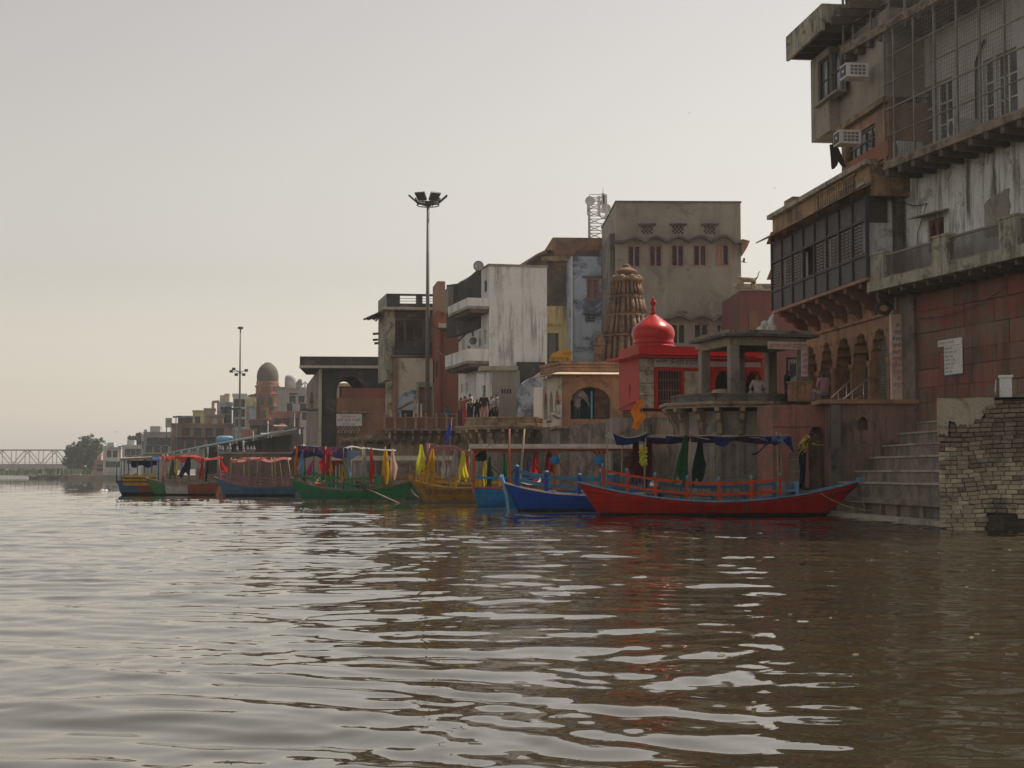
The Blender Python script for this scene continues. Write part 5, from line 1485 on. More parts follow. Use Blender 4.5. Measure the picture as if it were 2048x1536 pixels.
# hanging coil under the balcony corner
cl = MB()
c = W(1768, 616, 48.0)
for r_ in (0.20, 0.23, 0.17):
    pts = [c + Vector((r_ * math.cos(a * math.pi / 8), 0.05 * math.sin(a), r_ * math.sin(a * math.pi / 8) * 0.85)) for a in range(17)]
    cl.path(pts, 0.04, 6)
cl.path([c + Vector((0, 0, 0.2)), W(1755, 588, 48.0)], 0.015, 5)
tag(cl.build('cable_coil', M_['dark iron']), 'coil of dark cable hanging at the balcony corner above the shuttered arch', 'cable')

# ================================================================ pavilion on its bastion
mat('old sandstone', (0.27, 0.19, 0.125), (0.18, 0.13, 0.09), scale=1.2, stain=(0.07, 0.058, 0.045), stain_amt=0.42, stain_scale=1.3, streak=(0.05, 0.042, 0.035), streak_amt=0.6)
mat('grey stone', (0.22, 0.19, 0.155), (0.15, 0.13, 0.11), scale=1.1, stain=(0.07, 0.062, 0.052), stain_amt=0.42, stain_scale=1.1, streak=(0.06, 0.05, 0.042), streak_amt=0.6)
def bastion(name, label, cx, cy, r_top, r_drum, ztop, n=8, rot=0.5, mslab='old sandstone', mdrum='grey stone', nbr=16, parapet=None, base=-0.7):
    t = thing(name, label, 'bastion', (cx, cy, 0))
    def ring(r, k=n, ro=rot): return [(cx + r * math.cos(2 * math.pi * (i + ro) / k), cy + r * math.sin(2 * math.pi * (i + ro) / k)) for i in range(k)]
    MB().prism(ring(r_drum), base, ztop - 0.3).build('drum', M_[mdrum], t)
    MB().prism(ring(r_top), ztop - 0.10, ztop).build('slab', M_[mslab], t)
    MB().prism(ring(r_top - 0.1), ztop - 0.2, ztop - 0.104).build('slab_moulding', M_[mslab], t)
    MB().prism(ring(r_drum + 0.08), ztop - 1.28, ztop - 1.12).build('moulding', M_[mdrum], t)
    MB().prism(ring(r_drum + 0.06), 0.95, 1.06).build('moulding', M_[mdrum], t)
    for i in range(nbr):
        a = 2 * math.pi * (i + 0.5) / nbr
        if math.sin(a) > 0.35: continue
        d = Vector((math.cos(a), math.sin(a), 0)); s = Vector((-d.y, d.x, 0)); c = Vector((cx, cy, 0))
        ap = math.cos(math.pi / n) / max(0.3, math.cos(((a / (2 * math.pi) * n - rot) % 1.0 - 0.5) * 2 * math.pi / n))
        rd, rt = r_drum * ap - 0.05, r_top * ap - 0.06
        zt_ = ztop - 0.2
        prof = [(rd, zt_), (rt, zt_), (rt, zt_ - 0.12), (rd + (rt - rd) * 0.7, zt_ - 0.18), (rd + (rt - rd) * 0.62, zt_ - 0.38), (rd + (rt - rd) * 0.4, zt_ - 0.5), (rd + (rt - rd) * 0.25, zt_ - 0.85), (rd, zt_ - 0.92)]
        MB().extr([c + d * r_ - s * 0.075 + Vector((0, 0, z_)) for r_, z_ in prof], s * 0.15).build('bracket', M_[mslab], t)
    # sunk panels round the drum
    R_ = ring(r_drum)
    for i in range(n):
        a = Vector((*R_[i], 0)); b = Vector((*R_[(i + 1) % n], 0)); mid = (a + b) / 2
        if mid.y > cy + 0.4: continue
        pl = Pl(0, 1, 0); u = (b - a).normalized(); nrm = Vector((u.y, -u.x, 0))
        pl.o = Vector((a.x, a.y, 0)); pl.u = u; pl.n = nrm
        w = (b - a).length
        for z0, z1 in ((1.12, ztop - 1.36), (0.2, 0.9)):
            for p0, p1 in ((0.06, 0.47), (0.53, 0.94)):
                mb = MB(); u0, u1 = w * p0, w * p1; e = 0.05
                mb.pbox(pl, u0, u1, z1 - e, z1, 0.002, 0.03); mb.pbox(pl, u0, u1, z0, z0 + e, 0.002, 0.03); mb.pbox(pl, u0, u0 + e, z0 + e, z1 - e, 0.002, 0.03); mb.pbox(pl, u1 - e, u1, z0 + e, z1 - e, 0.002, 0.03)
                mb.build('panel_frame', M_[mdrum], t)
    if parapet:
        r0, h, m2 = parapet
        q = ring(r0)
        for i in range(n):
            a = Vector((*q[i], 0)); b = Vector((*q[(i + 1) % n], 0))
            if (a.y + b.y) / 2 > cy + 0.6: continue
            mb = MB(); mb.bar(a + Vector((0, 0, ztop + h / 2)), b + Vector((0, 0, ztop + h / 2)), 0.16, h); mb.bar(a + Vector((0, 0, ztop + h + 0.03)), b + Vector((0, 0, ztop + h + 0.03)), 0.24, 0.07)
            mb.build('parapet', M_[m2], t)
    return t
YPv = 52.6
bc = (XY(1465, YPv), YPv)
bastion('bastion', 'octagonal stone bastion with carved brackets carrying the open pavilion', bc[0], bc[1], 2.62, 2.02, ZY(802, 50.2), parapet=(2.1, 0.22, 'dark cement'), nbr=18)
zf = ZY(802, 50.2)
pv_ = thing('pavilion', 'open stone pavilion with square pillars and mossy flat roof', 'pavilion', (bc[0], bc[1], zf))
cA = Vector((XY(1467, 50.9), 50.9, 0)); ur = Vector((0.972, 0.235, 0)); ul = Vector((-0.235, 0.972, 0))
wr_, wl_ = 2.5, 2.7
zc_ = ZY(690, 51.0); ztp = ZY(662, 51.0)
def col4(p): return p
for i, p in enumerate((cA, cA + ur * wr_, cA + ul * wl_, cA + ur * wr_ + ul * wl_, cA + ur * (wr_ * 0.52))):
    if i == 4: p = p + ul * wl_
    mb = MB(); h = 0.16
    def sq(hh, z0, z1): mb.hexa([p - ur * hh - ul * hh + Vector((0, 0, z0)), p + ur * hh - ul * hh + Vector((0, 0, z0)), p + ur * hh + ul * hh + Vector((0, 0, z0)), p - ur * hh + ul * hh + Vector((0, 0, z0)),
                                p - ur * hh - ul * hh + Vector((0, 0, z1)), p + ur * hh - ul * hh + Vector((0, 0, z1)), p + ur * hh + ul * hh + Vector((0, 0, z1)), p - ur * hh + ul * hh + Vector((0, 0, z1))])
    sq(0.155, zf, zc_); sq(0.20, zf, zf + 0.18)
    mb.build('pillar', M_['grey stone'], pv_)
def orient(ex, z0, z1):
    a = cA - ur * ex - ul * ex; b = cA + ur * (wr_ + ex) - ul * ex; c = cA + ur * (wr_ + ex) + ul * (wl_ + ex); d = cA - ur * ex + ul * (wl_ + ex)
    mb = MB(); mb.hexa([Vector((q.x, q.y, z0)) for q in (a, b, c, d)] + [Vector((q.x, q.y, z1)) for q in (a, b, c, d)]); return mb
for (p, q) in ((cA, cA + ur * wr_), (cA, cA + ul * wl_), (cA + ur * wr_, cA + ur * wr_ + ul * wl_), (cA + ul * wl_, cA + ul * wl_ + ur * wr_)):
    mb = MB(); mb.bar(p + Vector((0, 0, zc_ + 0.13)), q + Vector((0, 0, zc_ + 0.13)), 0.26, 0.28); mb.build('beam', mat('mossy beam', (0.25, 0.22, 0.12), (0.16, 0.14, 0.09), stain=(0.06, 0.055, 0.045), stain_amt=0.4), pv_)
rp_ = orient(0.42, zc_ + 0.27, zc_ + 0.36).build('roof', M_['dark cement'], pv_)
orient(0.24, zc_ + 0.362, ztp + 0.03).build('roof_parapet', mat('mossy cement', (0.20, 0.17, 0.13), (0.12, 0.11, 0.09), scale=3, stain=(0.045, 0.045, 0.035), stain_amt=0.5, stain_scale=3, bump=0.4), rp_)
zsg = ZY(693, 50.9)
PSg = Pl(1537, 50.55, 13.5)
sg = thing('temple_sign', 'long white sign board with red lettering on the pavilion beam', 'sign', tuple(PSg.p(0, zsg, 0)))
ws = PSg.uz(1615, 690)[0]
bx(PSg, 0, ws, ZY(698, 50.6), ZY(683, 50.6), -0.04, 0, 'board', M_['sign pink'], sg)
text_mesh(PSg, 'श्री यमुना महारानी जी', 0.05, ZY(695, 50.6), 0.13, M_['red ink'], sg, d=0.006, maxw=ws * 0.66)
text_mesh(PSg, 'आरती दर्शन', ws * 0.72, ZY(690, 50.6), 0.06, M_['black ink'], sg, d=0.006, maxw=ws * 0.25); text_mesh(PSg, 'मथुरा', ws * 0.74, ZY(696, 50.6), 0.06, M_['black ink'], sg, d=0.006, maxw=ws * 0.25)
sv = thing('temple_sign', 'narrow hanging sign strip with red lettering below the pavilion beam', 'sign', tuple(PSg.p(ws * 0.86, zsg - 0.8, 0)))
bx(PSg, ws * 0.84, ws, ZY(752, 50.6), ZY(699, 50.6), -0.03, 0.0, 'board', M_['sign pink'], sv)
for k, s_ in enumerate(('श्री', 'जी', 'की', 'जय')):
    text_mesh(PSg, s_, ws * 0.92, ZY(712 + 12 * k, 50.6), 0.11, M_['red ink'], sv, d=0.006, align='CENTER')
# sandstone parapet block at the pavilion's right, round stone seat inside
PK = Pl(1580, 50.4, 6)
pk = thing('parapet_block', 'sandstone parapet block with three upright panels beside the pavilion', 'parapet', tuple(PK.p(0, zf, 0)))
k0 = PK.rect(1580, 764, 1624, 803)
bx(PK, k0[0], k0[1], zf, k0[3] - 0.03, -0.28, 0, 'body', M_['brown sandstone'], pk); bx(PK, k0[0] - 0.04, k0[1] + 0.04, k0[3] - 0.03, k0[3] + 0.02, -0.32, 0.04, 'cap', M_['brown sandstone'], pk)
for k in range(3):
    a = k0[0] + (k0[1] - k0[0]) * (k + 0.08) / 3; b = k0[0] + (k0[1] - k0[0]) * (k + 0.92) / 3
    bx(PK, a, b, zf + 0.06, k0[3] - 0.07, 0.002, 0.03, 'panel', M_['brown sandstone'], pk)
o = MB().lathe((0, 0, 0), [(0.42, 0), (0.42, 0.16), (0.36, 0.2), (0.34, 0.26), (0.15, 0.3), (0.01, 0.3)], 20).build('round_dais', M_['old sandstone']); o.location = (XY(1445, 51.6), 51.6, zf + 0.17)
MB  # round seat rests on a plinth
tag(o, 'low round stone dais at the front of the pavilion', 'dais')
o = MB().lathe((XY(1445, 51.6), 51.6, 0), [(0.5, zf), (0.5, zf + 0.17)], 20).build('plinth', M_['grey stone']); o.parent = pv_; o.location = -WORLDLOC[pv_]
# white statue on the pavilion roof
stt = MB()
for x_, z_, r_ in ((0.0, 0.10, 0.17), (0.22, 0.12, 0.17), (0.40, 0.14, 0.17), (0.12, 0.30, 0.15), (0.32, 0.32, 0.16), (0.36, 0.48, 0.11), (0.40, 0.60, 0.07), (-0.12, 0.07, 0.10)):
    stt.lathe((x_, 0, z_), [(0.01, -r_), (r_ * 0.7, -r_ * 0.7), (r_, 0), (r_ * 0.72, r_ * 0.7), (0.01, r_)], 12)
o = stt.build('statue', M_['white paint']); o.location = (XY(1524, 52.4), 52.4, ztp + 0.05); tag(o, 'small white carved figure lying on the pavilion roof', 'statue')
# picture boards seen through the pavilion
PI = Pl(1572, 54.5, 4)
b_ = PI.rect(1573, 715, 1597, 770)
pb = thing('picture_board', 'dark framed white picture board behind the pavilion', 'board', tuple(PI.p(b_[0], TZ, 0)))
bx(PI, b_[0], b_[1], b_[2] - 0.2, b_[3], -0.03, 0, 'frame', M_['dark iron'], pb); bx(PI, b_[0] + 0.05, b_[1] - 0.05, b_[2] - 0.1, b_[3] - 0.06, 0.001, 0.01, 'picture', M_['sign white'], pb)
mb = MB()
for k in range(7):
    mb.pbox(PI, b_[0] + 0.12 + 0.03 * k, b_[0] + 0.17 + 0.03 * k, b_[3] - 0.75 + 0.02 * k, b_[3] - 0.2 - 0.05 * (k % 3), 0.011, 0.013)
mb.build('drawing', M_['grey iron'], pb)
bx(PI, b_[0] - 0.05, b_[0] + 0.02, TZ, b_[2], -0.03, 0, 'leg', M_['dark iron'], pb); bx(PI, b_[1] - 0.05, b_[1], TZ, b_[2], -0.03, 0, 'leg', M_['dark iron'], pb)

# ================================================================ red temple
mat('temple red', (0.30, 0.010, 0.006), (0.23, 0.010, 0.006), streak=(0.2, 0.015, 0.012), streak_amt=0.5, amt=0.4, scale=0.8, stain=(0.20, 0.02, 0.015), stain_amt=0.3, rough=0.55, spec=0.3, bump=0.06, fine=0.05)
mat('dome red', (0.33, 0.007, 0.004), (0.26, 0.006, 0.004), amt=0.5, scale=1.6, stain=(0.26, 0.015, 0.01), stain_amt=0.3, stain_scale=2.5, streak=(0.18, 0.006, 0.005), streak_amt=0.5, rough=0.3, spec=0.35, bump=0.03, fine=0.03)
mat('painted tile', (0.33, 0.29, 0.22), (0.20, 0.18, 0.14), scale=3, stain=(0.10, 0.09, 0.07), stain_amt=0.5, stain_scale=3)
YT0 = 58.8
PT = Pl(1278, YT0, 14.0); PTL = Pl(1278, YT0, -76.0)
tem = thing('red_temple', 'bright red shrine with glossy onion dome', 'temple', tuple(PT.p(1, TZ, 0)))
zch = ZY(715, YT0); zpt = ZY(691, YT0); zbt = ZY(812, YT0) - 0.1
wT = 5.1; dT = -PTL.uz(1238, 760)[0]
ar = [PT.rect(1430, 735, 1465, 790), PT.rect(1490, 735, 1527, 790)]
ops = [(a, b, zbt + 0.2, zbt + 1.55, 'cusp', zbt + 0.95) for a, b, _, _ in ar]
dr = PT.rect(1315, 742, 1362, 805)
mb = MB(); wall_open(mb, PT, 0, wT, zbt, zch, ops + [(dr[0], dr[1], zbt + 0.15, dr[3])], 0.25)
mb.quad(PT.p(0, zbt, 0), PT.p(0, zch, 0), PT.p(0, zch, -dT), PT.p(0, zbt, -dT))
mb.quad(PT.p(wT, zbt, 0), PT.p(wT, zbt, -dT), PT.p(wT, zch, -dT), PT.p(wT, zch, 0))
mb.quad(PT.p(0, zbt, -dT), PT.p(0, zch, -dT), PT.p(wT, zch, -dT), PT.p(wT, zbt, -dT))
mb.build('wall', M_['temple red'], tem)
bx(PT, 0.1, wT - 0.1, zbt + 0.05, zch - 0.05, -1.2, -1.1, 'inner_wall', M_['painted shade'], tem)  # near-black colour paints the unlit interior of the shrine
mb = MB()
mb.hexa([PT.p(-0.45, zch, 0.42), PT.p(wT, zch, 0.42), PT.p(wT, zch, -dT - 0.3), PT.p(-0.45, zch, -dT - 0.3), PT.p(-0.45, zch + 0.05, 0.42), PT.p(wT, zch + 0.05, 0.42), PT.p(wT, zch + 0.12, -dT - 0.3), PT.p(-0.45, zch + 0.12, -dT - 0.3)])
mb.build('eave', M_['temple red'], tem)
bx(PT, 0.0, 2.3, zch + 0.125, zpt, -dT, 0.0, 'parapet', M_['temple red'], tem); bx(PT, 2.3, wT, zch + 0.125, zch + 0.35, -dT, -0.002, 'parapet', M_['temple red'], tem)
# painted tiles, name band, grille door
tl_ = PT.rect(1279, 720, 1307, 812)
for k in range(4):
    z0 = zbt + 0.02 + (zch - 0.05 - zbt) * k / 4
    bx(PT, 0.02, tl_[1], z0 + 0.012, z0 + (zch - 0.05 - zbt) / 4 - 0.012, 0.002, 0.03, 'painted_panel', M_['painted tile'], tem)
nb_ = PT.rect(1308, 718, 1420, 735)
band = bx(PT, nb_[0], nb_[1], nb_[2], zch - 0.03, 0.003, 0.035, 'name_band', mat('band grey', (0.33, 0.29, 0.25), (0.25, 0.22, 0.19), bump=0), tem)
text_mesh(PT, 'प्राचीन', nb_[0] + 0.06, nb_[2] + 0.16, 0.13, M_['black ink'], tem, d=0.042, maxw=0.5); text_mesh(PT, 'ॐ', nb_[0] + 0.62, nb_[2] + 0.11, 0.2, M_['black ink'], tem, d=0.042); text_mesh(PT, 'शिव मन्दिर', nb_[0] + 0.9, nb_[2] + 0.11, 0.2, M_['black ink'], tem, d=0.042, maxw=0.85)
dfr = MB()
for a0, a1, z0, z1 in ((dr[0] - 0.1, dr[0], zbt + 0.1, dr[3] + 0.1), (dr[1], dr[1] + 0.1, zbt + 0.1, dr[3] + 0.1), (dr[0], dr[1], dr[3], dr[3] + 0.1)):
    dfr.pbox(PT, a0, a1, z0, z1, 0.003, 0.07)
door = dfr.build('door', M_['temple red'], tem)
mb = MB()
for k in range(9):
    u = dr[0] + (dr[1] - dr[0]) * (k + 0.5) / 9; mb.pbox(PT, u - 0.015, u + 0.015, zbt + 0.15, dr[3], -0.12, -0.09)
for k in range(3):
    z = zbt + 0.3 + 0.4 * k; mb.pbox(PT, dr[0], dr[1], z, z + 0.05, -0.13, -0.10)
mb.build('grille', M_['brown wood'], door)
bx(PT, dr[1] + 0.12, dr[1] + 0.75, zbt + 0.55, dr[3], 0.003, 0.03, 'painted_panel', M_['painted tile'], tem)
bx(PT, 2.5, wT - 0.1, zch - 0.3, zch - 0.1, 0.003, 0.05, 'lintel', mat('lilac band', (0.35, 0.27, 0.28)), tem)
for (a, b, z0, z1, *_r) in ops:
    bx(PT, a - 0.16, a - 0.02, zbt, zch - 0.32, 0.003, 0.09, 'pilaster', M_['temple red'], tem)
# dome
dc = Vector((XY(1307, YT0 + 1.1), YT0 + 1.1, zpt))
rD = (1350 - 1263) / 2 * (YT0 + 1.1) / F
Hd = ZY(630, YT0 + 1.1) - zpt
prof = [(1.02, 0.0), (1.02, 0.05), (0.94, 0.07), (0.93, 0.11), (0.97, 0.13), (0.97, 0.16), (0.92, 0.19), (0.96, 0.27), (0.995, 0.36), (1.0, 0.44), (0.97, 0.53), (0.90, 0.62), (0.78, 0.70), (0.63, 0.78), (0.48, 0.85), (0.36, 0.91), (0.26, 0.96), (0.16, 1.0), (0.13, 1.02)]
dome = MB().lathe(dc, [(r * rD, z * Hd) for r, z in prof], 40).build('dome', M_['dome red'], tem)
fz = dc.z + 1.02 * Hd; fk = (ZY(595, YT0 + 1.1) - fz)
MB().lathe((dc.x, dc.y, fz), [(0.13 * rD, 0), (0.15 * rD, 0.08 * fk), (0.09 * rD, 0.2 * fk), (0.12 * rD, 0.28 * fk), (0.12 * rD, 0.33 * fk), (0.07 * rD, 0.4 * fk), (0.07 * rD, 0.5 * fk), (0.15 * rD, 0.62 * fk), (0.16 * rD, 0.72 * fk), (0.09 * rD, 0.85 * fk), (0.07 * rD, 0.9 * fk), (0.10 * rD, 0.96 * fk), (0.02, fk)], 16).build('finial', M_['dome red'], dome)
# trident drawn on the side wall, iron hook
mb = MB(); c = (-dT * 0.45, zbt + 0.75)
for a, b in (((0, -0.3), (0, 0.28)), ((-0.12, 0.0), (0.12, 0.0)), ((-0.12, 0.0), (-0.10, 0.2)), ((0.12, 0.0), (0.10, 0.2)), ((-0.05, -0.2), (0.05, -0.2))):
    mb.bar(PTL.p(c[0] + a[0], c[1] + a[1], 0.006), PTL.p(c[0] + b[0], c[1] + b[1], 0.006), 0.022, 0.006)
mb.build('painted_trident', M_['black ink'], tem)
MB().path([PTL.p(-dT + 0.1, zbt + 0.05, 0.08), PTL.p(-0.2, zbt + 0.28, 0.08), PTL.p(-0.15, zbt + 0.2, 0.08)], 0.02, 6).build('iron_hook', M_['dark iron'], tem)
# wall below the red temple down to the water
PU = Pl(1240, 60.0, 3.0)
uw = thing('ghat_wall', 'dark stained stone wall under the red shrine with a stair recess', 'wall', tuple(PU.p(1, 0, 0)))
mb = MB(); wall_open(mb, PU, -0.3, 2.6, -0.6, TZ + 0.05, [], 0.1); body(mb, PU, -0.3, 2.6, -0.6, TZ + 0.05, 2.5); mb.build('wall', M_['grey stone'], uw)
for k in range(9):
    bx(PU, 1.2, 2.4, 0.1 + k * 0.34, 0.14 + k * 0.34, 0.002, 0.06, 'rung', M_['pale slab'], uw)
bx(PU, 1.1, 1.2, -0.4, 3.2, 0.002, 0.1, 'side_rail', M_['ghat stone'], uw); bx(PU, 2.4, 2.5, -0.4, 3.2, 0.002, 0.1, 'side_rail', M_['ghat stone'], uw)
# curved retaining wall between temple wall and the bastion
PW2 = Pl(1330, 59.0, -55)
# ================================================================ the houses behind the temple and along the terrace
M_ = MATS
mat('bare cement', (0.22, 0.197, 0.16), (0.17, 0.152, 0.125), scale=0.5, stain=(0.12, 0.11, 0.085), stain_amt=0.35, stain_scale=0.45, streak=(0.10, 0.09, 0.075), streak_amt=0.5)
mat('stained white', (0.72, 0.71, 0.68), (0.62, 0.61, 0.57), scale=0.7, stain=(0.34, 0.32, 0.25), stain_amt=0.2, stain_scale=0.4, streak=(0.10, 0.10, 0.09), streak_amt=0.75, streak_scale=2.6)
mat('plain white', (0.62, 0.60, 0.58), (0.52, 0.50, 0.48), scale=0.5, streak=(0.25, 0.24, 0.22), streak_amt=0.5)
mat('blue wash', (0.33, 0.38, 0.46), (0.24, 0.28, 0.36), scale=0.9, stain=(0.035, 0.045, 0.075), stain_amt=0.55, stain_scale=0.55, streak=(0.05, 0.06, 0.09), streak_amt=0.6)
mat('yellow wash', (0.55, 0.42, 0.18), (0.45, 0.34, 0.15), scale=0.8, stain=(0.16, 0.13, 0.06), stain_amt=0.3, streak=(0.10, 0.08, 0.05), streak_amt=0.8)
mat('dark ruin', (0.085, 0.065, 0.05), (0.045, 0.037, 0.032), scale=1.0, stain=(0.16, 0.11, 0.07), stain_amt=0.3, stain_scale=1.2)
mat('brick face', (0.21, 0.105, 0.065), (0.13, 0.075, 0.05), scale=1.0, stain=(0.06, 0.05, 0.04), stain_amt=0.4)
mat('maroon wall', (0.13, 0.055, 0.05), (0.10, 0.045, 0.042), scale=0.6, streak=(0.07, 0.04, 0.04), streak_amt=0.6)
mat('red brown wall', (0.22, 0.075, 0.055), (0.16, 0.06, 0.045), scale=0.5, streak=(0.08, 0.04, 0.03), streak_amt=0.5)
mat('cream plaster', (0.46, 0.40, 0.31), (0.36, 0.31, 0.24), scale=0.7, stain=(0.16, 0.12, 0.07), stain_amt=0.35, stain_scale=0.7)
mat('pale sandstone', (0.19, 0.115, 0.07), (0.125, 0.078, 0.05), scale=2.2, stain=(0.06, 0.043, 0.033), stain_amt=0.52, stain_scale=1.8)
mat('black mould', (0.045, 0.042, 0.04), (0.025, 0.024, 0.024), scale=0.8, stain=(0.13, 0.10, 0.075), stain_amt=0.3, stain_scale=0.9)
mat('dark pane', (0.035, 0.04, 0.042), rough=0.3, bump=0); mat('galvanised', (0.34, 0.34, 0.33), rough=0.5, bump=0)
def front(pl, px0, py0, px1, py1, z0, back, ops, m, parent, name='wall', depth=0.2, d=0.0):
    u0, u1, _, z1 = pl.rect(px0, py0, px1, py1)
    mb = MB(); wall_open(mb, pl, u0, u1, z0, z1, ops, depth, d); body(mb, pl, u0, u1, z0, z1, back, d)
    return mb.build(name, m, parent), u0, u1, z1

# ---------------------------------------------------------------- grey cement building
PG1 = Pl(1232, 82, 1.5)
gb = thing('cement_building', 'plain grey cement building with arched eyebrow ledges over paired windows', 'building', tuple(PG1.p(3, TZ, 0)))
ws_ = [(1254, 1282), (1297, 1325), (1341, 1369), (1385, 1414), (1431, 1459)]
w2 = [(1340, 1372), (1386, 1418), (1432, 1452)]
R1 = [PG1.rect(a, 490 - 0.6 * i, b, 536 - 0.8 * i) for i, (a, b) in enumerate(ws_)]
R2 = [PG1.rect(a, 646, b, 690) for a, b in w2]
R3 = [PG1.rect(a, 452, a + 22, 468) for a in (1283, 1345, 1408)]
o, gu0, gu1, gz1 = front(PG1, 1232, 405, 1481, 405, TZ, 9, R1 + R2 + R3, M_['bare cement'], gb)
for i, r in enumerate(R1):
    window(PG1, r, gb, M_['pink brown wood'], M_['dark glass'] if i < 4 else M_['dark glass'], bars=(1, 0), fw=0.09, proud=0.1)
bx(PG1, R1[4][0] + 0.09, (R1[4][0] + R1[4][1]) / 2 - 0.03, R1[4][2] + 0.09, R1[4][3] - 0.09, -0.09, -0.06, 'shutter', M_['orange plaster'], gb)
for r in R2:
    window(PG1, r, gb, M_['grey cement'], M_['dark glass'], bars=(1, 0), fw=0.1, proud=0.1)
for r in R3:      # pierced block vents with hoods
    mb = MB(); n = 5
    for i in range(6):
        for j in range(4):
            w = (r[1] - r[0]) / 6; h = (r[3] - r[2]) / 4
            if (i + j) % 2 == 0:
                mb.pbox(PG1, r[0] + w * i, r[0] + w * (i + 1), r[2] + h * j, r[2] + h * (j + 1), -0.15, -0.05)
    v = mb.build('vent', M_['bare cement'], gb); bx(PG1, r[0], r[1], r[2], r[3], -0.24, -0.2, 'pane', M_['painted shade'], v)  # pane is a near-black sheet for the shade behind the blocks
    bx(PG1, r[0] - 0.15, r[1] + 0.15, r[3] + 0.03, r[3] + 0.1, 0.002, 0.3, 'hood', M_['dark cement'], v)
def eyebrow(r_list, zoff, parent, pl, u0, u1, m):
    """a continuous ledge that arches up over each window"""
    pts = []; N = 120
    for i in range(N + 1):
        u = u0 + (u1 - u0) * i / N; z = r_list[0][3] + zoff
        for r in r_list:
            c = (r[0] + r[1]) / 2; w = (r[1] - r[0]) * 0.75
            x = (u - c) / w
            if abs(x) < 1: z = max(z, r[3] + zoff + 0.26 * math.cos(x * math.pi / 2) ** 1.2)
        pts.append((u, z))
    mb = MB()
    for (a, za), (b, zb) in zip(pts[:-1], pts[1:]):
        mb.hexa([pl.p(a, za, 0.5), pl.p(b, zb, 0.5), pl.p(b, zb, 0.002), pl.p(a, za, 0.002), pl.p(a, za + 0.12, 0.5), pl.p(b, zb + 0.12, 0.5), pl.p(b, zb + 0.16, 0.002), pl.p(a, za + 0.16, 0.002)])
    mb.build('eyebrow_ledge', m, parent)
eyebrow(R1, 0.06, gb, PG1, gu0 - 0.1, gu1 + 0.1, M_['dark cement']); eyebrow(R2, 0.06, gb, PG1, R2[0][0] - 0.5, gu1, M_['dark cement'])
bx(PG1, gu0 - 0.05, gu1 + 0.05, gz1, gz1 + 0.08, -9, 0.06, 'coping', M_['dark cement'], gb)
mb = MB(); zz = R1[4][3] + 0.06   # ledge returning round the right corner
mb.extr([PG1.p(gu1, zz + 0.15, 0.4), PG1.p(gu1 + 0.42, zz + 0.05, 0.4), PG1.p(gu1 + 0.30, zz - 0.25, 0.4), PG1.p(gu1, zz - 0.75, 0.4)], -PG1.n * 4); mb.build('side_bay', M_['orange plaster'], gb)
mb = MB(); mb.pbox(PG1, gu0 - 0.28, gu0 - 0.01, TZ, gz1 - 1.6, -8, -0.6); mb.build('side_wall', M_['dark cement'], gb)
mb = MB(); mb.extr([PG1.p(PG1.uz(1352, 622)[0] + x, PG1.uz(1352, 622)[1] + z, 0.006) for x, z in ((0, 0.0), (0.5, 0.02), (0.65, -0.1), (0.2, -0.2), (0.02, -0.1))], PG1.n * 0.03); mb.build('broken_patch', M_['dark cement'], gb)

# ---------------------------------------------------------------- maroon wall house with monkey
PM = Pl(1478, 74, 2)
mw = thing('maroon_house', 'low maroon walled house beside the grey cement building', 'house', tuple(PM.p(1, TZ, 0)))
o, u0, u1, z1 = front(PM, 1480, 582, 1645, 582, TZ, 5, [], M_['maroon wall'], mw)
bx(PM, u0, u1, z1, z1 + 0.08, -5, 0.12, 'coping', M_['grey cement'], mw)
bx(PM, u0, u1, z1 + 0.08, PM.uz(1500, 558)[1], -2.0, -1.8, 'back_parapet', mat('mossy parapet wall', (0.30, 0.24, 0.17), (0.2, 0.16, 0.12), stain=(0.06, 0.05, 0.04), stain_amt=0.5, stain_scale=1.5), mw)
r = PM.rect(1498, 622, 1516, 650)
bx(PM, r[0], r[1], r[2] - 0.6, r[3], 0.002, 0.05, 'door', M_['brown wood'], mw)

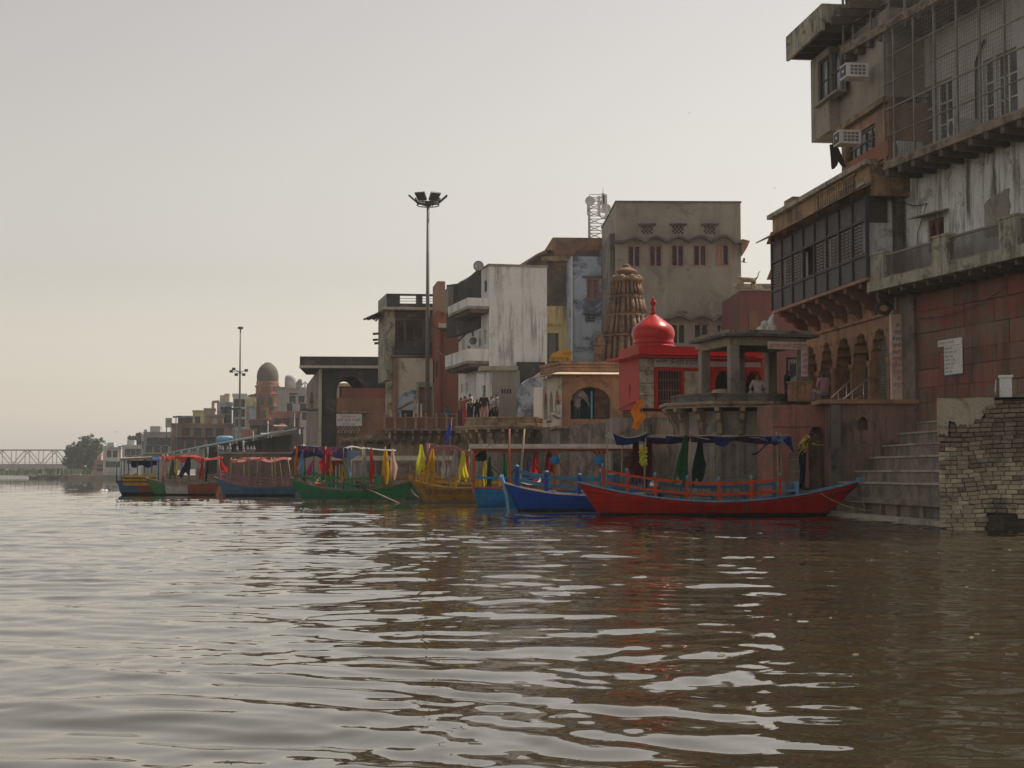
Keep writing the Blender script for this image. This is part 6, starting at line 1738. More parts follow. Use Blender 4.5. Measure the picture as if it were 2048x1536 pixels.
# ---------------------------------------------------------------- sandstone spire temple
YS = 70.0
sp = thing('temple_spire', 'weathered brown sandstone temple spire with ribbed tiers', 'temple', (XY(1250, YS + 1.5), YS + 1.5, TZ))
cx, cy = XY(1254, YS + 1.5), YS + 1.5
kS = (YS) / F
def zt_(py): return ZY(py, YS)
tiers = [(722, 668, 59, 52), (664, 626, 50, 43), (622, 588, 42, 36), (584, 556, 35, 30)]
for i, (yb, yt, wb, wt) in enumerate(tiers):
    z0, z1 = zt_(yb), zt_(yt); r0, r1 = wb * kS, wt * kS
    def oct_(r): return [(cx + r * math.cos(math.pi / 8 + k * math.pi / 4) * 1.0, cy + r * math.sin(math.pi / 8 + k * math.pi / 4)) for k in range(8)]
    mb = MB(); A = oct_(r0 * 0.86); B = oct_(r1 * 0.86)
    mb.poly([(x, y, z0) for x, y in reversed(A)]); mb.poly([(x, y, z1) for x, y in B])
    for k in range(8):
        j = (k + 1) % 8; mb.quad((*A[k], z0), (*A[j], z0), (*B[j], z1), (*B[k], z1))
    tr = mb.build('tier', M_['pale sandstone'], sp)
    n = 22
    for k in range(n):
        a = 2 * math.pi * (k + 0.5) / n
        if math.sin(a) > 0.3: continue
        ca, sa = math.cos(a), math.sin(a); ra, rb = r0 * 0.90, r1 * 0.90; w = r0 * (0.11 if k % 2 else 0.075)
        mb = MB()
        b0 = Vector((cx + ra * ca, cy + ra * sa, z0)); b1 = Vector((cx + rb * ca, cy + rb * sa, z0 + (z1 - z0) * 0.86))
        mb.tube(b0, b1, w, w * 0.86, 8); mb.lathe(b1, [(w * 0.86, 0), (w * 0.95, 0.03), (w * 0.6, 0.12), (0.01, 0.19)], 8)
        mb.build('rib', M_['pale sandstone'], tr)
    mb = MB(); mb.prism([(cx + (x - cx) * 1.09, cy + (y - cy) * 1.09) for x, y in oct_(r1 * 0.93)], z1 - 0.02, z1 + (zt_(yt - 4) - zt_(yt)) * 0.9); mb.build('tier_band', M_['pale sandstone'], tr)
MB().lathe((cx, cy, 0), [(31 * kS, zt_(556)), (34 * kS, zt_(551)), (24 * kS, zt_(546)), (12 * kS, zt_(543)), (13 * kS, zt_(541)), (21 * kS, zt_(537)), (22 * kS, zt_(534)), (14 * kS, zt_(529)), (8 * kS, zt_(526)), (9 * kS, zt_(523)), (3 * kS, zt_(519))], 20).build('amalaka', M_['pale sandstone'], sp)
for k in range(8):
    a = 2 * math.pi * (k + 0.5) / 8
    MB().lathe((cx + 26 * kS * math.cos(a), cy + 26 * kS * math.sin(a), zt_(555)), [(8 * kS, 0), (9 * kS, 4 * kS), (7 * kS, 9 * kS), (1 * kS, 13 * kS)], 10).build('turret', M_['pale sandstone'], sp)
for dx in (-58, 50):
    MB().lathe((cx + dx * kS, cy - 0.8, 0), [(12 * kS, TZ), (12 * kS, zt_(690)), (15 * kS, zt_(688)), (13 * kS, zt_(684)), (11 * kS, zt_(674)), (5 * kS, zt_(666)), (1 * kS, zt_(660))], 10).build('side_turret', M_['pale sandstone'], sp)
MB().box(cx - 70 * kS, cx + 70 * kS, cy - 1.6, cy + 1.6, TZ, zt_(722)).build('base', M_['pale sandstone'], sp)

# ---------------------------------------------------------------- blue-washed house
PBl = Pl(1143, 88, 4)
bh = thing('blue_house', 'narrow house with peeling blue-white wash and dark mould', 'house', tuple(PBl.p(1, TZ, 0)))
rw = [PBl.rect(1173, 558, 1199, 600), PBl.rect(1170, 631, 1192, 646)]
o, u0, u1, z1 = front(PBl, 1144, 513, 1226, 513, TZ, 4, rw, M_['blue wash'], bh)
f = window(PBl, rw[0], bh, M_['pink brown wood'], M_['pink brown wood'], bars=(1, 1), fw=0.09, pane='shutter', proud=0.08)
bx(PBl, rw[0][0] - 0.25, rw[0][1] + 0.25, rw[0][3] + 0.06, rw[0][3] + 0.14, 0.002, 0.4, 'window_hood', M_['dark cement'], bh)
window(PBl, rw[1], bh, M_['blue wash'], M_['dark glass'], bars=(0, 3), fw=0.05); bx(PBl, rw[1][0] - 0.15, rw[1][1] + 0.15, rw[1][3] + 0.05, rw[1][3] + 0.12, 0.002, 0.3, 'window_hood', M_['dark cement'], bh)
u = PBl.uz(1208, 600)[0]
MB().tube(PBl.p(u, TZ, 0.08), PBl.p(u, z1 - 0.3, 0.08), 0.07, 0.07, 8).build('drain_pipe', M_['dark iron'], bh)
bx(PBl, 0.0, 0.07, TZ, z1, 0.002, 0.1, 'corner_strip', M_['plain white'], bh)
# ---------------------------------------------------------------- brick-topped ruined house with yellow storey
PY1 = Pl(1092, 91, 4)
yh = thing('ruined_house', 'ruined house with bare brick top, dark open rooms and a yellow lower storey', 'house', tuple(PY1.p(1, TZ, 0)))
ro = [PY1.rect(1101, 524, 1143, 562), PY1.rect(1098, 573, 1137, 612)]
dr_ = PY1.rect(1094, 667, 1117, 720)
o, u0, u1, zr_ = front(PY1, 1094, 508, 1150, 508, PY1.uz(1100, 613)[1], 5, ro, M_['dark ruin'], yh, depth=1.6)
for r in ro: bx(PY1, r[0] - 0.1, r[1] + 0.1, r[2] - 0.1, r[3] + 0.1, -1.75, -1.6, 'room_wall', M_['dark ruin'], yh)
bx(PY1, PY1.uz(1132, 590)[0], PY1.uz(1138, 590)[0], ro[1][2], ro[1][3] - 0.2, -0.4, -0.05, 'pier', M_['cream plaster'], yh)
front(PY1, 1093, 613, 1144, 613, TZ, 5, [(dr_[0], dr_[1], TZ + 0.2, dr_[3])], M_['yellow wash'], yh, d=0.25)
bx(PY1, dr_[0], dr_[1], TZ + 0.2, dr_[3], 0.0, 0.04, 'door', M_['shutter grey'], yh)
bx(PY1, PY1.uz(1093, 650)[0], PY1.uz(1122, 650)[0], PY1.uz(1100, 651)[1], PY1.uz(1100, 648)[1], 0.252, 0.5, 'ledge', M_['yellow wash'], yh)
zb_ = PY1.uz(1110, 512)[1]
o, a0, a1, zbt_ = front(PY1, 1105, 476, 1226, 478, zb_ - 0.6, 5, [], M_['brick face'], yh, 'brick_parapet', d=0.12)
bx(PY1, a0 - 0.7, a1, zb_ - 0.35, zb_ - 0.1, 0.1, 0.5, 'eave', M_['ochre plaster'], yh)
# sloping riverward eave
A = W(1090, 494, 91); B_ = W(1048, 530, 103)
mb = MB()
mb.hexa([A + Vector((0.6, 0, -0.25)), A + Vector((-0.5, 0, -0.55)), B_ + Vector((-0.5, 0, -0.3)), B_ + Vector((0.6, 0, 0.0)), A + Vector((0.6, 0, 0.1)), A + Vector((-0.5, 0, -0.42)), B_ + Vector((-0.5, 0, -0.1)), B_ + Vector((0.6, 0, 0.2))])
mb.build('side_eave', M_['ochre plaster'], yh)
mb = MB(); mb.hexa([Vector((A.x + 0.1, A.y, TZ)), Vector((A.x + 3, A.y, TZ)), Vector((B_.x + 3, B_.y, TZ)), Vector((B_.x + 0.1, B_.y, TZ)), Vector((A.x + 0.1, A.y, A.z - 0.2)), Vector((A.x + 3, A.y, A.z - 0.2)), Vector((B_.x + 3, B_.y, B_.z)), Vector((B_.x + 0.1, B_.y, B_.z))])
mb.build('side_wall', M_['dark ruin'], yh)
# yellow temple sign at its foot
PYs = Pl(1098, 84, 4)
ys = thing('temple_sign', 'round-topped orange sign with dark lettering below the yellow storey', 'sign', tuple(PYs.p(0.5, TZ, 0)))
us0, us1, zz0, zz1 = PYs.rect(1098, 699, 1143, 718)
pts = [(us0, zz0 - 0.1)] + [(us1, zz0 - 0.1)] + [(us1, zz1 - 0.05)] + [(us1 - (us1 - us0) * k / 10, zz0 + (zz1 - zz0) * (1 - (k / 10) ** 2.2) ** 0.5 * (1 + 0.05 * math.sin(k * 2.4))) for k in range(1, 10)]
MB().extr([PYs.p(u, z, 0.0) for u, z in pts], -PYs.n * 0.06).build('board', mat('sign orange', (0.62, 0.28, 0.03), (0.5, 0.22, 0.03), bump=0), ys)
text_mesh(PYs, 'मन्दिर', us0 + 0.62 * (us1 - us0), zz0 + 0.22, 0.16, M_['red ink'], ys, d=0.008, maxw=0.6); text_mesh(PYs, 'श्री गोविन्द देव', us0 + 0.1, zz0 - 0.04, 0.13, M_['black ink'], ys, d=0.008, maxw=(us1 - us0) * 0.8)
bx(PYs, us0 + 0.2, us0 + 0.26, TZ, zz0, -0.06, 0, 'leg', M_['dark iron'], ys); bx(PYs, us1 - 0.26, us1 - 0.2, TZ, zz0, -0.06, 0, 'leg', M_['dark iron'], ys)

# ---------------------------------------------------------------- lattice telephone tower
ct = thing('phone_mast', 'steel lattice phone mast with round dishes and panel antennas on the roofs', 'mast', tuple(W(1197, 478, 93)))
Yc = 93.0; base = ZY(478, Yc); top = ZY(392, Yc); hw = (1215 - 1180) / 2 * Yc / F; xc = XY(1197, Yc)
cors = [(-1, -1), (1, -1), (1, 1), (-1, 1)]
legs = [(xc + hw * sx, Yc + hw * sy) for sx, sy in cors]
for x, y in legs: MB().tube((x, y, base - 0.8), (x, y, top), 0.055, 0.05, 6).build('leg', M_['galvanised'], ct)
nb2 = 6
for i in range(4):
    (xa, ya), (xb, yb) = legs[i], legs[(i + 1) % 4]
    mb = MB()
    for k in range(nb2):
        z0 = base + (top - base) * k / nb2; z1 = base + (top - base) * (k + 1) / nb2
        mb.tube((xa, ya, z0), (xb, yb, z1) if k % 2 else (xb, yb, z1), 0.028, 0.028, 5); mb.tube((xa, ya, z1), (xb, yb, z1), 0.025, 0.025, 5)
    mb.build('bracing', M_['galvanised'], ct)
for px_, py_, r in ((1180, 402, 0.3), (1213, 417, 0.28), (1207, 405, 0.2)):
    c = W(px_, py_, Yc - 0.7)
    d_ = MB(); n = 16
    for k in range(n):
        a0, a1 = 2 * math.pi * k / n, 2 * math.pi * (k + 1) / n
        f = lambda rr_, a, y: c + Vector((rr_ * math.cos(a), y, rr_ * math.sin(a)))
        d_.quad(f(0.02, a0, 0.12), f(0.02, a1, 0.12), f(r, a1, 0), f(r, a0, 0)); d_.quad(f(r, a0, 0), f(r, a1, 0), f(r * 0.8, a1, 0.3), f(r * 0.8, a0, 0.3)); d_.quad(f(r * .8, a0, 0.3), f(r * .8, a1, 0.3), f(0.02, a1, 0.34), f(0.02, a0, 0.34))
    d_.build('dish', M_['white paint'], ct)
for px_, py_, h in ((1177, 430, 22), (1198, 432, 40), (1206, 426, 40), (1213, 435, 26), (1209, 408, 18)):
    a = W(px_, py_, Yc - 0.65); hh = h * Yc / F
    MB().box(a.x - 0.09, a.x + 0.09, a.y - 0.06, a.y + 0.06, a.z, a.z + hh).build('panel_antenna', M_['white paint'], ct)
MB().tube((xc + hw * 0.6, Yc, top), (xc + hw * 0.6, Yc, ZY(374, Yc)), 0.02, 0.012, 5).build('aerial', M_['galvanised'], ct)

# ---------------------------------------------------------------- white balcony house
PF = Pl(978, 80, 12); PFl = Pl(978, 80, -75)
wh = thing('white_house', 'tall white house with stained blank gable and two long river balconies', 'house', tuple(PF.p(1, TZ, 0)))
zrf_ = ZY(532, 80)
uf1 = PF.uz(1094, 650)[0]; ul0 = PFl.uz(917, 700)[0]
mb = MB(); mb.quad(PF.p(0, TZ, 0), PF.p(uf1, TZ, 0), PF.p(uf1, zrf_, 0), PF.p(0, zrf_, 0)); mb.quad(PF.p(uf1, TZ, 0), PF.p(uf1, TZ, -7), PF.p(uf1, zrf_, -7), PF.p(uf1, zrf_, 0)); mb.quad(PF.p(0, zrf_, 0), PF.p(uf1, zrf_, 0), PF.p(uf1, zrf_, -7), PF.p(0, zrf_, -7)); mb.quad(PF.p(0, TZ, -7), PF.p(0, zrf_, -7), PF.p(uf1, zrf_, -7), PF.p(uf1, TZ, -7))
mb.build('gable_wall', M_['stained white'], wh)
bx(PF, -0.06, uf1 + 0.05, zrf_, zrf_ + 0.12, -7, 0.05, 'coping', M_['grey cement'], wh)
def fl(px, py): return PFl.uz(px, py)
rws = []
for (a, b, yt, yb) in ((924, 929, 678, 702), (934, 940, 672, 698), (943, 948, 668, 684), (958, 962, 662, 692), (968, 973, 660, 690), (922, 926, 768, 786), (931, 936, 764, 786)):
    r = PFl.rect(a, yt, b, yb); rws.append(r)
ru = PFl.rect(968, 561, 974, 584)
mb = MB(); wall_open(mb, PFl, ul0, 0.0, TZ, zrf_, rws + [ru], 0.2)
mb.build('river_wall', M_['plain white'], wh)
for i, r in enumerate(rws + [ru]):
    window(PFl, r, wh, M_['teal paint'] if i in (1,) else M_['white plastic'], M_['dark glass'], bars=(0, 0), fw=0.07)
for yA, yB, xL, xE in ((612, 587, 896, 953), (720, 696, 890, 960)):
    zt1 = PFl.uz(950, 588 if yA == 612 else 692, 1.15)[1]
    zb1 = PFl.uz(950, 610 if yA == 612 else 722, 1.15)[1]
    uA = PFl.uz(xL, 640 if yA == 612 else 735, 1.15)[0]; uE = PFl.uz(xE - 4, 610, 1.15)[0] * 0 - 0.02
    bb = bx(PFl, uA, uE, zb1, zb1 + 0.14, 0.003, 1.15, 'balcony', M_['grey cement'], wh)
    bx(PFl, uA, uE, zb1 + 0.141, zt1, 1.05, 1.15, 'balcony_parapet', M_['stained white'], bb)
    bx(PFl, uE - 0.1, uE, zb1 + 0.141, zt1, 0.003, 1.05, 'balcony_end', M_['stained white'], bb)
    for k in range(12):
        u = uA + 0.2 + (uE - uA - 0.4) * k / 11
        bx(PFl, u, u + 0.2, zb1 - 0.2, zb1 - 0.002, 0.01, 1.05, 'joist', M_['brown joist'], bb)
# curved stair wall on the roof, water-stained lean-to behind
mb = MB()
pts = [(W(978, 529, 80.5)), (W(958, 536, 82)), (W(945, 548, 83)), (W(930, 560, 84.5)), (W(915, 567, 86)), (W(893, 570, 87.5))]
for a, b in zip(pts[:-1], pts[1:]):
    mb.hexa([Vector((a.x, a.y, 9)), Vector((b.x, b.y, 9)), Vector((b.x + 0.25, b.y + 0.1, 9)), Vector((a.x + 0.25, a.y + 0.1, 9)), a, b, b + Vector((0.25, 0.1, 0)), a + Vector((0.25, 0.1, 0))])
mb.build('roof_wall', M_['black mould'], wh)
PL1 = Pl(896, 86.5, 8); r = PL1.rect(896, 573, 928, 605)
bx(PL1, r[0], r[1], r[2] - 0.5, r[3], -2, 0, 'roof_room', M_['bare cement'], wh)
# satellite dish
sd = thing('satellite_dish', 'round grey satellite dish on the roof corner of the white house', 'satellite dish', tuple(W(957, 548, 81)))
c = W(957, 532, 80.7); rD_ = 10.5 * 80.7 / F
mb = MB(); n = 24
for k in range(n):
    a0, a1 = 2 * math.pi * k / n, 2 * math.pi * (k + 1) / n
    f = lambda rr_, a, y: c + Vector((rr_ * math.cos(a), y, rr_ * math.sin(a)))
    mb.quad(f(0.0, a0, 0.08), f(0.0, a1, 0.08), f(rD_ * 0.9, a1, 0.0), f(rD_ * 0.9, a0, 0.0))
mb.build('dish', mat('dish grey', (0.40, 0.36, 0.33), bump=0), sd)
mb = MB()
for k in range(n):
    a0, a1 = 2 * math.pi * k / n, 2 * math.pi * (k + 1) / n
    mb.quad(f(rD_ * 0.88, a0, -0.02), f(rD_ * 0.88, a1, -0.02), f(rD_, a1, -0.02), f(rD_, a0, -0.02)); mb.quad(f(rD_, a0, -0.02), f(rD_, a1, -0.02), f(rD_, a1, 0.05), f(rD_, a0, 0.05))
mb.build('rim', M_['dark iron'], sd)
MB().tube(c + Vector((0, 0.08, -0.1)), W(960, 555, 80.8), 0.025, 0.025, 6).build('stand', M_['dark iron'], sd)
MB().path([c + Vector((0, 0, -rD_)), c + Vector((0, -0.3, -0.05))], 0.015, 5).build('feed_arm', M_['dark iron'], sd)
# split unit on the lower balcony
o = MB().box(-0.3, 0.3, -0.15, 0.15, 0, 0.5).build('casing', M_['white plastic']); t_ = thing('outdoor_unit', 'small white air conditioner unit on the lower balcony of the white house', 'air conditioner', tuple(W(946, 692, 81.8)), world=False)
o.parent = t_; q_ = MB().lathe((0, 0, 0), [(0.01, 0.0), (0.2, 0.0), (0.2, 0.02), (0.01, 0.02)], 16).build('fan_grille', M_['grey iron'], t_); q_.rotation_euler = (R(90), 0, 0); q_.location = (0, -0.155, 0.26)
MB().path([PFl.p(ul0 + 0.1, PFl.uz(920, 682)[1], 0.05), PFl.p(PFl.uz(945, 655)[0], PFl.uz(945, 655)[1], 0.05), PFl.p(PFl.uz(951, 690)[0], PFl.uz(951, 690)[1], 0.05)], 0.035, 6).build('hose', M_['dark iron'], wh)

# ---------------------------------------------------------------- red-brown narrow house
PRb = Pl(881, 93, 8); PRbl = Pl(881, 93, -76)
rb_ = thing('red_house', 'tall narrow red-brown house beside the white one', 'house', tuple(PRb.p(0.5, TZ, 0)))
o, u0, u1, z1 = front(PRb, 881, 622, 922, 622, TZ, 5, [], M_['red brown wall'], rb_)
o2, a0, a1, zt2 = front(PRb, 874, 563, 890, 563, z1 - 0.1, 3, [], M_['orange plaster'], rb_, 'tower_wall', d=0.15)
bx(PRb, u0 - 0.15, u1 + 0.4, PRb.uz(890, 657)[1], PRb.uz(890, 648)[1], 0.002, 0.5, 'ledge', M_['cream plaster'], rb_)
bx(PRb, PRb.uz(872, 700)[0], u0 - 0.01, TZ, z1 - 0.05, -4.5, 0.3, 'side_pier', M_['red brown wall'], rb_)
r = PRb.rect(870, 724, 874, 756); bx(PRb, r[0], r[1], r[2], r[3], 0.302, 0.32, 'slit_window', M_['dark pane'], rb_)
for k in range(4):
    bx(PRb, u0, u1, TZ + 0.2 + 0.4 * k, TZ + 0.3 + 0.4 * k, 0.002, 0.12 + 0.05 * (3 - k), 'plinth_course', M_['grey stone'], rb_)

# ---------------------------------------------------------------- dark ruined mansion
PK1 = Pl(772, 96, 6); PK1l = Pl(772, 96, -78)
dm = thing('ruined_mansion', 'black-stained ruined mansion with open roof parapet and collapsed eaves', 'mansion', tuple(PK1.p(1.5, TZ, 0)))
zpar = ZY(587, 96); zflo = ZY(612, 96)
o1 = PK1.rect(800, 591, 832, 607); o2_ = PK1.rect(845, 592, 868, 607)
uW = PK1.uz(872, 700)[0]
uLw = PK1l.uz(756, 650)[0]
zver1 = ZY(637, 96); zver0 = ZY(712, 96)
mb = MB(); wall_open(mb, PK1, 0, uW, zflo, zpar, [o1, o2_], 0.25)
for o_ in ():
    pass
mb.pbox(PK1, 0, uW, zflo - 0.1, zflo, -4, 0.0); mb.build('roof_parapet', M_['black mould'], dm)
for o_ in (o1, o2_):
    for q in (0.33, 0.66):
        bx(PK1, o_[0], o_[1], o_[2] + (o_[3] - o_[2]) * q - 0.015, o_[2] + (o_[3] - o_[2]) * q + 0.015, -0.14, -0.1, 'parapet_bar', M_['grey iron'], dm)
mb = MB(); mb.pbox(PK1l, uLw, 0.0, zflo - 0.1, zpar, -0.25, 0.0); mb.build('side_parapet', M_['moss parapet'], dm)
bx(PK1, -0.3, uW, zflo - 0.26, zflo - 0.101, -4, 0.5, 'cornice', M_['cream plaster'], dm)
# veranda: side wall, back wall, dark rooms, posts
bx(PK1, 0.3, uW, zver0, zflo - 0.27, -3.2, -3.0, 'back_wall', M_['dark ruin'], dm)
mb = MB(); mb.pbox(PK1l, uLw, -0.4, zver0 - 1.5, zflo - 0.27, -0.35, -0.02); mb.build('side_wall', M_['moss parapet'], dm)
bx(PK1, 0.0, 0.55, zver0 - 1.5, zflo - 0.27, -0.5, -0.05, 'corner_pier', M_['moss parapet'], dm)
for k in range(1, 5):
    u = 0.55 + (uW - 0.7) * k / 4; bx(PK1, u - 0.06, u + 0.06, zver0, zver1, -0.3, -0.2, 'post', M_['brown joist'], dm)
mb = MB()
for k in range(14):
    u = 0.7 + (uW - 0.9) * k / 13; mb.pbox(PK1, u, u + 0.05, zver1 - 0.5 - 1.0 * (k % 3 == 0), zver1, -0.24, -0.2)
mb.pbox(PK1, 0.55, uW, zver1 - 0.08, zver1 + 0.1, -0.3, -0.12); mb.build('screen', M_['brown joist'], dm)
bx(PK1, 0.5, uW, zver1 + 0.11, zflo - 0.27, -0.3, -0.05, 'upper_wall', M_['dark ruin'], dm)
bx(PK1, PK1.uz(793, 700)[0], uW, ZY(710, 96), ZY(685, 96), 0.0, 0.7, 'balcony', M_['black mould'], dm)
bx(PK1, PK1.uz(782, 700)[0], uW + 0.1, ZY(716, 96), ZY(711, 96), -1, 0.8, 'balcony_slab', M_['dark cement'], dm)
# collapsed eave hanging out over the river
rr = random.Random(4)
for k in range(7):
    a = W(757 + 2 * k, 626 - 1.2 * k, 97 + k * 0.4); b = W(727 + 4 * k, 640 + rr.uniform(-2, 3), 97 + k * 0.4)
    MB().bar(a, b, 0.45, 0.06).build('eave_sheet', M_['dark cement'], dm)
for px_, py_, L_ in ((758, 667, 12), (756, 679, 10), (757, 686, 8)):
    MB().bar(W(px_, py_, 97), W(px_ - L_, py_ + 1, 97), 0.5, 0.1).build('broken_ledge', M_['dark cement'], dm)
# cream-plastered room below
PC1 = Pl(797, 94, 6)
o, u0, u1, z1 = front(PC1, 796, 716, 866, 716, TZ, 6, [], M_['cream plaster'], dm, 'cream_wall')
bx(PC1, u0 - 0.2, u0, TZ, z1, -5, 0.1, 'corner_pier', M_['brick face'], dm)
mb = MB(); mb.extr([PC1.p(u, z, 0.003) for u, z in ((u0 + 0.0, ZY(800, 94)), (u0 + 0.1, ZY(790, 94)), (u0 + 0.8, ZY(780, 94)), (u0 + 2.1, ZY(778, 94)), (u0 + 2.1, TZ), (u0, TZ))], PC1.n * 0.03); mb.build('fallen_plaster', M_['blue wash'], dm)
# ---------------------------------------------------------------- gate hut by the mast
PHt = Pl(833, 88, 4)
ht = thing('stone_hut', 'small roofless brick hut with grey door frame by the tall light mast', 'hut', tuple(PHt.p(0.5, TZ, 0)))
r = PHt.rect(838, 770, 864, 836)
o, u0, u1, z1 = front(PHt, 833, 764, 868, 764, TZ, 2, [(r[0], r[1], TZ + 0.7, r[3] - 0.1)], M_['grey cement'], ht, depth=0.4)
bx(PHt, r[0], r[1], TZ + 0.7, r[3] - 0.1, -0.5, -0.4, 'brick_infill', M_['brick face'], ht)
PHw = Pl(815, 86.5, 3)
lw = thing('lean_to', 'dark lean-to shed with sloping slab roof beside the brick hut', 'shed', tuple(PHw.p(0.5, TZ, 0)))
a, b = PHw.uz(795, 818)[0], PHw.uz(828, 818)[0]
mb = MB(); mb.extr([PHw.p(a, ZY(816, 86), 0), PHw.p(b, ZY(800, 86), 0), PHw.p(b, ZY(797, 86), 0), PHw.p(a, ZY(812, 86), 0)], -PHw.n * 2); mb.build('roof', M_['pale slab'], lw)
bx(PHw, a + 0.2, b - 0.05, TZ - 0.3, ZY(818, 86), -1.8, -1.2, 'shade_box', M_['painted shade'], lw)  # black box standing in for the shade under the lean-to roof
for px_ in (826, 832, 840):
    bx(PHw, PHw.uz(px_, 820)[0], PHw.uz(px_ + 4, 820)[0], TZ - 0.2, ZY(806, 86), -0.6, -0.1, 'post', M_['cream plaster'], lw)
# rubble mound behind the parapet
mb = MB(); mb.grid(lambda a, b: W(866 + 60 * a, 0, 86).xyz * 0 + Vector((XY(866 + 55 * a, 86 + 2.0 * b), 86 + 2.0 * b, TZ - 0.1 + math.sin(math.pi * min(1, a * 1.02)) ** 0.6 * math.sin(math.pi * (0.12 + 0.86 * b)) * (0.9 + 0.15 * math.sin(a * 19) + 0.1 * math.sin(b * 13)))), 24, 12)
tag(mb.build('rubble_heap', mat('rubble', (0.25, 0.21, 0.16), (0.14, 0.12, 0.09), scale=4, bump=0.6, bump_scale=6)), 'heap of pale rubble on the terrace behind the people', 'rubble')

# ---------------------------------------------------------------- low black arcade house with the white sign
PLo = Pl(637, 104, 4); PLol = Pl(637, 104, -80)
lo = thing('arcade_house', 'low black-stained house with flat mossy roof and one broad see-through arch', 'house', tuple(PLo.p(2, TZ, 0)))
ztop_ = ZY(752, 104)
ar_ = PLo.rect(673, 752, 726, 796)
u0, u1, _z, z1 = PLo.rect(637, 738, 796, 738)
mb = MB(); wall_open(mb, PLo, u0, u1, -0.5, z1, [(ar_[0], ar_[1], ar_[2], ar_[3], 'round', ar_[2] + (ar_[3] - ar_[2]) * 0.3)], 0.6)
mb.quad(PLo.p(u1, -0.5, 0), PLo.p(u1, -0.5, -5), PLo.p(u1, z1, -5), PLo.p(u1, z1, 0)); mb.build('wall', M_['black mould'], lo)
# open room behind the arch with a rear arch letting the light in
PLr = Pl(637, 109, 4)
rr_ = PLr.rect(668, 762, 706, 800)
mb = MB(); wall_open(mb, PLr, PLr.uz(637, 780)[0], PLr.uz(796, 780)[0], -0.5, ZY(738, 109), [(rr_[0], rr_[1], rr_[2], rr_[3], 'round', rr_[2] + 0.4)], 0.4); mb.build('rear_wall', M_['black mould'], lo)
mb = MB(); r = PLol.rect(614, 760, 634, 830)
wall_open(mb, PLol, PLol.uz(613, 800)[0], 0.0, -0.5, ZY(738, 104), [(PLol.uz(619, 800)[0], PLol.uz(627, 800)[0], ZY(830, 106), ZY(770, 106), 'point', ZY(790, 106))], 0.4); mb.build('river_wall', M_['grey stone'], lo)
rf = MB(); zr0, zr1_ = ZY(738, 104), ZY(714, 104)
ue = PLo.uz(600, 730, 0.3)[0]; uE2 = PLo.uz(780, 730)[0]
rf.pbox(PLo, ue, uE2, zr0 + 0.02, zr1_, -6.5, 0.5); rfo = rf.build('roof', M_['black mould'], lo)
bx(PLo, ue - 0.02, uE2, zr0 + 0.02, zr0 + 0.2, 0.502, 0.75, 'roof_lip', M_['cream plaster'], rfo)
bx(PLo, u0 + 0.0, ar_[0] + 0.3, ZY(800, 104) - 0.4, ZY(798, 104), 0.004, 0.02, 'stain', M_['black mould'], lo) if False else None
a = PLo.rect(673, 796, 790, 890)
bx(PLo, a[0], u1, 0.2, a[3], 0.004, 0.16, 'brick_infill', M_['brick face'], lo); bx(PLo, a[1] - 3.6, u1 - 0.6, a[3], ZY(776, 104), 0.004, 0.12, 'brick_infill', M_['red brown wall'], lo)
bx(PLo, a[0], a[0] + 2.3, ZY(826, 104), ZY(822, 104), 0.162, 0.35, 'ledge', M_['ochre plaster'], lo)
bx(PLo, PLo.uz(780, 740)[0] - 0.3, u1, 0, ZY(712, 104), 0.0, 0.3, 'end_pier', M_['moss parapet'], lo)
bx(PLo, 0.0, 0.22, -0.4, ZY(738, 104), 0.003, 0.2, 'corner_pier', M_['cream plaster'], lo)
bx(PLo, PLo.uz(600, 820)[0], 0.0, ZY(821, 104), ZY(817, 104), -1.0, 0.3, 'broken_ledge', M_['dark cement'], lo)
mb = MB()
for k in range(14):
    for j in range(3):
        if (k + j) % 2 == 0:
            u = a[0] + 0.1 + 1.5 * k / 14; mb.pbox(PLo, u, u + 0.1, ZY(866, 104) + 0.17 * j, ZY(866, 104) + 0.17 * (j + 1), 0.162, 0.2)
mb.build('lattice', M_['pale slab'], lo)
si = PLo.rect(673, 828, 724, 852)
ss = thing('white_sign', 'white rectangular sign with dark lettering on the black-stained arcade house', 'sign', tuple(PLo.p(si[0], si[2], 0.4)))
bx(PLo, si[0], si[1], si[2], si[3], 0.2, 0.26, 'board', M_['sign white'], ss)
for k, (s_, h_) in enumerate((('श्री यमुना घाट', 0.13), ('सती बुर्ज मन्दिर', 0.2), ('घाट रोड मथुरा', 0.13))):
    text_mesh(PLo, s_, (si[0] + si[1]) / 2, si[3] - 0.26 - 0.25 * k, h_, M_['red ink'] if k == 0 else M_['blue ink'], ss, d=0.268, align='CENTER', maxw=(si[1] - si[0]) * 0.9)

# ---------------------------------------------------------------- brown arched shrine beside the red temple
PBt = Pl(1124, 69, 6); PBtl = Pl(1124, 69, -72)
bt = thing('arched_shrine', 'brown sandstone shrine with broad round arch and eave coloured as if sunlit', 'shrine', tuple(PBt.p(1, TZ, 0)))
zbt_ = ZY(722, 69); ze = ZY(751, 69); zba = ZY(843, 69)
raS = ra = PBt.rect(1141, 773, 1221, 838); u1 = PBt.uz(1245, 780)[0]
mb = MB(); wall_open(mb, PBt, 0, u1, zba - 0.2, ze, [(ra[0], ra[1], ra[2], ra[3], 'round', ra[2] + (ra[3] - ra[2]) * 0.52)], 0.35); body(mb, PBt, 0, u1, zba - 0.2, ze, 4, skip=('l',)); mb.build('wall', M_['brown sandstone'], bt)
mb = MB(); ulb = PBtl.uz(1086, 780)[0]
ow = [(PBtl.uz(a, 800)[0], PBtl.uz(b, 800)[0], zba + 0.15, zba + 1.45, 'point', zba + 0.9) for a, b in ((1088, 1095), (1099, 1106), (1110, 1118))]
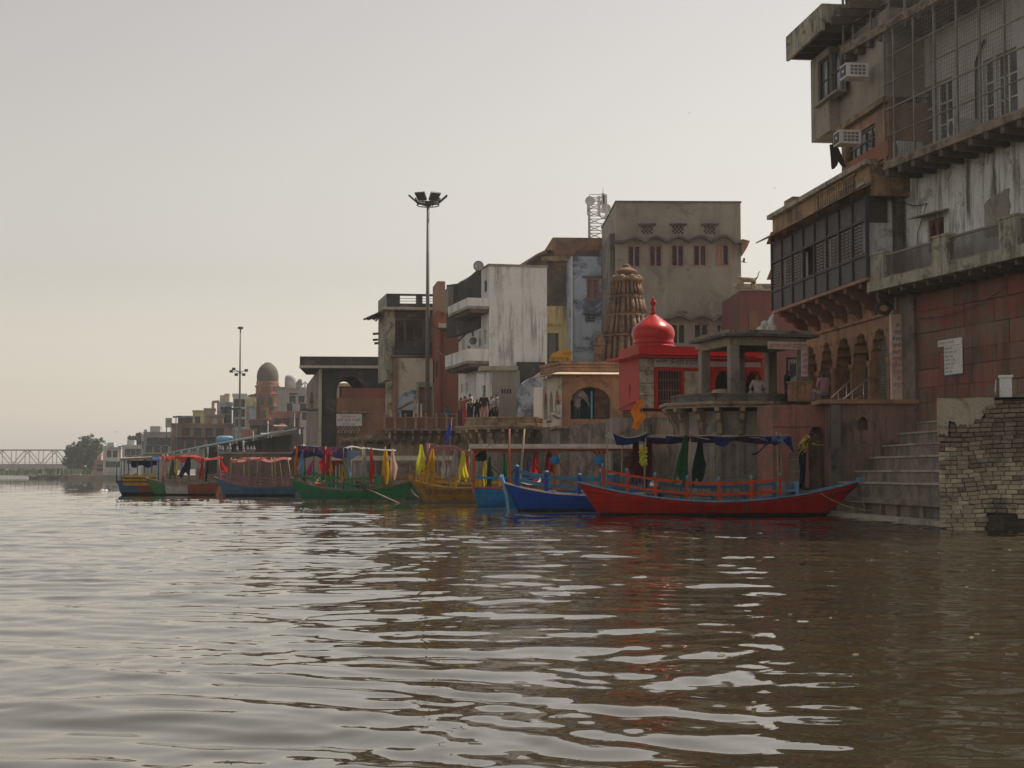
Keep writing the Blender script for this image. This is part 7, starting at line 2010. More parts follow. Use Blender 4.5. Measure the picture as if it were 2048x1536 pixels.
wall_open(mb, PBtl, ulb, 0, zba - 0.2, ze, ow, 0.3); mb.build('river_wall', M_['cream plaster'], bt)
for o_ in ow: bx(PBtl, o_[0], o_[1], zba + 0.15, zba + 1.4, -0.35, -0.3, 'window', M_['dark pane'], bt)
mb = MB(); mb.hexa([PBt.p(-0.5, ze, 0.55), PBt.p(u1, ze, 0.55), PBt.p(u1, ze + 0.12, 0.0), PBt.p(-0.0, ze + 0.12, 0.0), PBt.p(-0.5, ze + 0.05, 0.55), PBt.p(u1, ze + 0.05, 0.55), PBt.p(u1, ze + 0.2, 0), PBt.p(0, ze + 0.2, 0)]); mb.build('eave', mat('lit lip stone', (0.5, 0.38, 0.26)), bt)  # sunlight on the front lip is put into its paler colour
mb = MB(); mb.hexa([PBtl.p(ulb - 0.3, ze, 0.5), PBtl.p(0.1, ze, 0.5), PBtl.p(0, ze + 0.12, 0), PBtl.p(ulb - 0.3, ze + 0.12, 0.0), PBtl.p(ulb - 0.3, ze + 0.05, 0.5), PBtl.p(0.1, ze + 0.05, 0.5), PBtl.p(0, ze + 0.2, 0), PBtl.p(ulb - 0.3, ze + 0.2, 0)]); mb.build('eave', M_['ochre plaster'], bt)
for k in range(3):
    z0 = ze + 0.2 + (zbt_ - ze - 0.2) * k / 3; z1 = ze + 0.2 + (zbt_ - ze - 0.2) * (k + 1) / 3 - 0.02
    mb = MB(); mb.pbox(PBt, -0.12 + 0.04 * (k % 2), u1, z0, z1, -4, 0.12 - 0.05 * (k % 2)); mb.build('parapet_course', M_['brown sandstone'], bt)
    mb = MB(); mb.pbox(PBtl, ulb - 0.2, -0.13, z0, z1, -0.5, 0.10 - 0.05 * (k % 2)); mb.build('parapet_course', M_['brown sandstone'], bt)
bx(PBt, ra[0] - 0.3, ra[1] + 0.3, ra[2] - 0.1, ra[3] + 0.3, -2.2, -2.0, 'inner_wall', mat('teal room', (0.06, 0.16, 0.19), (0.04, 0.11, 0.14)), bt)
bx(PBt, (ra[0] + ra[1]) / 2 + 0.05, (ra[0] + ra[1]) / 2 + 0.12, ra[2], ra[3] - 0.2, -0.3, -0.2, 'door_jamb', M_['pale blue paint'], bt)
bx(PBt, (ra[0] + ra[1]) / 2 + 0.2, ra[1] - 0.1, ra[2], ra[3] - 0.45, -1.9, -1.85, 'inner_door', M_['teal paint'], bt)
bx(PBt, -0.3, u1 + 0.3, zba - 0.32, zba - 0.2, -3, 0.35, 'floor_ledge', M_['old sandstone'], bt)
bx(PBt, -0.1, u1 + 0.2, -0.6, zba - 0.321, -3, 0.12, 'base_wall', M_['grey stone'], bt)
bx(PBt, 0.25, 1.6, zba - 0.75, zba - 0.66, 0.122, 0.3, 'shelf', M_['pale slab'], bt)
# ---------------------------------------------------------------- grey lean-to and blue ruined wall between white house and shrine
PSh = Pl(984, 78, 5); PShl = Pl(984, 78, -70)
sh_ = thing('cement_room', 'grey cement room with four slit vents at the foot of the white house', 'hut', tuple(PSh.p(0.6, TZ, 0)))
zs1_ = ZY(741, 78)
sl = [(PSh.uz(1003 + 5.4 * k, 783)[0], PSh.uz(1006 + 5.4 * k, 783)[0], ZY(787, 78), ZY(778, 78)) for k in range(4)]
mb = MB(); wall_open(mb, PSh, 0, PSh.uz(1040, 780)[0], TZ, zs1_, sl, 0.15); body(mb, PSh, 0, PSh.uz(1040, 780)[0], TZ, zs1_, 1.8, skip=('l',)); mb.build('wall', M_['bare cement'], sh_)
mb = MB(); r = PShl.rect(965, 771, 971, 800); wall_open(mb, PShl, PShl.uz(953, 780)[0], 0, TZ, zs1_, [r], 0.1); mb.build('river_wall', M_['stained white'], sh_); bx(PShl, r[0], r[1], r[2], r[3], -0.12, -0.1, 'window', M_['dark pane'], sh_)
mb = MB(); mb.pbox(PSh, -0.6, PSh.uz(1036, 780)[0], zs1_, zs1_ + 0.22, -2, 0.15); mb.build('roof', M_['moss parapet'], sh_)
PBr = Pl(1036, 77, 8)
br_ = thing('ruined_wall', 'broken wall with flaking blue-white wash and a pale door', 'wall', tuple(PBr.p(0.5, TZ, 0)))
pts = [(1036, 836), (1090, 836), (1090, 757), (1080, 745), (1070, 752), (1060, 756), (1050, 762), (1043, 768), (1036, 766)]
MB().extr([PBr.p(*PBr.uz(x, y)) for x, y in pts], -PBr.n * 0.5).build('wall', M_['blue wash'], br_)
r = PBr.rect(1067, 775, 1085, 830); bx(PBr, r[0], r[1], TZ, r[3], 0.003, 0.06, 'door', M_['plain white'], br_)
PBr2 = Pl(1030, 80, 5); r = PBr2.rect(1034, 724, 1090, 760)
bx(PBr2, r[0], r[1], TZ, r[3], -1, 0, 'dark_wall', M_['black mould'], br_)

# ---------------------------------------------------------------- round bastion with the group of people, straight terrace balcony
bastion('bastion', 'round stone bastion with brackets on which the group of people stands', XY(1020, 77.5), 77.5, 2.85, 2.1, ZY(850, 74.8), n=12, rot=0.5, nbr=24, parapet=None, mslab='old sandstone', mdrum='grey stone')
zb2 = ZY(850, 74.8)
lp_ = thing('parapet', 'low moulded stone parapet round the bastion edge', 'parapet', (XY(1020, 77.5), 77.5, zb2))
cx, cy = XY(1020, 77.5), 77.5
for i in range(-3, 3):
    a0 = -math.pi / 2 + i * math.pi / 7.2 + 0.12; a1 = a0 + math.pi / 7.2
    for rr0, z0, z1, w in ((2.35, 0.0, 0.12, 0.3), (2.3, 0.12, 0.34, 0.2), (2.35, 0.34, 0.42, 0.3)):
        A = Vector((cx + rr0 * math.cos(a0), cy + rr0 * math.sin(a0), zb2 + (z0 + z1) / 2)); B_ = Vector((cx + rr0 * math.cos(a1), cy + rr0 * math.sin(a1), zb2 + (z0 + z1) / 2))
        MB().bar(A, B_, w, z1 - z0).build('parapet_course', M_['old sandstone'], lp_)
PTb = Pl(770, 84, 2)
tb = thing('terrace_balcony', 'red-brown stone balustrade on brackets along the terrace', 'balustrade', tuple(PTb.p(2, TZ, 0)))
uA, uB = 0.0, PTb.uz(955, 840)[0]; z0, z1 = ZY(858, 84), ZY(834, 84)
bx(PTb, uA - 0.2, uB, z0 - 0.1, z0, -1.5, 0.35, 'slab', M_['old sandstone'], tb)
nP = 9
for k in range(nP + 1):
    u = uA + (uB - uA) * k / nP
    mb = MB(); mb.pbox(PTb, u - 0.07, u + 0.07, z0, z1 + 0.05, 0.0, 0.16); mb.lathe(PTb.p(u, z1 + 0.05, 0.08), [(0.05, 0), (0.08, 0.04), (0.09, 0.09), (0.05, 0.15), (0.01, 0.18)], 10); mb.build('post', M_['brown sandstone'], tb)
    if k < nP:
        un = uA + (uB - uA) * (k + 1) / nP
        bx(PTb, u + 0.072, un - 0.072, z0 + 0.02, z1 - 0.06, 0.03, 0.11, 'panel', M_['red sandstone'], tb); bx(PTb, u + 0.072, un - 0.072, z1 - 0.06, z1, 0.0, 0.15, 'rail', M_['brown sandstone'], tb)
for k in range(11):
    u = uA + 0.1 + (uB - uA - 0.3) * k / 10
    mb = MB(); mb.extr([PTb.p(u - 0.08, z0 - 0.1 + z, d) for d, z in ((-0.4, 0), (0.3, 0), (0.3, -0.12), (0.05, -0.25), (-0.05, -0.5), (-0.4, -0.75))], PTb.u * 0.16); mb.build('bracket', M_['old sandstone'], tb)
bx(PTb, uA + 0.3, uB, -0.6, z0 - 0.101, -2.5, -0.4, 'wall', M_['old sandstone'], tb)
PTs = Pl(916, 79.5, 2)
for k, (a, b) in enumerate(((918, 931), (933, 945))):
    o = MB().pbox(PTs, PTs.uz(a, 840)[0], PTs.uz(b, 840)[0], ZY(851, 79.5), ZY(833, 79.5), -0.25, 0).build('sandstone_block', mat('bright sandstone', (0.52, 0.27, 0.14), (0.44, 0.22, 0.12)))
    tag(o, 'bright sandstone parapet slab beside the balustrade end post' if k == 0 else 'bright sandstone parapet slab next to the bastion edge', 'slab')
bastion('bastion', 'small low stone bastion below the balustrade, behind the green boat flags', XY(745, 92), 92, 2.0, 1.6, ZY(876, 90), n=12, nbr=16)
# slatted low wall running back along the water
sw = thing('slatted_wall', 'low ochre wall with dark upright slots running back along the water', 'wall', tuple(W(700, 900, 98)))
A = W(742, 870, 92); B_ = W(640, 888, 112)
for k in range(20):
    a = A.lerp(B_, k / 20); b = A.lerp(B_, (k + 0.6) / 20)
    mb = MB(); mb.hexa([(a.x, a.y, -0.4), (b.x, b.y, -0.4), (b.x + 0.4, b.y + 0.1, -0.4), (a.x + 0.4, a.y + 0.1, -0.4), (a.x, a.y, a.z), (b.x, b.y, b.z), (b.x + 0.4, b.y + 0.1, b.z), (a.x + 0.4, a.y + 0.1, a.z)]); mb.build('pier', M_['ochre plaster'], sw)
mb = MB(); mb.hexa([(A.x + 0.2, A.y, -0.5), (B_.x + 0.2, B_.y, -0.5), (B_.x + 0.7, B_.y, -0.5), (A.x + 0.7, A.y, -0.5), (A.x + 0.2, A.y, A.z + 0.1), (B_.x + 0.2, B_.y, B_.z + 0.1), (B_.x + 0.7, B_.y, B_.z + 0.1), (A.x + 0.7, A.y, A.z + 0.1)]); mb.build('backing', M_['ghat stone'], sw)

# ---------------------------------------------------------------- light masts
def mast(px, ytop, Y, base_z, label, arms):
    x = XY(px, Y, ytop); zt = ZY(ytop, Y)
    t = thing('light_mast', label, 'light mast', (x, Y, base_z))
    MB().tube((x, Y, base_z), (x, Y, zt), 0.14, 0.075, 12).build('pole', mat('mast steel', (0.12, 0.11, 0.10), (0.09, 0.08, 0.075), rough=0.5, bump=0), t)
    return t, x, zt
t, x, zt = mast(856, 408, 86, TZ, 'tall steel light mast with a ring of floodlights', 1)
kM = 86 / F; r = 22 * kM
mb = MB()
for rr_, z in ((r, zt + 0.05), (r, zt - 0.08)):
    pts = [(x + rr_ * math.cos(a * math.pi / 12), 86 + rr_ * math.sin(a * math.pi / 12), z) for a in range(25)]
    mb.path(pts, 0.03, 6)
for a in range(4):
    mb.tube((x, 86, zt), (x + r * math.cos(a * math.pi / 2 + 0.4), 86 + r * math.sin(a * math.pi / 2 + 0.4), zt), 0.025, 0.025, 6)
mb.box(x - 0.18, x + 0.18, 85.85, 86.15, zt - 0.12, zt + 0.12)
mb.build('head_ring', M_['dark iron'], t)
for a in (0.15, 1.2, 2.1, 3.0, 4.3, 5.2):
    c = Vector((x + r * math.cos(a), 86 + r * math.sin(a), zt + 0.16)); d = Vector((math.cos(a), math.sin(a), 0)); s = Vector((-d.y, d.x, 0)); up = Vector((0, 0, 1))
    tilt = d * 0.62 + up * 0.55; nr = (d * 0.55 - up * 0.62).normalized() * 0.1
    p = [c - s * 0.26, c + s * 0.26, c + s * 0.3 + tilt * 0.66, c - s * 0.3 + tilt * 0.66]
    MB().hexa(p + [q + nr for q in p]).build('floodlight', M_['dark iron'], t)
    MB().bar(c - up * 0.2, c + up * 0.05, 0.05, 0.05).build('bracket', M_['dark iron'], t)
t, x, zt = mast(481, 657, 165, 3.2, 'far light mast with a lower cross of floodlights', 1)
kM = 165 / F
MB().lathe((x, 165, zt - 0.1), [(0.1, 0), (0.32, 0.1), (0.3, 0.25), (0.12, 0.3)], 10).build('lamp_head', M_['dark iron'], t)
zx = ZY(744, 165)
for dx, dz in ((-16, -0.0), (-11, 0.25), (14, 0.1), (9, -0.35), (-6, -0.35)):
    MB().bar((x, 165, zx), (x + dx * kM, 164.6, zx + dz), 0.06, 0.06).build('arm', M_['dark iron'], t)
    MB().box(x + dx * kM - 0.17, x + dx * kM + 0.17, 164.4, 164.65, zx + dz - 0.1, zx + dz + 0.18).build('floodlight', M_['dark iron'], t)
# ================================================================ the far bank: houses, domed tower, shed, tree, bridge
M_ = MATS
def hmat(name, c, c2=None):
    return mat(name, c, c2, scale=0.35, stain=tuple(x * 0.45 for x in c), stain_amt=0.4, stain_scale=0.35, streak=tuple(x * 0.35 for x in c), streak_amt=0.6, streak_scale=0.9, bump=0)
for n_, c_ in (('far grey', (0.26, 0.25, 0.24)), ('far brown', (0.20, 0.12, 0.095)), ('far yellow', (0.46, 0.40, 0.20)), ('far white', (0.38, 0.37, 0.36)), ('far blue', (0.27, 0.31, 0.36)), ('far red stone', (0.24, 0.115, 0.085)), ('far dark', (0.10, 0.085, 0.075)), ('far tan', (0.34, 0.27, 0.18)), ('far pink', (0.36, 0.22, 0.20))):
    hmat(n_, c_)
def far_house(name, label, x0, x1, yt, Y, m, rows=(), ang=10, back=8, base=None, cat='house', group='houses along the far bank', extras=(), ww=0.9, wh=1.2, coping=True, wm='dark pane'):
    """rows: list of (pixel y of row centre, [pixel x of each window])"""
    pl = Pl(x0, Y, ang); base = (TZ - 0.2 if Y < 335 else 0.8) if base is None else base
    t = thing(name, label, cat, tuple(pl.p(1, base, 0)), group=group)
    ops = []
    for y, xs in rows:
        for x in xs:
            u, z = pl.uz(x, y); ops.append((u - ww / 2, u + ww / 2, z - wh / 2, z + wh / 2))
    u1, z1 = pl.uz(x1, yt)[0], pl.uz((x0 + x1) / 2, yt)[1]
    mb = MB(); wall_open(mb, pl, 0, u1, base, z1, ops, 0.3); body(mb, pl, 0, u1, base, z1, back); mb.build('wall', M_[m], t)
    for o_ in ops:
        w = MB().pbox(pl, o_[0], o_[1], o_[2], o_[3], -0.34, -0.28).build('window', M_[wm], t)
        mb = MB(); mb.pbox(pl, o_[0] - 0.12, o_[1] + 0.12, o_[3] + 0.02, o_[3] + 0.12, 0.003, 0.3); mb.build('hood', M_[m], w)
    if coping:
        bx(pl, -0.12, u1 + 0.12, z1, z1 + 0.22, -back - 0.1, 0.14, 'coping', M_[m], t)
    return t, pl, u1, z1
# brick range behind the shed
t, pl, u1, z1 = far_house('brick_range', 'long dull brick house front with a row of arched openings', 344, 466, 850, 205, 'far brown', [(886, (360, 380, 400, 423, 443)), (868, (372, 395, 418, 440))], ww=1.0, wh=1.5)
far_house('house', 'yellow walled house standing above the long brick house', 386, 416, 823, 262, 'far yellow', [(840, (395,))], base=5, coping=True)
far_house('house', 'small grey flat-roofed house left of the yellow house', 356, 388, 834, 270, 'far grey', [(843, (363, 372, 380))], base=5)
t, pl, u1, z1 = far_house('house', 'tan house with a boxy roof room right of the yellow house', 409, 430, 819, 250, 'far tan', [], base=5)
t, pl, u1, z1 = far_house('house', 'brown brick house with one white framed window', 415, 446, 832, 225, 'far brown', [(842, (430,))], base=5, wm='far white', ww=0.9, wh=1.1)
t, pl, u1, z1 = far_house('house', 'grey-blue house with two chimney pillars on its roof', 438, 464, 807, 232, 'far blue', [(822, (447, 456)), (838, (447, 456))], base=4)
for px_, yt_ in ((447, 791), (456, 788)):
    c = W(px_, yt_, 234); MB().box(c.x - 0.35, c.x + 0.35, 233, 234, z1, c.z).build('chimney', M_['far tan'], t)
t = thing('water_tank_frame', 'open concrete frame standing on the roof of the tan house', 'frame', tuple(W(431, 830, 251)))
for px_ in (426, 437):
    a = W(px_, 832, 251); b = W(px_, 804, 251); MB().tube(a, b, 0.25, 0.25, 6).build('leg', M_['far tan'], t)
MB().bar(W(425, 804, 251), W(439, 803, 251), 0.6, 0.4).build('beam', M_['far tan'], t)
t, pl, u1, z1 = far_house('house', 'tall white and yellow house beside the domed tower', 466, 493, 790, 238, 'far white', [(806, (474, 484)), (826, (474, 484)), (846, (474, 484))], base=4)
MB().pbox(pl, u1 + 0.01, pl.uz(513, 800)[0], 4, z1 - 0.3, -8, -0.3).build('yellow_wall', M_['far yellow'], t)
MB().pbox(pl, pl.uz(498, 815)[0], pl.uz(512, 815)[0], pl.uz(500, 845)[1], pl.uz(500, 812)[1], -0.29, -0.2).build('grey_panel', M_['far blue'], t)
# domed tower
YD = 246; kD = YD / F
dt = thing('domed_tower', 'four-storey red stone tower with a dark ribbed dome', 'tower', (XY(535, YD), YD, TZ))
zD = lambda py: ZY(py, YD)
xD = XY(535, YD)
MB().lathe((xD, YD, 0), [(21.5 * kD, zD(776)), (21.5 * kD, zD(760)), (21.8 * kD, zD(752)), (20.5 * kD, zD(744)), (17.5 * kD, zD(737)), (13 * kD, zD(731)), (8 * kD, zD(727.5)), (7.5 * kD, zD(726.5)), (4 * kD, zD(725)), (0.5 * kD, zD(724.5))], 28).build('dome', mat('dome dark', (0.055, 0.05, 0.042), (0.08, 0.065, 0.045), scale=0.3, bump=0), dt)
MB().lathe((xD, YD, 0), [(22.5 * kD, zD(782)), (22.5 * kD, zD(764)), (21.6 * kD, zD(763))], 28).build('drum', M_['far red stone'], dt)
MB().lathe((xD, YD, 0), [(24 * kD, TZ), (24 * kD, zD(775)), (26 * kD, zD(774.5)), (26 * kD, zD(772)), (22 * kD, zD(771))], 8, rot=0.5).build('wall', M_['far red stone'], dt)
for yb in (790, 815, 842):
    MB().lathe((xD, YD, 0), [(24 * kD, zD(yb)), (27 * kD, zD(yb - 1)), (27 * kD, zD(yb - 2.5)), (24 * kD, zD(yb - 3))], 8, rot=0.5).build('cornice', M_['far red stone'], dt)
for px_, py_ in ((524, 802), (541, 802), (543, 819), (527, 828)):
    c = W(px_, py_, YD - 23.0 * kD); MB().box(c.x - 0.35, c.x + 0.35, c.y - 0.02, c.y + 0.1, c.z - 0.65, c.z + 0.65).build('window', M_['dark pane'], dt)
c = W(510, 795, YD); MB().box(c.x - 0.6, c.x + 0.6, c.y - 0.8, c.y + 0.8, c.z - 0.6, c.z + 0.5).build('side_bay', M_['far red stone'], dt)
mb = MB(); c = W(509, 791, YD); mb.hexa([c + Vector(v) for v in ((-1.0, -1, -0.2), (1, -1, 0.2), (1, 1, 0.2), (-1.0, 1, -0.2), (-1.0, -1, -0.05), (1, -1, 0.4), (1, 1, 0.4), (-1.0, 1, -0.05))]); mb.build('side_eave', M_['far red stone'], dt)
# houses right of the tower
t, pl, u1, z1 = far_house('house', 'grey block house right of the domed tower with a white roof tank', 556, 626, 777, 228, 'far grey', [(800, (585, 603)), (815, (580, 606)), (832, (570, 590, 610))], base=3)
c = W(581, 777, 226); MB().lathe((c.x, c.y, c.z), [(0.85, 0), (0.85, 1.5), (0.7, 1.9), (0.2, 2.0)], 14).build('roof_tank', M_['far white'], t)
t2, pl2, u2, z2 = far_house('roof_hut', 'small hut with pitched roof on the grey block house', 591, 602, 770, 226, 'far white', [], base=z1 + 0.2, back=2, cat='hut', coping=False)
mb = MB(); mb.extr([pl2.p(-0.2, z2, 0.1), pl2.p(u2 + 0.2, z2, 0.1), pl2.p(u2 + 0.1, z2 + 0.8, 0.1), pl2.p(u2 * 0.6, z2 + 0.9, 0.1)], -pl2.n * 2.2); mb.build('roof', M_['far grey'], t2)
t2 = thing('roof_frame', 'bare steel gable frame on the roofs right of the domed tower', 'frame', tuple(W(610, 780, 222)))
for a, b in (((600, 775), (610, 763)), ((610, 763), (621, 774)), ((600, 775), (600, 785)), ((621, 774), (621, 785)), ((610, 763), (610, 785)), ((600, 777), (621, 777))):
    MB().tube(W(*a, 222), W(*b, 222), 0.1, 0.1, 5).build('bar', M_['far blue'], t2)
H_ = [('house', 'crumbling brown house with broken ledges below the domed tower', 500, 545, 842, 196, 'far brown', [(860, (508, 522, 536)), (880, (506, 522, 538))], 'far'),
      ('house', 'stained brown house with round bay beside the black-stained arcade house', 545, 600, 826, 200, 'far red stone', [(846, (556, 572, 590)), (866, (560, 580))], 'far'),
      ('house', 'narrow tan shack with tin awnings behind the purple railed boat', 544, 572, 866, 170, 'far tan', [(884, (552, 562))], 'far'),
      ('house', 'dark shed with sagging tin roof next to the tan shack', 572, 606, 858, 165, 'far dark', [(882, (580, 594))], 'far'),
      ('house', 'low brown ghat house with two dark doorways under the far mast', 484, 512, 862, 175, 'far red stone', [(890, (490, 503))], 'far')]
for n_, lab, a, b, yt_, Y, m, rows, _ in H_:
    t, pl, u1, z1 = far_house(n_, lab, a, b, yt_, Y, m, rows, base=0.5)
    rr = random.Random(a)
    for k in range(3):        # ledges, awnings and drain pipes
        u = rr.uniform(0, u1 * 0.6); z = z1 - rr.uniform(0.5, 3.5); w = rr.uniform(1.0, u1 * 0.5)
        mb = MB(); mb.hexa([pl.p(u, z - 0.25, 1.0), pl.p(u + w, z - 0.25, 1.0), pl.p(u + w, z, 0.003), pl.p(u, z, 0.003), pl.p(u, z - 0.15, 1.0), pl.p(u + w, z - 0.15, 1.0), pl.p(u + w, z + 0.1, 0.003), pl.p(u, z + 0.1, 0.003)])
        mb.build('awning', M_['far tan'] if k == 0 else M_['far grey'], t)
    MB().tube(pl.p(u1 * 0.8, 1, 0.12), pl.p(u1 * 0.8, z1, 0.12), 0.1, 0.1, 6).build('drain_pipe', M_['far grey'], t)
    MB().lathe(pl.p(u1 * 0.35, z1 - 2.6, 0), [(0.2, -0.9), (0.9, 0), (0.9, 0.9), (0.3, 1.3)], 10).build('bay', M_[m], t) if 'bay' in lab else None
far_house('house', 'brown house glimpsed through the arch of the black-stained house', 650, 745, 772, 124, 'far tan', [(788, (690,))], base=3)
# ghat wall at the water with pigeons
PGw = Pl(448, 128, 10)
gw = thing('ghat_wall', 'long dark brown ghat wall at the water behind the purple railed boat', 'wall', tuple(PGw.p(3, 0, 0)))
ua, ub = PGw.uz(440, 930)[0], PGw.uz(602, 930)[0]
z1 = ZY(908, 130)
mb = MB(); wall_open(mb, PGw, ua, ub, -0.6, z1, [], 0.1); body(mb, PGw, ua, ub, -0.6, z1, 3); mb.build('wall', M_['far brown'], gw)
bx(PGw, ua - 0.1, ub, z1, z1 + 0.15, -3, 0.15, 'coping', M_['far grey'], gw)
for k in range(8): bx(PGw, ua + 0.8 * k, ua + 0.8 * k + 0.25, -0.5, z1, 0.003, 0.2, 'buttress', M_['far brown'], gw) if k % 2 == 0 else None
pg = None
for px_ in (436, 440, 445, 455, 460, 474, 487, 495, 502, 508):
    c = Vector((*PGw.p(PGw.uz(px_, 905)[0], 0, -0.2).xy, z1 + 0.15))
    if pg is None:
        mb = MB(); mb.lathe((0, 0, 0.16), [(0.01, -0.1), (0.08, -0.05), (0.1, 0.03), (0.06, 0.1), (0.045, 0.14), (0.055, 0.18), (0.01, 0.22)], 8); mb.hexa([(0.05, -0.03, 0.08), (0.25, -0.03, 0.03), (0.25, 0.03, 0.03), (0.05, 0.03, 0.08), (0.05, -0.03, 0.13), (0.25, -0.03, 0.05), (0.25, 0.03, 0.05), (0.05, 0.03, 0.13)])
        mb.tube((0, 0, 0), (0, 0, 0.1), 0.02, 0.02, 4)
        pg = mb.build('pigeon', mat('pigeon grey', (0.16, 0.16, 0.17), bump=0), recalc=False); o = pg
    else:
        o = pg.copy(); col.objects.link(o)
    o.location = c; o.rotation_euler = (0, 0, rnd.uniform(0, 6.2)); o.scale = (1.4, 1.4, 1.4)
    tag(o, 'pigeon perched on the long dark ghat wall', 'pigeon', 'pigeons on the ghat wall')
# teal roofed shed running back along the bank
ts = thing('ghat_shed', 'long open shed with sloping teal tin roof along the bank', 'shed', tuple(W(440, 905, 150)))
A = W(480, 881, 135); B_ = W(330, 908, 200)
d = (B_ - A).normalized(); s = Vector((-d.y, d.x, 0)).normalized()
if s.x > 0: s = -s
N = 8
for k in range(N):
    a = A.lerp(B_, k / N); b = A.lerp(B_, (k + 0.97) / N)
    mb = MB(); mb.hexa([a, b, b - s * 5 + Vector((0, 0, 1.0)), a - s * 5 + Vector((0, 0, 1.0)), a + Vector((0, 0, 0.15)), b + Vector((0, 0, 0.15)), b - s * 5 + Vector((0, 0, 1.15)), a - s * 5 + Vector((0, 0, 1.15))]); mb.build('roof_sheet', mat('teal tin', (0.20, 0.30, 0.31), (0.15, 0.23, 0.25), bump=0), ts)
for k in range(N + 1):
    a = A.lerp(B_, k / N) - s * 0.3; MB().tube((a.x, a.y, 0.6), (a.x, a.y, a.z), 0.1, 0.1, 6).build('post', M_['far grey'], ts)
mb = MB(); a = A - s * 4.6; b = B_ - s * 4.6
mb.hexa([(a.x, a.y, 0.5), (b.x, b.y, 0.5), (b.x - s.x, b.y - s.y, 0.5), (a.x - s.x, a.y - s.y, 0.5), (a.x, a.y, a.z + 0.6), (b.x, b.y, b.z + 0.6), (b.x - s.x, b.y - s.y, b.z + 0.6), (a.x - s.x, a.y - s.y, a.z + 0.6)]); mb.build('back_wall', M_['far dark'], ts)
mb = MB(); a = A.lerp(B_, 0.42) - s * 0.35; b = A.lerp(B_, 0.95) - s * 0.35
mb.hexa([(a.x, a.y, a.z - 2.2), (b.x, b.y, b.z - 2.2), (b.x + .1, b.y, b.z - 2.2), (a.x + .1, a.y, a.z - 2.2), (a.x, a.y, a.z - 0.05), (b.x, b.y, b.z - 0.05), (b.x + .1, b.y, b.z - 0.05), (a.x + .1, a.y, a.z - 0.05)]); mb.build('side_sheet', M_['far grey'], ts)
t = thing('blue_tank', 'pale blue flat-topped water tank beside the teal shed', 'tank', tuple(W(449, 890, 178)))
c = W(449, 890, 178); MB().lathe((c.x, c.y, 1.0), [(0.9, 0), (0.9, c.z - 1.0)], 10).build('stand', M_['far grey'], t)
MB().lathe((c.x, c.y, c.z), [(0.85, 0), (0.85, 0.6), (0.95, 0.62), (0.95, 0.95), (0.7, 1.05)], 16).build('tank', M_['pale blue paint'], t)
# thin lamp posts
for px_, yt_, yb_, Y, lab in ((469, 818, 895, 158, 'thin lamp post with small twin lamps beside the far light mast'), (352, 834, 900, 196, 'street lamp with flat twin heads before the long brick house'), (240, 893, 950, 330, 'small street lamp by the far pink kiosk'), (585, 788, 860, 190, 'thin lamp post before the grey block house')):
    b = W(px_, yb_, Y); tp = W(px_, yt_, Y); b.z = 1.0
    t = thing('lamp_post', lab, 'lamp post', tuple(b))
    MB().tube(b, tp, 0.09, 0.06, 6).build('pole', M_['dark iron'], t)
    for s_ in (-1, 1):
        MB().box(tp.x + s_ * 0.1 - 0.28, tp.x + s_ * 0.1 + 0.28, tp.y - 0.15, tp.y + 0.15, tp.z - 0.08 + 0.01 * s_, tp.z + 0.12 + 0.01 * s_).build('lamp', M_['dark iron'], t) if s_ < 0 else MB().box(tp.x + 0.19, tp.x + 0.7, tp.y - 0.14, tp.y + 0.14, tp.z - 0.06, tp.z + 0.1).build('lamp', M_['dark iron'], t)
# houses at the river bend
BH = [('house', 'grey house with ragged roofline at the river bend', 288, 345, 866, 285, 'far grey', [(884, (300, 312, 324, 336)), (900, (298, 314, 330))]),
      ('house', 'pale narrow house left of the ragged grey house', 284, 300, 872, 300, 'far white', [(890, (290,))]),
      ('house', 'low whitish house with stepped parapet at the river bend', 246, 286, 892, 330, 'far white', [(905, (255, 266, 277)), (920, (258, 272))]),
      ('house', 'two-storey pale house with balcony beside the big tree', 208, 242, 896, 352, 'far white', [(908, (218, 230)), (928, (216, 226, 236))]),
      ('house', 'dark pinkish house under the big tree', 190, 212, 922, 362, 'far pink', [(936, (198, 206))])]
for n_, lab, a, b, yt_, Y, m, rows in BH:
    t, pl, u1, z1 = far_house(n_, lab, a, b, yt_, Y, m, rows, ang=6, base=0.6, ww=1.1, wh=1.6)
    bx(pl, -0.3, u1 + 0.3, (z1 + 1) * 0.5, (z1 + 1) * 0.5 + 0.25, 0.003, 0.9, 'ledge', M_[m], t)
    bx(pl, u1 * 0.2, u1 * 0.55, z1 + 0.22, z1 + 1.3, -4, -1, 'roof_room', M_[m], t)
kk = thing('domed_kiosk', 'small pinkish kiosk with pale onion dome at the river bend', 'kiosk', tuple(W(205, 948, 368)))
c = W(205, 932, 368)
MB().lathe((c.x, c.y, 0), [(1.3, 0.8), (1.3, c.z), (1.6, c.z + 0.05), (1.6, c.z + 0.2)], 8).build('base', M_['far pink'], kk)
for k in range(8):
    a = k * math.pi / 4; MB().tube((c.x + 1.1 * math.cos(a), c.y + 1.1 * math.sin(a), c.z + 0.2), (c.x + 1.1 * math.cos(a), c.y + 1.1 * math.sin(a), c.z + 1.6), 0.12, 0.12, 6).build('column', M_['far pink'], kk)
MB().lathe((c.x, c.y, c.z + 1.6), [(1.5, 0), (1.5, 0.15), (1.0, 0.2), (1.1, 0.7), (0.8, 1.2), (0.2, 1.7), (0.03, 2.1)], 14).build('dome', M_['far tan'], kk)
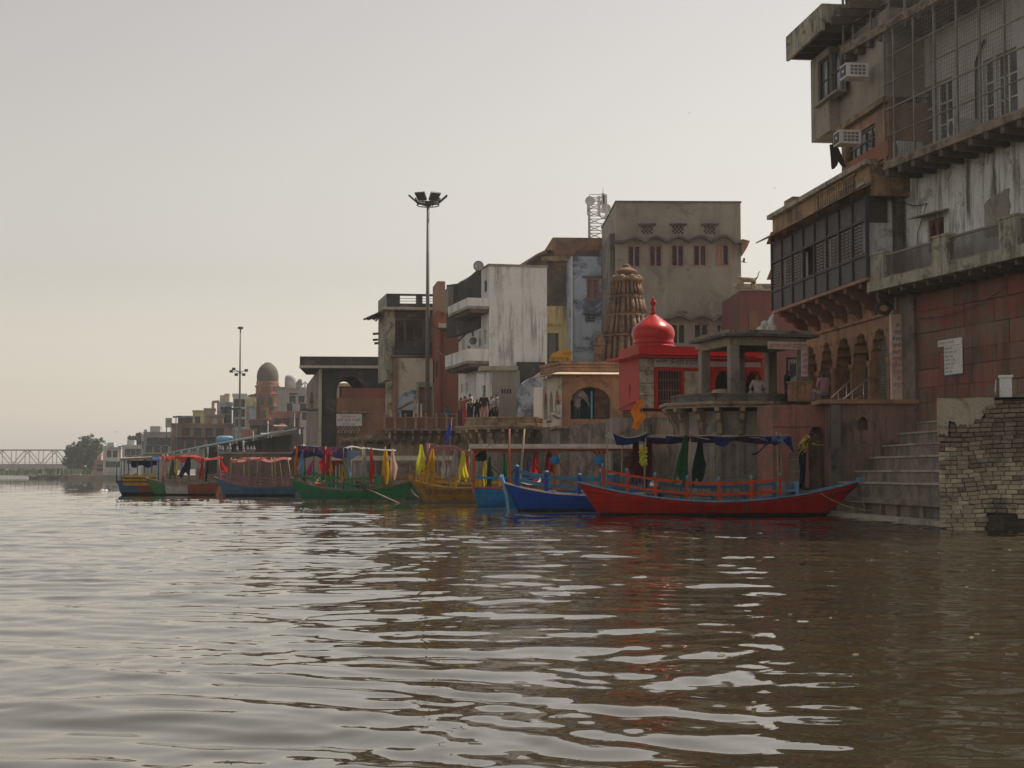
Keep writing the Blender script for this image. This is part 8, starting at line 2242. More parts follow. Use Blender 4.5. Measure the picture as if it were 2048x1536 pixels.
# hoarding
hb = thing('billboard', 'white billboard on a roof at the end of the long brick house', 'billboard', tuple(W(337, 860, 240)))
c0, c1 = W(331, 855, 240), W(344, 836, 240)
MB().box(c0.x, c1.x, 239.9, 240.1, c0.z, c1.z).build('board', M_['far white'], hb); MB().tube(W(333, 875, 240), W(333, 855, 240), 0.1, 0.1, 5).build('leg', M_['far grey'], hb); MB().tube(W(342, 875, 240), W(342, 855, 240), 0.1, 0.1, 5).build('leg', M_['far grey'], hb)
MB().box(c0.x + 0.25, c1.x - 0.25, 239.86, 239.89, c1.z - 0.7, c1.z - 0.45).build('print', M_['far blue'], hb)

# ---------------------------------------------------------------- trees
def leaf_mat(name, c):
    if name in MATS: return MATS[name]
    m, t, b = newmat(name)
    g = nn(t, 'ShaderNodeNewGeometry')
    cc = mixc(t, ramp(t, noise(t, g.outputs['Position'], 0.8, 3, 0.6), 0.3, 0.7), c, tuple(x * 0.55 for x in c))
    hv = nn(t, 'ShaderNodeHueSaturation'); t.links.new(cc, hv.inputs['Color']); t.links.new(ramp(t, g.outputs['Random Per Island'], 0, 1, 0.6, 1.4), hv.inputs['Value'])
    t.links.new(hv.outputs[0], b.inputs['Base Color']); b.inputs['Roughness'].default_value = 0.6
    return m
def tree(label, base, lobes, nleaf, m, leaf=0.5, seed=1, trunk_r=0.5, group='trees by the river bend'):
    """lobes: (offset vector, radii) of the crown's masses"""
    t = thing('tree', label, 'tree', tuple(base), group=group)
    r = random.Random(seed); base = Vector(base)
    mb = MB(); fork = base + Vector((0, 0, lobes[0][0][2] * 0.45))
    mb.tube(base, fork, trunk_r, trunk_r * 0.7, 10)
    for off, rad in lobes:
        e = base + Vector(off); mid = fork.lerp(e, 0.5) + Vector((r.uniform(-.4, .4), r.uniform(-.4, .4), 0.3))
        mb.tube(fork, mid, trunk_r * 0.5, trunk_r * 0.3, 7); mb.tube(mid, e, trunk_r * 0.3, trunk_r * 0.12, 6)
    mb.build('trunk', mat('bark', (0.12, 0.09, 0.065)), t)
    V = []; Fc = []
    tot = sum(ra[0] * ra[1] * ra[2] for _, ra in lobes)
    for off, ra in lobes:
        n = int(nleaf * ra[0] * ra[1] * ra[2] / tot)
        clumps = [(Vector((r.gauss(0, 1), r.gauss(0, 1), r.gauss(0, 1))).normalized() * (r.uniform(0.55, 1.0)), r.uniform(0.16, 0.34)) for _ in range(30)]
        for _ in range(n):
            cc, cr = r.choice(clumps)
            d = Vector((r.gauss(0, 1), r.gauss(0, 1), r.gauss(0, 1))).normalized() * r.uniform(0.5, 1) * cr + cc
            p = base + Vector(off) + Vector((d.x * ra[0], d.y * ra[1], d.z * ra[2]))
            a = Vector((r.uniform(-1, 1), r.uniform(-1, 1), r.uniform(-0.6, 0.6))).normalized(); b = a.cross(Vector((r.uniform(-1, 1), r.uniform(-1, 1), r.uniform(-1, 1)))).normalized()
            s = leaf * r.uniform(0.6, 1.3); k = len(V)
            V += [p - a * s * 0.5, p + b * s * 0.28, p + a * s * 0.5, p - b * s * 0.28]; Fc.append((k, k + 1, k + 2, k + 3))
    off_ = WORLDLOC[t]
    me = bpy.data.meshes.new('crown'); me.from_pydata([v - off_ for v in V], [], Fc); me.materials.append(m); me.update()
    o = bpy.data.objects.new('crown', me); col.objects.link(o); o.parent = t
    return t
lm = leaf_mat('dull green leaves', (0.075, 0.11, 0.040)); lm2 = leaf_mat('pale green leaves', (0.12, 0.15, 0.07))
YTr = 425; kT = YTr / F
b = W(176, 948, YTr); b.z = 0.8
lob = []
for px_, py_, rx, rz in ((176, 905, 36, 30), (160, 912, 30, 26), (196, 912, 28, 26), (148, 928, 22, 18), (208, 925, 20, 20), (182, 885, 24, 15), (172, 930, 38, 18), (218, 900, 12, 14), (200, 888, 14, 12)):
    p = W(px_, py_, YTr); lob.append(((p.x - b.x, rnd.uniform(-2, 2), p.z - b.z), (rx * kT, rx * kT * 0.8, rz * kT)))
tree('big dense green tree at the river bend before the bridge', b, lob, 15000, lm, leaf=0.7, seed=2, trunk_r=0.6)
b = W(272, 905, 345); b.z = 1.0
tree('pale green tree rising behind the houses at the river bend', b, [((0, 0, ZY(884, 345) - 1.0), (1.9, 1.6, 1.7)), ((1.2, 0, ZY(880, 345) - 1.0), (1.4, 1.3, 1.4)), ((-1.0, 0, ZY(888, 345) - 1.0), (1.2, 1.2, 1.2))], 3500, lm2, leaf=0.5, seed=5, trunk_r=0.25)
# reeds and scrub at the tip of the bank
mb = MB(); rr = random.Random(12)
for i in range(900):
    x = rr.uniform(-150, -112); y = 412 + rr.uniform(-16, 22) + (-(x + 112)) * 0.7; h = rr.uniform(0.5, 2.0)
    a = rr.uniform(0, 6.28); dx, dy = math.cos(a) * h * 0.35, math.sin(a) * h * 0.35
    mb.quad((x - dx, y - dy, 0.8), (x + dx, y + dy, 0.8), (x + dx * 0.8 + rr.uniform(-.3, .3), y + dy * 0.8, 0.8 + h), (x - dx * 0.6, y - dy * 0.6, 0.8 + h * 0.8))
tag(mb.build('scrub', lm2), 'low green scrub on the tip of the far bank', None, None, 'stuff')
# far side of the river
mb = MB(); rr = random.Random(8); n = 90
pts = [(-1100 + 1100 * i / n, 1650 - 120 * math.sin(i * 0.05)) for i in range(n + 1)]
hs_ = [4.0 + 3.0 * rr.random() + 3.0 * abs(math.sin(i * 0.37)) for i in range(n + 1)]
for i in range(n):
    (xa, ya), (xb, yb) = pts[i], pts[i + 1]
    mb.quad((xa, ya, -0.5), (xb, yb, -0.5), (xb, yb + 6, hs_[i + 1]), (xa, ya + 6, hs_[i])); mb.quad((xa, ya + 6, hs_[i]), (xb, yb + 6, hs_[i + 1]), (xb, yb + 60, hs_[i + 1] * 0.8), (xa, ya + 60, hs_[i] * 0.8))
tag(mb.build('far_shore', leaf_mat('far leaves', (0.06, 0.085, 0.045))), 'distant wooded shore beyond the bridge', None, None, 'structure')
# ---------------------------------------------------------------- truss bridge
YBr = 640
br_t = thing('truss_bridge', 'long steel truss bridge crossing the river in the haze', 'bridge', tuple(W(60, 947, YBr)))
steel = mat('bridge steel', (0.15, 0.13, 0.11), (0.11, 0.10, 0.09), bump=0)
zt_b, zb_b, zd = ZY(900, YBr), ZY(929, YBr), ZY(938, YBr)
p0, step = -190, 27.3
for side in (0, 6.0):
    Yb = YBr + side; kx = lambda px: XY(px, YBr)
    ch = MB(); ch.bar((kx(p0), Yb, zt_b), (kx(165), Yb, zt_b), 0.35, 0.45); ch.build('top_chord', steel, br_t)
    ch = MB(); ch.bar((kx(p0), Yb, zb_b), (kx(165), Yb, zb_b), 0.35, 0.45); ch.build('bottom_chord', steel, br_t)
    for k in range(13):
        px_ = 25 - 27.3 * 7 + 27.3 * k
        if px_ < p0 or px_ > 165: continue
        MB().bar((kx(px_), Yb, zb_b), (kx(px_), Yb, zt_b), 0.22, 0.25).build('upright', steel, br_t)
        if (k - 7) % 2 == 1:
            for s_ in (-1, 1):
                MB().bar((kx(px_), Yb + 0.02, zt_b), (kx(px_ + s_ * 25), Yb + 0.02, zb_b), 0.22, 0.28).build('diagonal', steel, br_t)
mb = MB(); mb.box(XY(p0, YBr), XY(165, YBr), YBr - 1.5, YBr + 7.5, zd, zb_b - 0.25); mb.build('deck', mat('bridge deck', (0.20, 0.19, 0.19), bump=0), br_t)
for px_ in (-160, 150):
    MB().box(XY(px_, YBr) - 1.5, XY(px_, YBr) + 1.5, YBr - 1, YBr + 7, -1, zd - 0.01).build('pier', M_['far grey'], br_t)
MB().bar((XY(p0, YBr), YBr - 1.4, zb_b + 0.9), (XY(165, YBr), YBr - 1.4, zb_b + 0.9), 0.08, 0.1).build('hand_rail', steel, br_t)
# small boats lying off the far bank
for i, (a, b, Y, c1, lab) in enumerate(((60, 88, 395, 'far white', 'white-topped small boat at the tip of the far bank'), (95, 128, 385, 'far dark', 'long dark boat next to the white-topped small boat'), (130, 172, 378, 'far brown', 'brown flat boat lying below the big tree'), (178, 220, 368, 'far dark', 'dark covered boat below the small domed kiosk'))):
    x0, x1 = XY(a, Y), XY(b, Y)
    t = thing('river_boat', lab, 'boat', ((x0 + x1) / 2, Y, 0), 0.0, 'boats lying off the far bank', world=False)
    hull('far', t, x1 - x0, 1.6, 0.5, 0.9, 0.8, [[M_['far dark'], M_['far dark']], M_[c1], M_['far grey']])
    MB().box(-(x1 - x0) * 0.3, (x1 - x0) * 0.3, -0.7, 0.7, 1.0, 1.12).build('roof', M_['far white'], t)
    for u in (-0.27, 0.27):
        for v in (-0.6, 0.6): MB().tube(((x1 - x0) * u, v, 0.4), ((x1 - x0) * u, v, 1.0), 0.04, 0.04, 5).build('roof_pole', M_['far dark'], t)
# ================================================================ people, animals, birds, small things
def skin_person(label, loc, face, pose, cols, H=1.68, sleeves='short', hair=True, cat='person', group=None, skirt=False, fingers=True, cap=None):
    """one continuous body grown over a skeleton; +y is behind, -y is where the person looks at face=0"""
    k = H / 1.68
    J = dict(pel=(0, 0, 0.93), spi=(0, 0.0, 1.12), che=(0, 0.0, 1.30), nec=(0, 0.0, 1.45), hea=(0, -0.015, 1.55), top=(0, -0.01, 1.62),
             ls=(0.18, 0, 1.39), le=(0.23, 0.02, 1.12), lw=(0.24, -0.05, 0.88), lh=(0.24, -0.07, 0.80), rs=(-0.18, 0, 1.39), re=(-0.23, 0.02, 1.12), rw=(-0.24, -0.05, 0.88), rh=(-0.24, -0.07, 0.80),
             lk=(0.10, -0.01, 0.49), la=(0.10, 0.02, 0.07), lt=(0.11, -0.15, 0.035), rk=(-0.10, -0.01, 0.49), ra=(-0.10, 0.02, 0.07), rt=(-0.11, -0.15, 0.035), lp=(0.09, 0, 0.86), rp=(-0.09, 0, 0.86))
    J.update({a: b for a, b in pose.items() if a != 'look'})
    rad = dict(pel=(.15, .115), spi=(.14, .10), che=(.165, .115), nec=(.055, .055), hea=(.078, .092), top=(.06, .072), ls=(.065, .065), le=(.043, .043), lw=(.029, .029), lh=(.034, .022), lp=(.088, .092), lk=(.062, .066), la=(.042, .045), lt=(.04, .03))
    for n in ('s', 'e', 'w', 'h', 'p', 'k', 'a', 't'): rad['r' + n] = rad['l' + n]
    for n in ('lk', 'rk', 'la', 'ra'): rad[n] = tuple(q * 1.3 for q in rad[n])
    if skirt:
        rad.update(lk=(.12, .13), rk=(.12, .13), la=(.12, .13), ra=(.12, .13), lp=(.11, .12), rp=(.11, .12))
    names = list(J); idx = {n: i for i, n in enumerate(names)}
    V = [Vector(J[n]) * k for n in names]; Rr = [tuple(q * k for q in rad[n]) for n in names]
    E = [('pel', 'spi'), ('spi', 'che'), ('che', 'nec'), ('nec', 'hea'), ('hea', 'top'), ('che', 'ls'), ('ls', 'le'), ('le', 'lw'), ('lw', 'lh'), ('che', 'rs'), ('rs', 're'), ('re', 'rw'), ('rw', 'rh'), ('pel', 'lp'), ('lp', 'lk'), ('lk', 'la'), ('la', 'lt'), ('pel', 'rp'), ('rp', 'rk'), ('rk', 'ra'), ('ra', 'rt')]
    segs = [(a, b) for a, b in E]; E = [(idx[a], idx[b]) for a, b in E]
    me = bpy.data.meshes.new('person')
    hp = V[idx['hea']]; fw = Vector((J['top'][0] - J['nec'][0], J['top'][1] - J['nec'][1], 0)); 
    n0 = len(V)
    nose = hp + Vector(pose.get('look', (0, -1, 0))).normalized() * 0.10 * k - Vector((0, 0, 0.005)); V.append(nose); Rr.append((0.014, 0.014)); E.append((idx['hea'], n0))
    if fingers:
        for s in ('l', 'r'):
            w, h = V[idx[s + 'w']], V[idx[s + 'h']]; d = (h - w).normalized(); sd = d.cross(Vector((0, 0.3, 1))).normalized(); cu = d.cross(sd)
            for q, (o_, ln) in enumerate(((-0.026, 0.055), (-0.009, 0.068), (0.009, 0.064), (0.026, 0.05))):
                a = h + sd * o_ * k + d * 0.02; b = a + d * ln * 0.55 * k; c = b + (d * 0.6 + cu * 0.5) * ln * 0.5 * k
                i0 = len(V); V += [a, b, c]; Rr += [(0.010, 0.010), (0.0085, 0.0085), (0.007, 0.007)]; E += [(idx[s + 'h'], i0), (i0, i0 + 1), (i0 + 1, i0 + 2)]
            a = w.lerp(h, 0.55) + sd * -0.035 * k; b = a + (d * 0.8 - sd * 0.6) * 0.045 * k; i0 = len(V); V += [a, b]; Rr += [(0.011, 0.011), (0.009, 0.009)]; E += [(idx[s + 'h'], i0), (i0, i0 + 1)]
    me.from_pydata(V, E, [])
    ob = bpy.data.objects.new('person', me); col.objects.link(ob)
    ob.modifiers.new('skin', 'SKIN'); sb = ob.modifiers.new('sub', 'SUBSURF'); sb.levels = 1; sb.render_levels = 1
    ob.modifiers['skin'].use_smooth_shade = True
    for i, sv in enumerate(me.skin_vertices[0].data):
        sv.radius = Rr[i]; sv.use_root = (i == idx['pel'])
    dg = bpy.context.evaluated_depsgraph_get()
    m2 = bpy.data.meshes.new_from_object(ob.evaluated_get(dg))
    bpy.data.objects.remove(ob)
    keys = ['skin', 'shirt', 'pants', 'shoe', 'hair']
    m2.materials.clear()
    for kk in keys: m2.materials.append(cols[kk])
    S = [(a, b, V[idx[a]], V[idx[b]]) for a, b in segs]
    zh = V[idx['hea']]
    lk_ = Vector(pose.get('look', (0, -1, 0))).normalized()
    for p in m2.polygons:
        c = p.center; best = None
        for a, b, A, B in S:
            ab = B - A; t = max(0, min(1, (c - A).dot(ab) / ab.length_squared)); dd = (A + ab * t - c).length - 0.5 * (rad[a][0] * (1 - t) + rad[b][0] * t) * k
            if best is None or dd < best[0]: best = (dd, a, b, t)
        _, a, b, t = best
        if a in ('nec', 'hea') or b == 'hea': mi = 0
        elif a == 'che' and b == 'nec': mi = 1 if t < 0.75 else 0
        elif b in ('lh', 'rh') : mi = 0
        elif b in ('lw', 'rw'): mi = 1 if sleeves == 'long' else 0
        elif b in ('lt', 'rt'): mi = 3
        elif a in ('lp', 'rp', 'lk', 'rk') or b in ('lp', 'rp'): mi = 2
        elif a == 'pel' and b == 'spi': mi = 1
        else: mi = 1
        if mi == 0 and (a in ('hea',) or b in ('hea', 'top')) and hair:
            rel = c - zh
            if rel.dot(lk_) < 0.035 * k and rel.z > -0.055 * k or rel.z > 0.07 * k: mi = 4
        p.material_index = mi; p.use_smooth = True
    m2.name = 'person'
    o = bpy.data.objects.new('person', m2); col.objects.link(o)
    o.location = loc; o.rotation_euler = (0, 0, face)
    tag(o, label, cat, group)
    if cap:
        mb = MB(); c = V[idx['top']]; mb.lathe(c, [(0.115, -0.01), (0.115, 0.03), (0.09, 0.08), (0.01, 0.095)], 14); mb.box(c.x - 0.08, c.x + 0.08, c.y - 0.19, c.y - 0.05, c.z - 0.005, c.z + 0.01)
        q = mb.build('cap', cap); q.parent = o
    return o
sk = lambda n, c: mat(n, c, tuple(x * 0.8 for x in c), bump=0, fine=0.03, rough=0.7)
def cloth_c(n, c, p=None):
    return cloth_mat(n, c, 0.0, p)
SK = sk('brown skin', (0.19, 0.095, 0.055)); HR = sk('black hair', (0.012, 0.010, 0.010)); SH = sk('dark shoe', (0.04, 0.03, 0.025))
def C(shirt, pants, shoe=None): return dict(skin=SK, hair=HR, shirt=shirt, pants=pants, shoe=shoe or SH)
# boatman on the red boat's bow: bending forward, one arm reaching out
loc = W(1605, 981, YR + 0.05)
bent = dict(pel=(0, 0.02, 0.95), spi=(0, -0.02, 1.13), che=(0, -0.09, 1.30), nec=(0, -0.19, 1.42), hea=(0, -0.28, 1.48), top=(0, -0.32, 1.53), ls=(0.18, -0.10, 1.38), rs=(-0.18, -0.10, 1.38),
            le=(0.24, -0.33, 1.22), lw=(0.20, -0.52, 1.19), lh=(0.18, -0.60, 1.18), re=(-0.27, 0.10, 1.20), rw=(-0.24, 0.17, 1.02), rh=(-0.22, 0.20, 0.95), lk=(0.09, -0.03, 0.50), rk=(-0.09, 0.0, 0.50), look=(0, -0.85, -0.5))
skin_person('man in yellow and black patterned shirt and navy trousers leaning forward on the red bow', (loc.x, loc.y, loc.z), R(90), bent, C(cloth_c('patterned shirt', (0.62, 0.43, 0.10), (0.02, 0.02, 0.02)), cloth_c('navy trousers', (0.012, 0.014, 0.032))), H=1.9, sleeves='long')
# the group on the round bastion
Zb = zb2
def onb(px, Y): return (XY(px, Y), Y, Zb)
arms_fold = dict(le=(0.25, -0.02, 1.14), lw=(0.08, -0.18, 1.12), lh=(0.0, -0.2, 1.14), re=(-0.25, -0.02, 1.14), rw=(-0.08, -0.2, 1.10), rh=(0.0, -0.22, 1.10))
phone = dict(le=(0.23, 0.0, 1.13), lw=(0.10, -0.22, 1.18), lh=(0.06, -0.28, 1.22), re=(-0.23, 0.0, 1.13), rw=(-0.08, -0.24, 1.18), rh=(-0.02, -0.29, 1.22), hea=(0, -0.05, 1.54), top=(0, -0.07, 1.61), look=(0, -0.9, -0.4))
G = 'people on the bastion terrace'
skin_person('man in light blue shirt looking at his phone beside the balustrade', (XY(894, 85.4), 85.4, TZ + 0.02), R(60), phone, C(cloth_c('blue shirt', (0.09, 0.24, 0.38)), cloth_c('dark trousers', (0.02, 0.02, 0.022))), sleeves='long', group=G)
skin_person('woman in a long red-pink dress on the bastion', onb(929, 77.0), R(100), {}, C(cloth_c('pink dress', (0.40, 0.06, 0.075)), cloth_c('pink dress', (0.4, 0.06, 0.075))), H=1.6, skirt=True, sleeves='long', group=G)
skin_person('woman in tan shawl behind the red-pink dress', onb(921, 78.0), R(120), arms_fold, C(cloth_c('tan shawl', (0.30, 0.17, 0.10)), cloth_c('brown skirt', (0.10, 0.06, 0.05))), H=1.56, skirt=True, sleeves='long', group=G)
skin_person('man in black and white striped top with folded arms', onb(940, 76.6), R(40), arms_fold, C(cloth_c('striped top', (0.03, 0.03, 0.03), (0.6, 0.55, 0.55)), cloth_c('dark trousers', (0.02, 0.02, 0.022))), H=1.72, group=G)
skin_person('dark haired person half hidden behind the striped top', onb(954, 78.4), R(20), {}, C(cloth_c('black top', (0.015, 0.014, 0.014)), cloth_c('dark trousers', (0.02, 0.02, 0.022))), H=1.5, sleeves='long', group=G)
skin_person('man in black jacket and pink trousers seen from behind', onb(968, 76.4), R(170), {}, C(cloth_c('black jacket', (0.03, 0.027, 0.026)), cloth_c('pink trousers', (0.45, 0.20, 0.22))), sleeves='long', group=G)
skin_person('person in white shirt beside the black jacket', onb(983, 77.2), R(-30), arms_fold, C(cloth_c('white shirt', (0.55, 0.50, 0.50)), cloth_c('black trousers', (0.015, 0.015, 0.018))), H=1.62, group=G)
skin_person('man in green checked white shirt at the edge of the group', onb(993, 76.5), R(-70), {}, C(cloth_c('checked shirt', (0.52, 0.52, 0.48), (0.10, 0.14, 0.11)), cloth_c('black trousers', (0.015, 0.015, 0.018))), H=1.7, group=G)
sit = dict(pel=(0, 0.05, 0.30), spi=(0, 0.03, 0.5), che=(0, 0.0, 0.68), nec=(0, -0.02, 0.83), hea=(0, -0.04, 0.93), top=(0, -0.04, 1.0), ls=(0.18, 0, 0.77), rs=(-0.18, 0, 0.77), le=(0.26, -0.05, 0.52), lw=(0.18, -0.26, 0.44), lh=(0.14, -0.33, 0.42), re=(-0.26, -0.05, 0.52), rw=(-0.18, -0.26, 0.44), rh=(-0.14, -0.33, 0.42),
           lp=(0.10, -0.02, 0.26), rp=(-0.10, -0.02, 0.26), lk=(0.18, -0.40, 0.42), rk=(-0.18, -0.40, 0.42), la=(0.12, -0.42, 0.06), ra=(-0.12, -0.42, 0.06), lt=(0.12, -0.56, 0.035), rt=(-0.12, -0.56, 0.035))
PX = PBt
p = PX.p(PX.uz(1115, 830)[0], 0, 0.55)
skin_person('person in orange cap and white clothes sitting at the corner of the arched shrine', (p.x, p.y, ZY(846, 69) - 0.02), R(-70), sit, C(cloth_c('white clothes', (0.55, 0.53, 0.5)), cloth_c('white clothes', (0.55, 0.53, 0.5))), H=1.7, sleeves='long', cap=cloth_c('orange cap', (0.65, 0.16, 0.04)))
p = PX.p(PX.uz(1158, 830)[0], 0, -0.55)
up = dict(le=(0.30, -0.02, 1.42), lw=(0.22, -0.1, 1.62), lh=(0.2, -0.12, 1.70), re=(-0.34, -0.05, 1.3), rw=(-0.34, -0.1, 1.52), rh=(-0.33, -0.12, 1.60))
skin_person('man in pale checked shirt lifting a grey sheet inside the round arch', (p.x, p.y, raS[2] - 0.35), R(10), up, C(cloth_c('pale checked shirt', (0.48, 0.46, 0.50), (0.30, 0.30, 0.38)), cloth_c('grey trousers', (0.08, 0.09, 0.12))), H=1.62)
mb = MB(); mb.grid(lambda a, b: PX.p(PX.uz(1146, 800)[0] + 0.75 * a + 0.1 * b, ZY(783, 69) + 0.1 * math.sin(a * 3.1) * 2 - 0.5 * b * (0.6 + 0.4 * a) - 0.25 * a * a, -0.35 - 0.1 * math.sin(a * 7 + b * 3)), 10, 8)
tag(mb.build('grey_sheet', cloth_mat('grey sheet', (0.38, 0.38, 0.40), 0.2)), 'grey plastic sheet held up inside the round arch of the shrine', 'sheet')
skin_person('man in white shirt sitting in the pavilion behind its parapet', (XY(1516, 52.6), 52.6, zf + 0.0), R(-20), sit, C(cloth_c('white shirt', (0.62, 0.6, 0.62)), cloth_c('white dhoti', (0.5, 0.48, 0.45))), H=1.7)
skin_person('person in dark clothes standing behind the sandstone parapet block', (XY(1575, 51.6), 51.6, zf - 0.35), R(60), {}, C(cloth_c('dark top', (0.03, 0.028, 0.03)), cloth_c('dark trousers', (0.02, 0.02, 0.022))), H=1.5, sleeves='long')
skin_person('person in pink shirt sitting on the terrace edge by the steel handrails', (XY(1648, 48.6), 48.6, TZ + 0.16), R(200), sit, C(cloth_c('pink shirt', (0.45, 0.22, 0.26)), cloth_c('grey cloth', (0.25, 0.22, 0.25))), H=1.5)
skin_person('dark figure looking out of the open bay of the screened balcony', tuple(PA.p((uS0 + (uS1 - uS0) * 3.5 / 8), zs0 + 0.12, 0.7)), R(-80), {}, C(cloth_c('dark top', (0.03, 0.028, 0.03)), cloth_c('dark trousers', (0.02, 0.02, 0.022))), H=1.55, sleeves='long')
skin_person('person in orange and brown clothes sitting on the tin-roofed boat near the red stern', tuple(W(1262, 966, YC + 0.25)), R(10), sit, C(cloth_c('brown shawl', (0.24, 0.12, 0.08)), cloth_c('orange cloth', (0.55, 0.16, 0.03))), H=2.0, sleeves='long')
# yellow-green garland on the red boat's stern pole
mb = MB(); rr = random.Random(2)
for i in range(60):
    c = W(1286 + rr.uniform(-6, 7), 903 + rr.uniform(-8, 30) * 0.9, YR - 0.72); r_ = rr.uniform(0.03, 0.06)
    mb.lathe(c, [(0.004, -r_), (r_, 0), (0.004, r_)], 6)
tag(mb.build('garland', mat('marigold leaf', (0.35, 0.42, 0.05), (0.5, 0.2, 0.03), scale=12, bump=0)), 'bushy green and yellow garland tied to the red boat stern pole', 'garland')
# dark shrubs of a hung wreath under the tin roof
mb = MB()
for i in range(120):
    c = W(952 + rr.uniform(0, 20), 903 + rr.uniform(0, 18), YC - 0.3 + rr.uniform(-.2, .2)); a = Vector((rr.uniform(-1, 1), rr.uniform(-1, 1), rr.uniform(-1, 1))).normalized() * 0.09; b = a.orthogonal().normalized() * 0.05
    mb.quad(c - a, c - b, c + a, c + b)
tag(mb.build('leaf_bundle', leaf_mat('dark leaves', (0.03, 0.045, 0.02))), 'dark leafy bundle hanging under the end of the tin roof', 'leaves')
# coconut-white bundles on the green boat
# monkey walking along the maroon house coping
def tubes_mesh(segs, name, m):
    me = bpy.data.meshes.new(name); V = []; E = []; Rr = []; ix = {}
    for ch in segs:
        prev = None
        for p, r_ in ch:
            key = tuple(round(x, 4) for x in p)
            if key not in ix: ix[key] = len(V); V.append(p); Rr.append(r_)
            if prev is not None and prev != ix[key]: E.append((prev, ix[key]))
            prev = ix[key]
    me.from_pydata(V, E, []); ob = bpy.data.objects.new(name, me); col.objects.link(ob)
    ob.modifiers.new('skin', 'SKIN'); s_ = ob.modifiers.new('sub', 'SUBSURF'); s_.levels = 1
    for i, sv in enumerate(me.skin_vertices[0].data): sv.radius = (Rr[i], Rr[i]); sv.use_root = (i == 0)
    m2 = bpy.data.meshes.new_from_object(ob.evaluated_get(bpy.context.evaluated_depsgraph_get())); bpy.data.objects.remove(ob)
    m2.materials.clear(); m2.materials.append(m); m2.name = name
    for p in m2.polygons: p.use_smooth = True
    o = bpy.data.objects.new(name, m2); col.objects.link(o); return o
mk = tubes_mesh([[((0, 0, .36), .10), ((-.2, 0, .37), .105), ((-.36, 0, .36), .08), ((-.46, 0, .42), .06), ((-.53, 0, .47), .065), ((-.60, 0, .45), .03)],
                 [((0, 0, .36), .10), ((.1, 0, .38), .05), ((.2, 0, .48), .022), ((.22, 0, .62), .018), ((.30, 0, .70), .015)],
                 [((0, 0, .36), .10), ((.02, .08, .26), .055), ((-.06, .08, .17), .04), ((.03, .08, .07), .03), ((-.05, .08, .02), .025)], [((0, 0, .36), .10), ((.06, -.08, .26), .055), ((-.0, -.08, .17), .04), ((.10, -.08, .07), .03), ((.02, -.08, .02), .025)],
                 [((-.36, 0, .36), .08), ((-.38, .07, .25), .045), ((-.35, .07, .13), .03), ((-.40, .07, .02), .025)], [((-.36, 0, .36), .08), ((-.42, -.07, .25), .045), ((-.44, -.07, .13), .03), ((-.50, -.07, .02), .025)]], 'brown_monkey', mat('monkey fur', (0.20, 0.15, 0.10), bump=0.3, bump_scale=30))
zz = PM.uz(1500, 582)[1] + 0.08
mk.location = (XY(1507, 74), 73.9, zz); mk.scale = (1.25, 1.25, 1.25); tag(mk, 'brown monkey walking along the coping of the maroon house', 'monkey')
# birds
def bird(px, py, Y, span, rot, label, flap=0.25):
    mb = MB(); s = span / 2
    mb.lathe((0, 0, 0), [(0.005, -s * 0.42), (s * 0.09, -s * 0.2), (s * 0.12, 0.0), (s * 0.08, s * 0.22), (s * 0.07, s * 0.3), (0.005, s * 0.42)], 8)
    for v in range(len(mb.v)): q = mb.v[v]; mb.v[v] = Vector((q.x, q.z, q.y))
    for sd in (-1, 1):
        mb.poly([(0, s * 0.15, 0.02), (sd * s * 0.5, s * 0.22, s * flap), (sd * s, s * 0.02, s * flap * 0.7), (sd * s * 0.55, -s * 0.12, s * flap * 0.8), (0, -s * 0.18, 0.0)])
    mb.poly([(-s * 0.06, -s * 0.35, 0), (s * 0.06, -s * 0.35, 0), (s * 0.14, -s * 0.62, 0), (-s * 0.14, -s * 0.62, 0)])
    o = mb.build('bird', sk('bird dark', (0.03, 0.028, 0.026))); o.location = W(px, py, Y); o.rotation_euler = rot
    tag(o, label, 'bird', 'birds in the air'); return o
bird(1487, 524, 70, 0.55, (0.3, -0.5, 1.2), 'dark bird flying past the right corner of the grey cement building', 0.5)
bird(1222, 433, 78, 0.4, (0.4, 0.4, 0.6), 'dark bird flying at the left edge of the grey cement building', 0.5)
bird(232, 864, 300, 1.1, (0.1, 0.1, 0.3), 'dark bird gliding in the haze beside the big tree', 0.3)
bird(1379, 226, 120, 0.3, (0.2, 0.3, 0.9), 'tiny bird high in the open sky above the grey cement building', 0.4)
bird(1549, 377, 90, 0.25, (0.2, 0.2, 0.2), 'tiny bird in the sky beside the ochre cornice', 0.4)
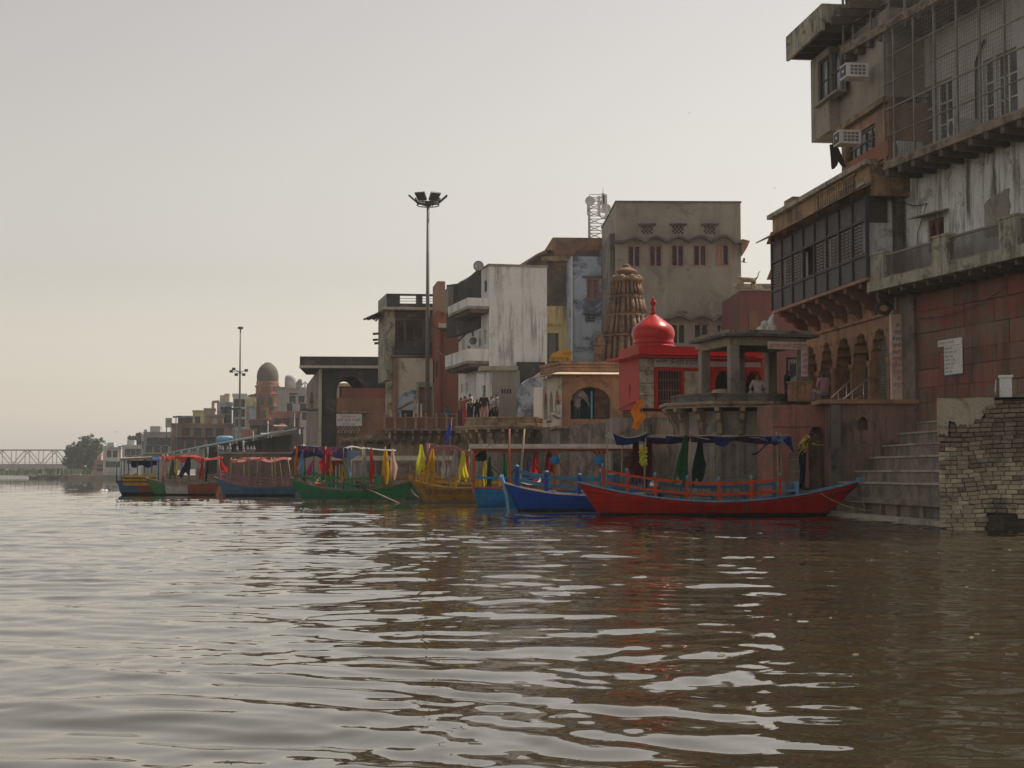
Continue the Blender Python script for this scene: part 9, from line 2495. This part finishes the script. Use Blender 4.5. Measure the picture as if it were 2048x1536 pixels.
# drifting scraps
p = W(211, 983, 100); p.z = 0.0
mb = MB(); mb.grid(lambda a, b: ((a - 0.5) * 0.42, (b - 0.5) * 0.3, 0.12 * math.sin(math.pi * a) * math.sin(math.pi * b) + 0.05 * math.sin(a * 9) * math.sin(3.1 * b) + 0.02), 12, 8)
o = mb.build('floating_bag', M_['white paint']); o.location = (XY(211, 107), 107, 0); tag(o, 'white plastic bag drifting on the open water by the leftmost boat', 'bag'); o.scale = (1.3, 1.3, 1.3)

# petals and straw drifting near the steps: too small and many to pick apart
mb = MB(); rr = random.Random(31)
for i in range(24):
    y = rr.uniform(8, 34); x = y * rr.uniform(0.13, 0.36); L_ = rr.uniform(0.007, 0.024); a = rr.uniform(-0.6, 0.6)
    d = Vector((math.cos(a), math.sin(a), 0)) * L_; e = Vector((-math.sin(a), math.cos(a), 0)) * L_ * 0.35
    c = Vector((x, y, 0.018)); mb.hexa([c - d - e, c + d - e, c + d + e, c - d + e, c - d * 0.8 - e * 0.8 + Vector((0, 0, 0.012)), c + d * 0.8 - e * 0.8 + Vector((0, 0, 0.012)), c + d * 0.8 + e * 0.8 + Vector((0, 0, 0.012)), c - d * 0.8 + e * 0.8 + Vector((0, 0, 0.012))])
tag(mb.build('floating_petals', mat('straw', (0.42, 0.36, 0.22), bump=0)), 'petals and straw drifting on the brown water', None, None, 'stuff')
for pts, lab in (((W(868, 690, 93), W(915, 715, 84)), 'thin cable drooping across the front of the red-brown house'), ((W(857, 640, 86), W(905, 655, 88)), 'thin cable from the tall light mast to the white house')):
    tag(MB().path(sag_rope(pts[0], pts[1], 0.35, 0), 0.018, 5).build('cable', M_['dark iron']), lab, 'cable')
# ================================================================ hazy air round the whole place
mb = MB(); mb.box(-2600, 2600, -110, 2600, -3.2, 60)
hz = mb.build('haze', None)
hz.data.materials.clear()
m = bpy.data.materials.new('haze air'); m.use_nodes = True
t = m.node_tree
for n in list(t.nodes):
    t.nodes.remove(n)
ou = t.nodes.new('ShaderNodeOutputMaterial'); pv = t.nodes.new('ShaderNodeVolumePrincipled')
pv.inputs['Color'].default_value = (0.93, 0.94, 0.95, 1)
pv.inputs['Density'].default_value = 0.00036
pv.inputs['Anisotropy'].default_value = 0.3
t.links.new(pv.outputs[0], ou.inputs['Volume'])
hz.data.materials.append(m)
tag(hz, 'thin pale haze hanging over the river', None, None, 'stuff')
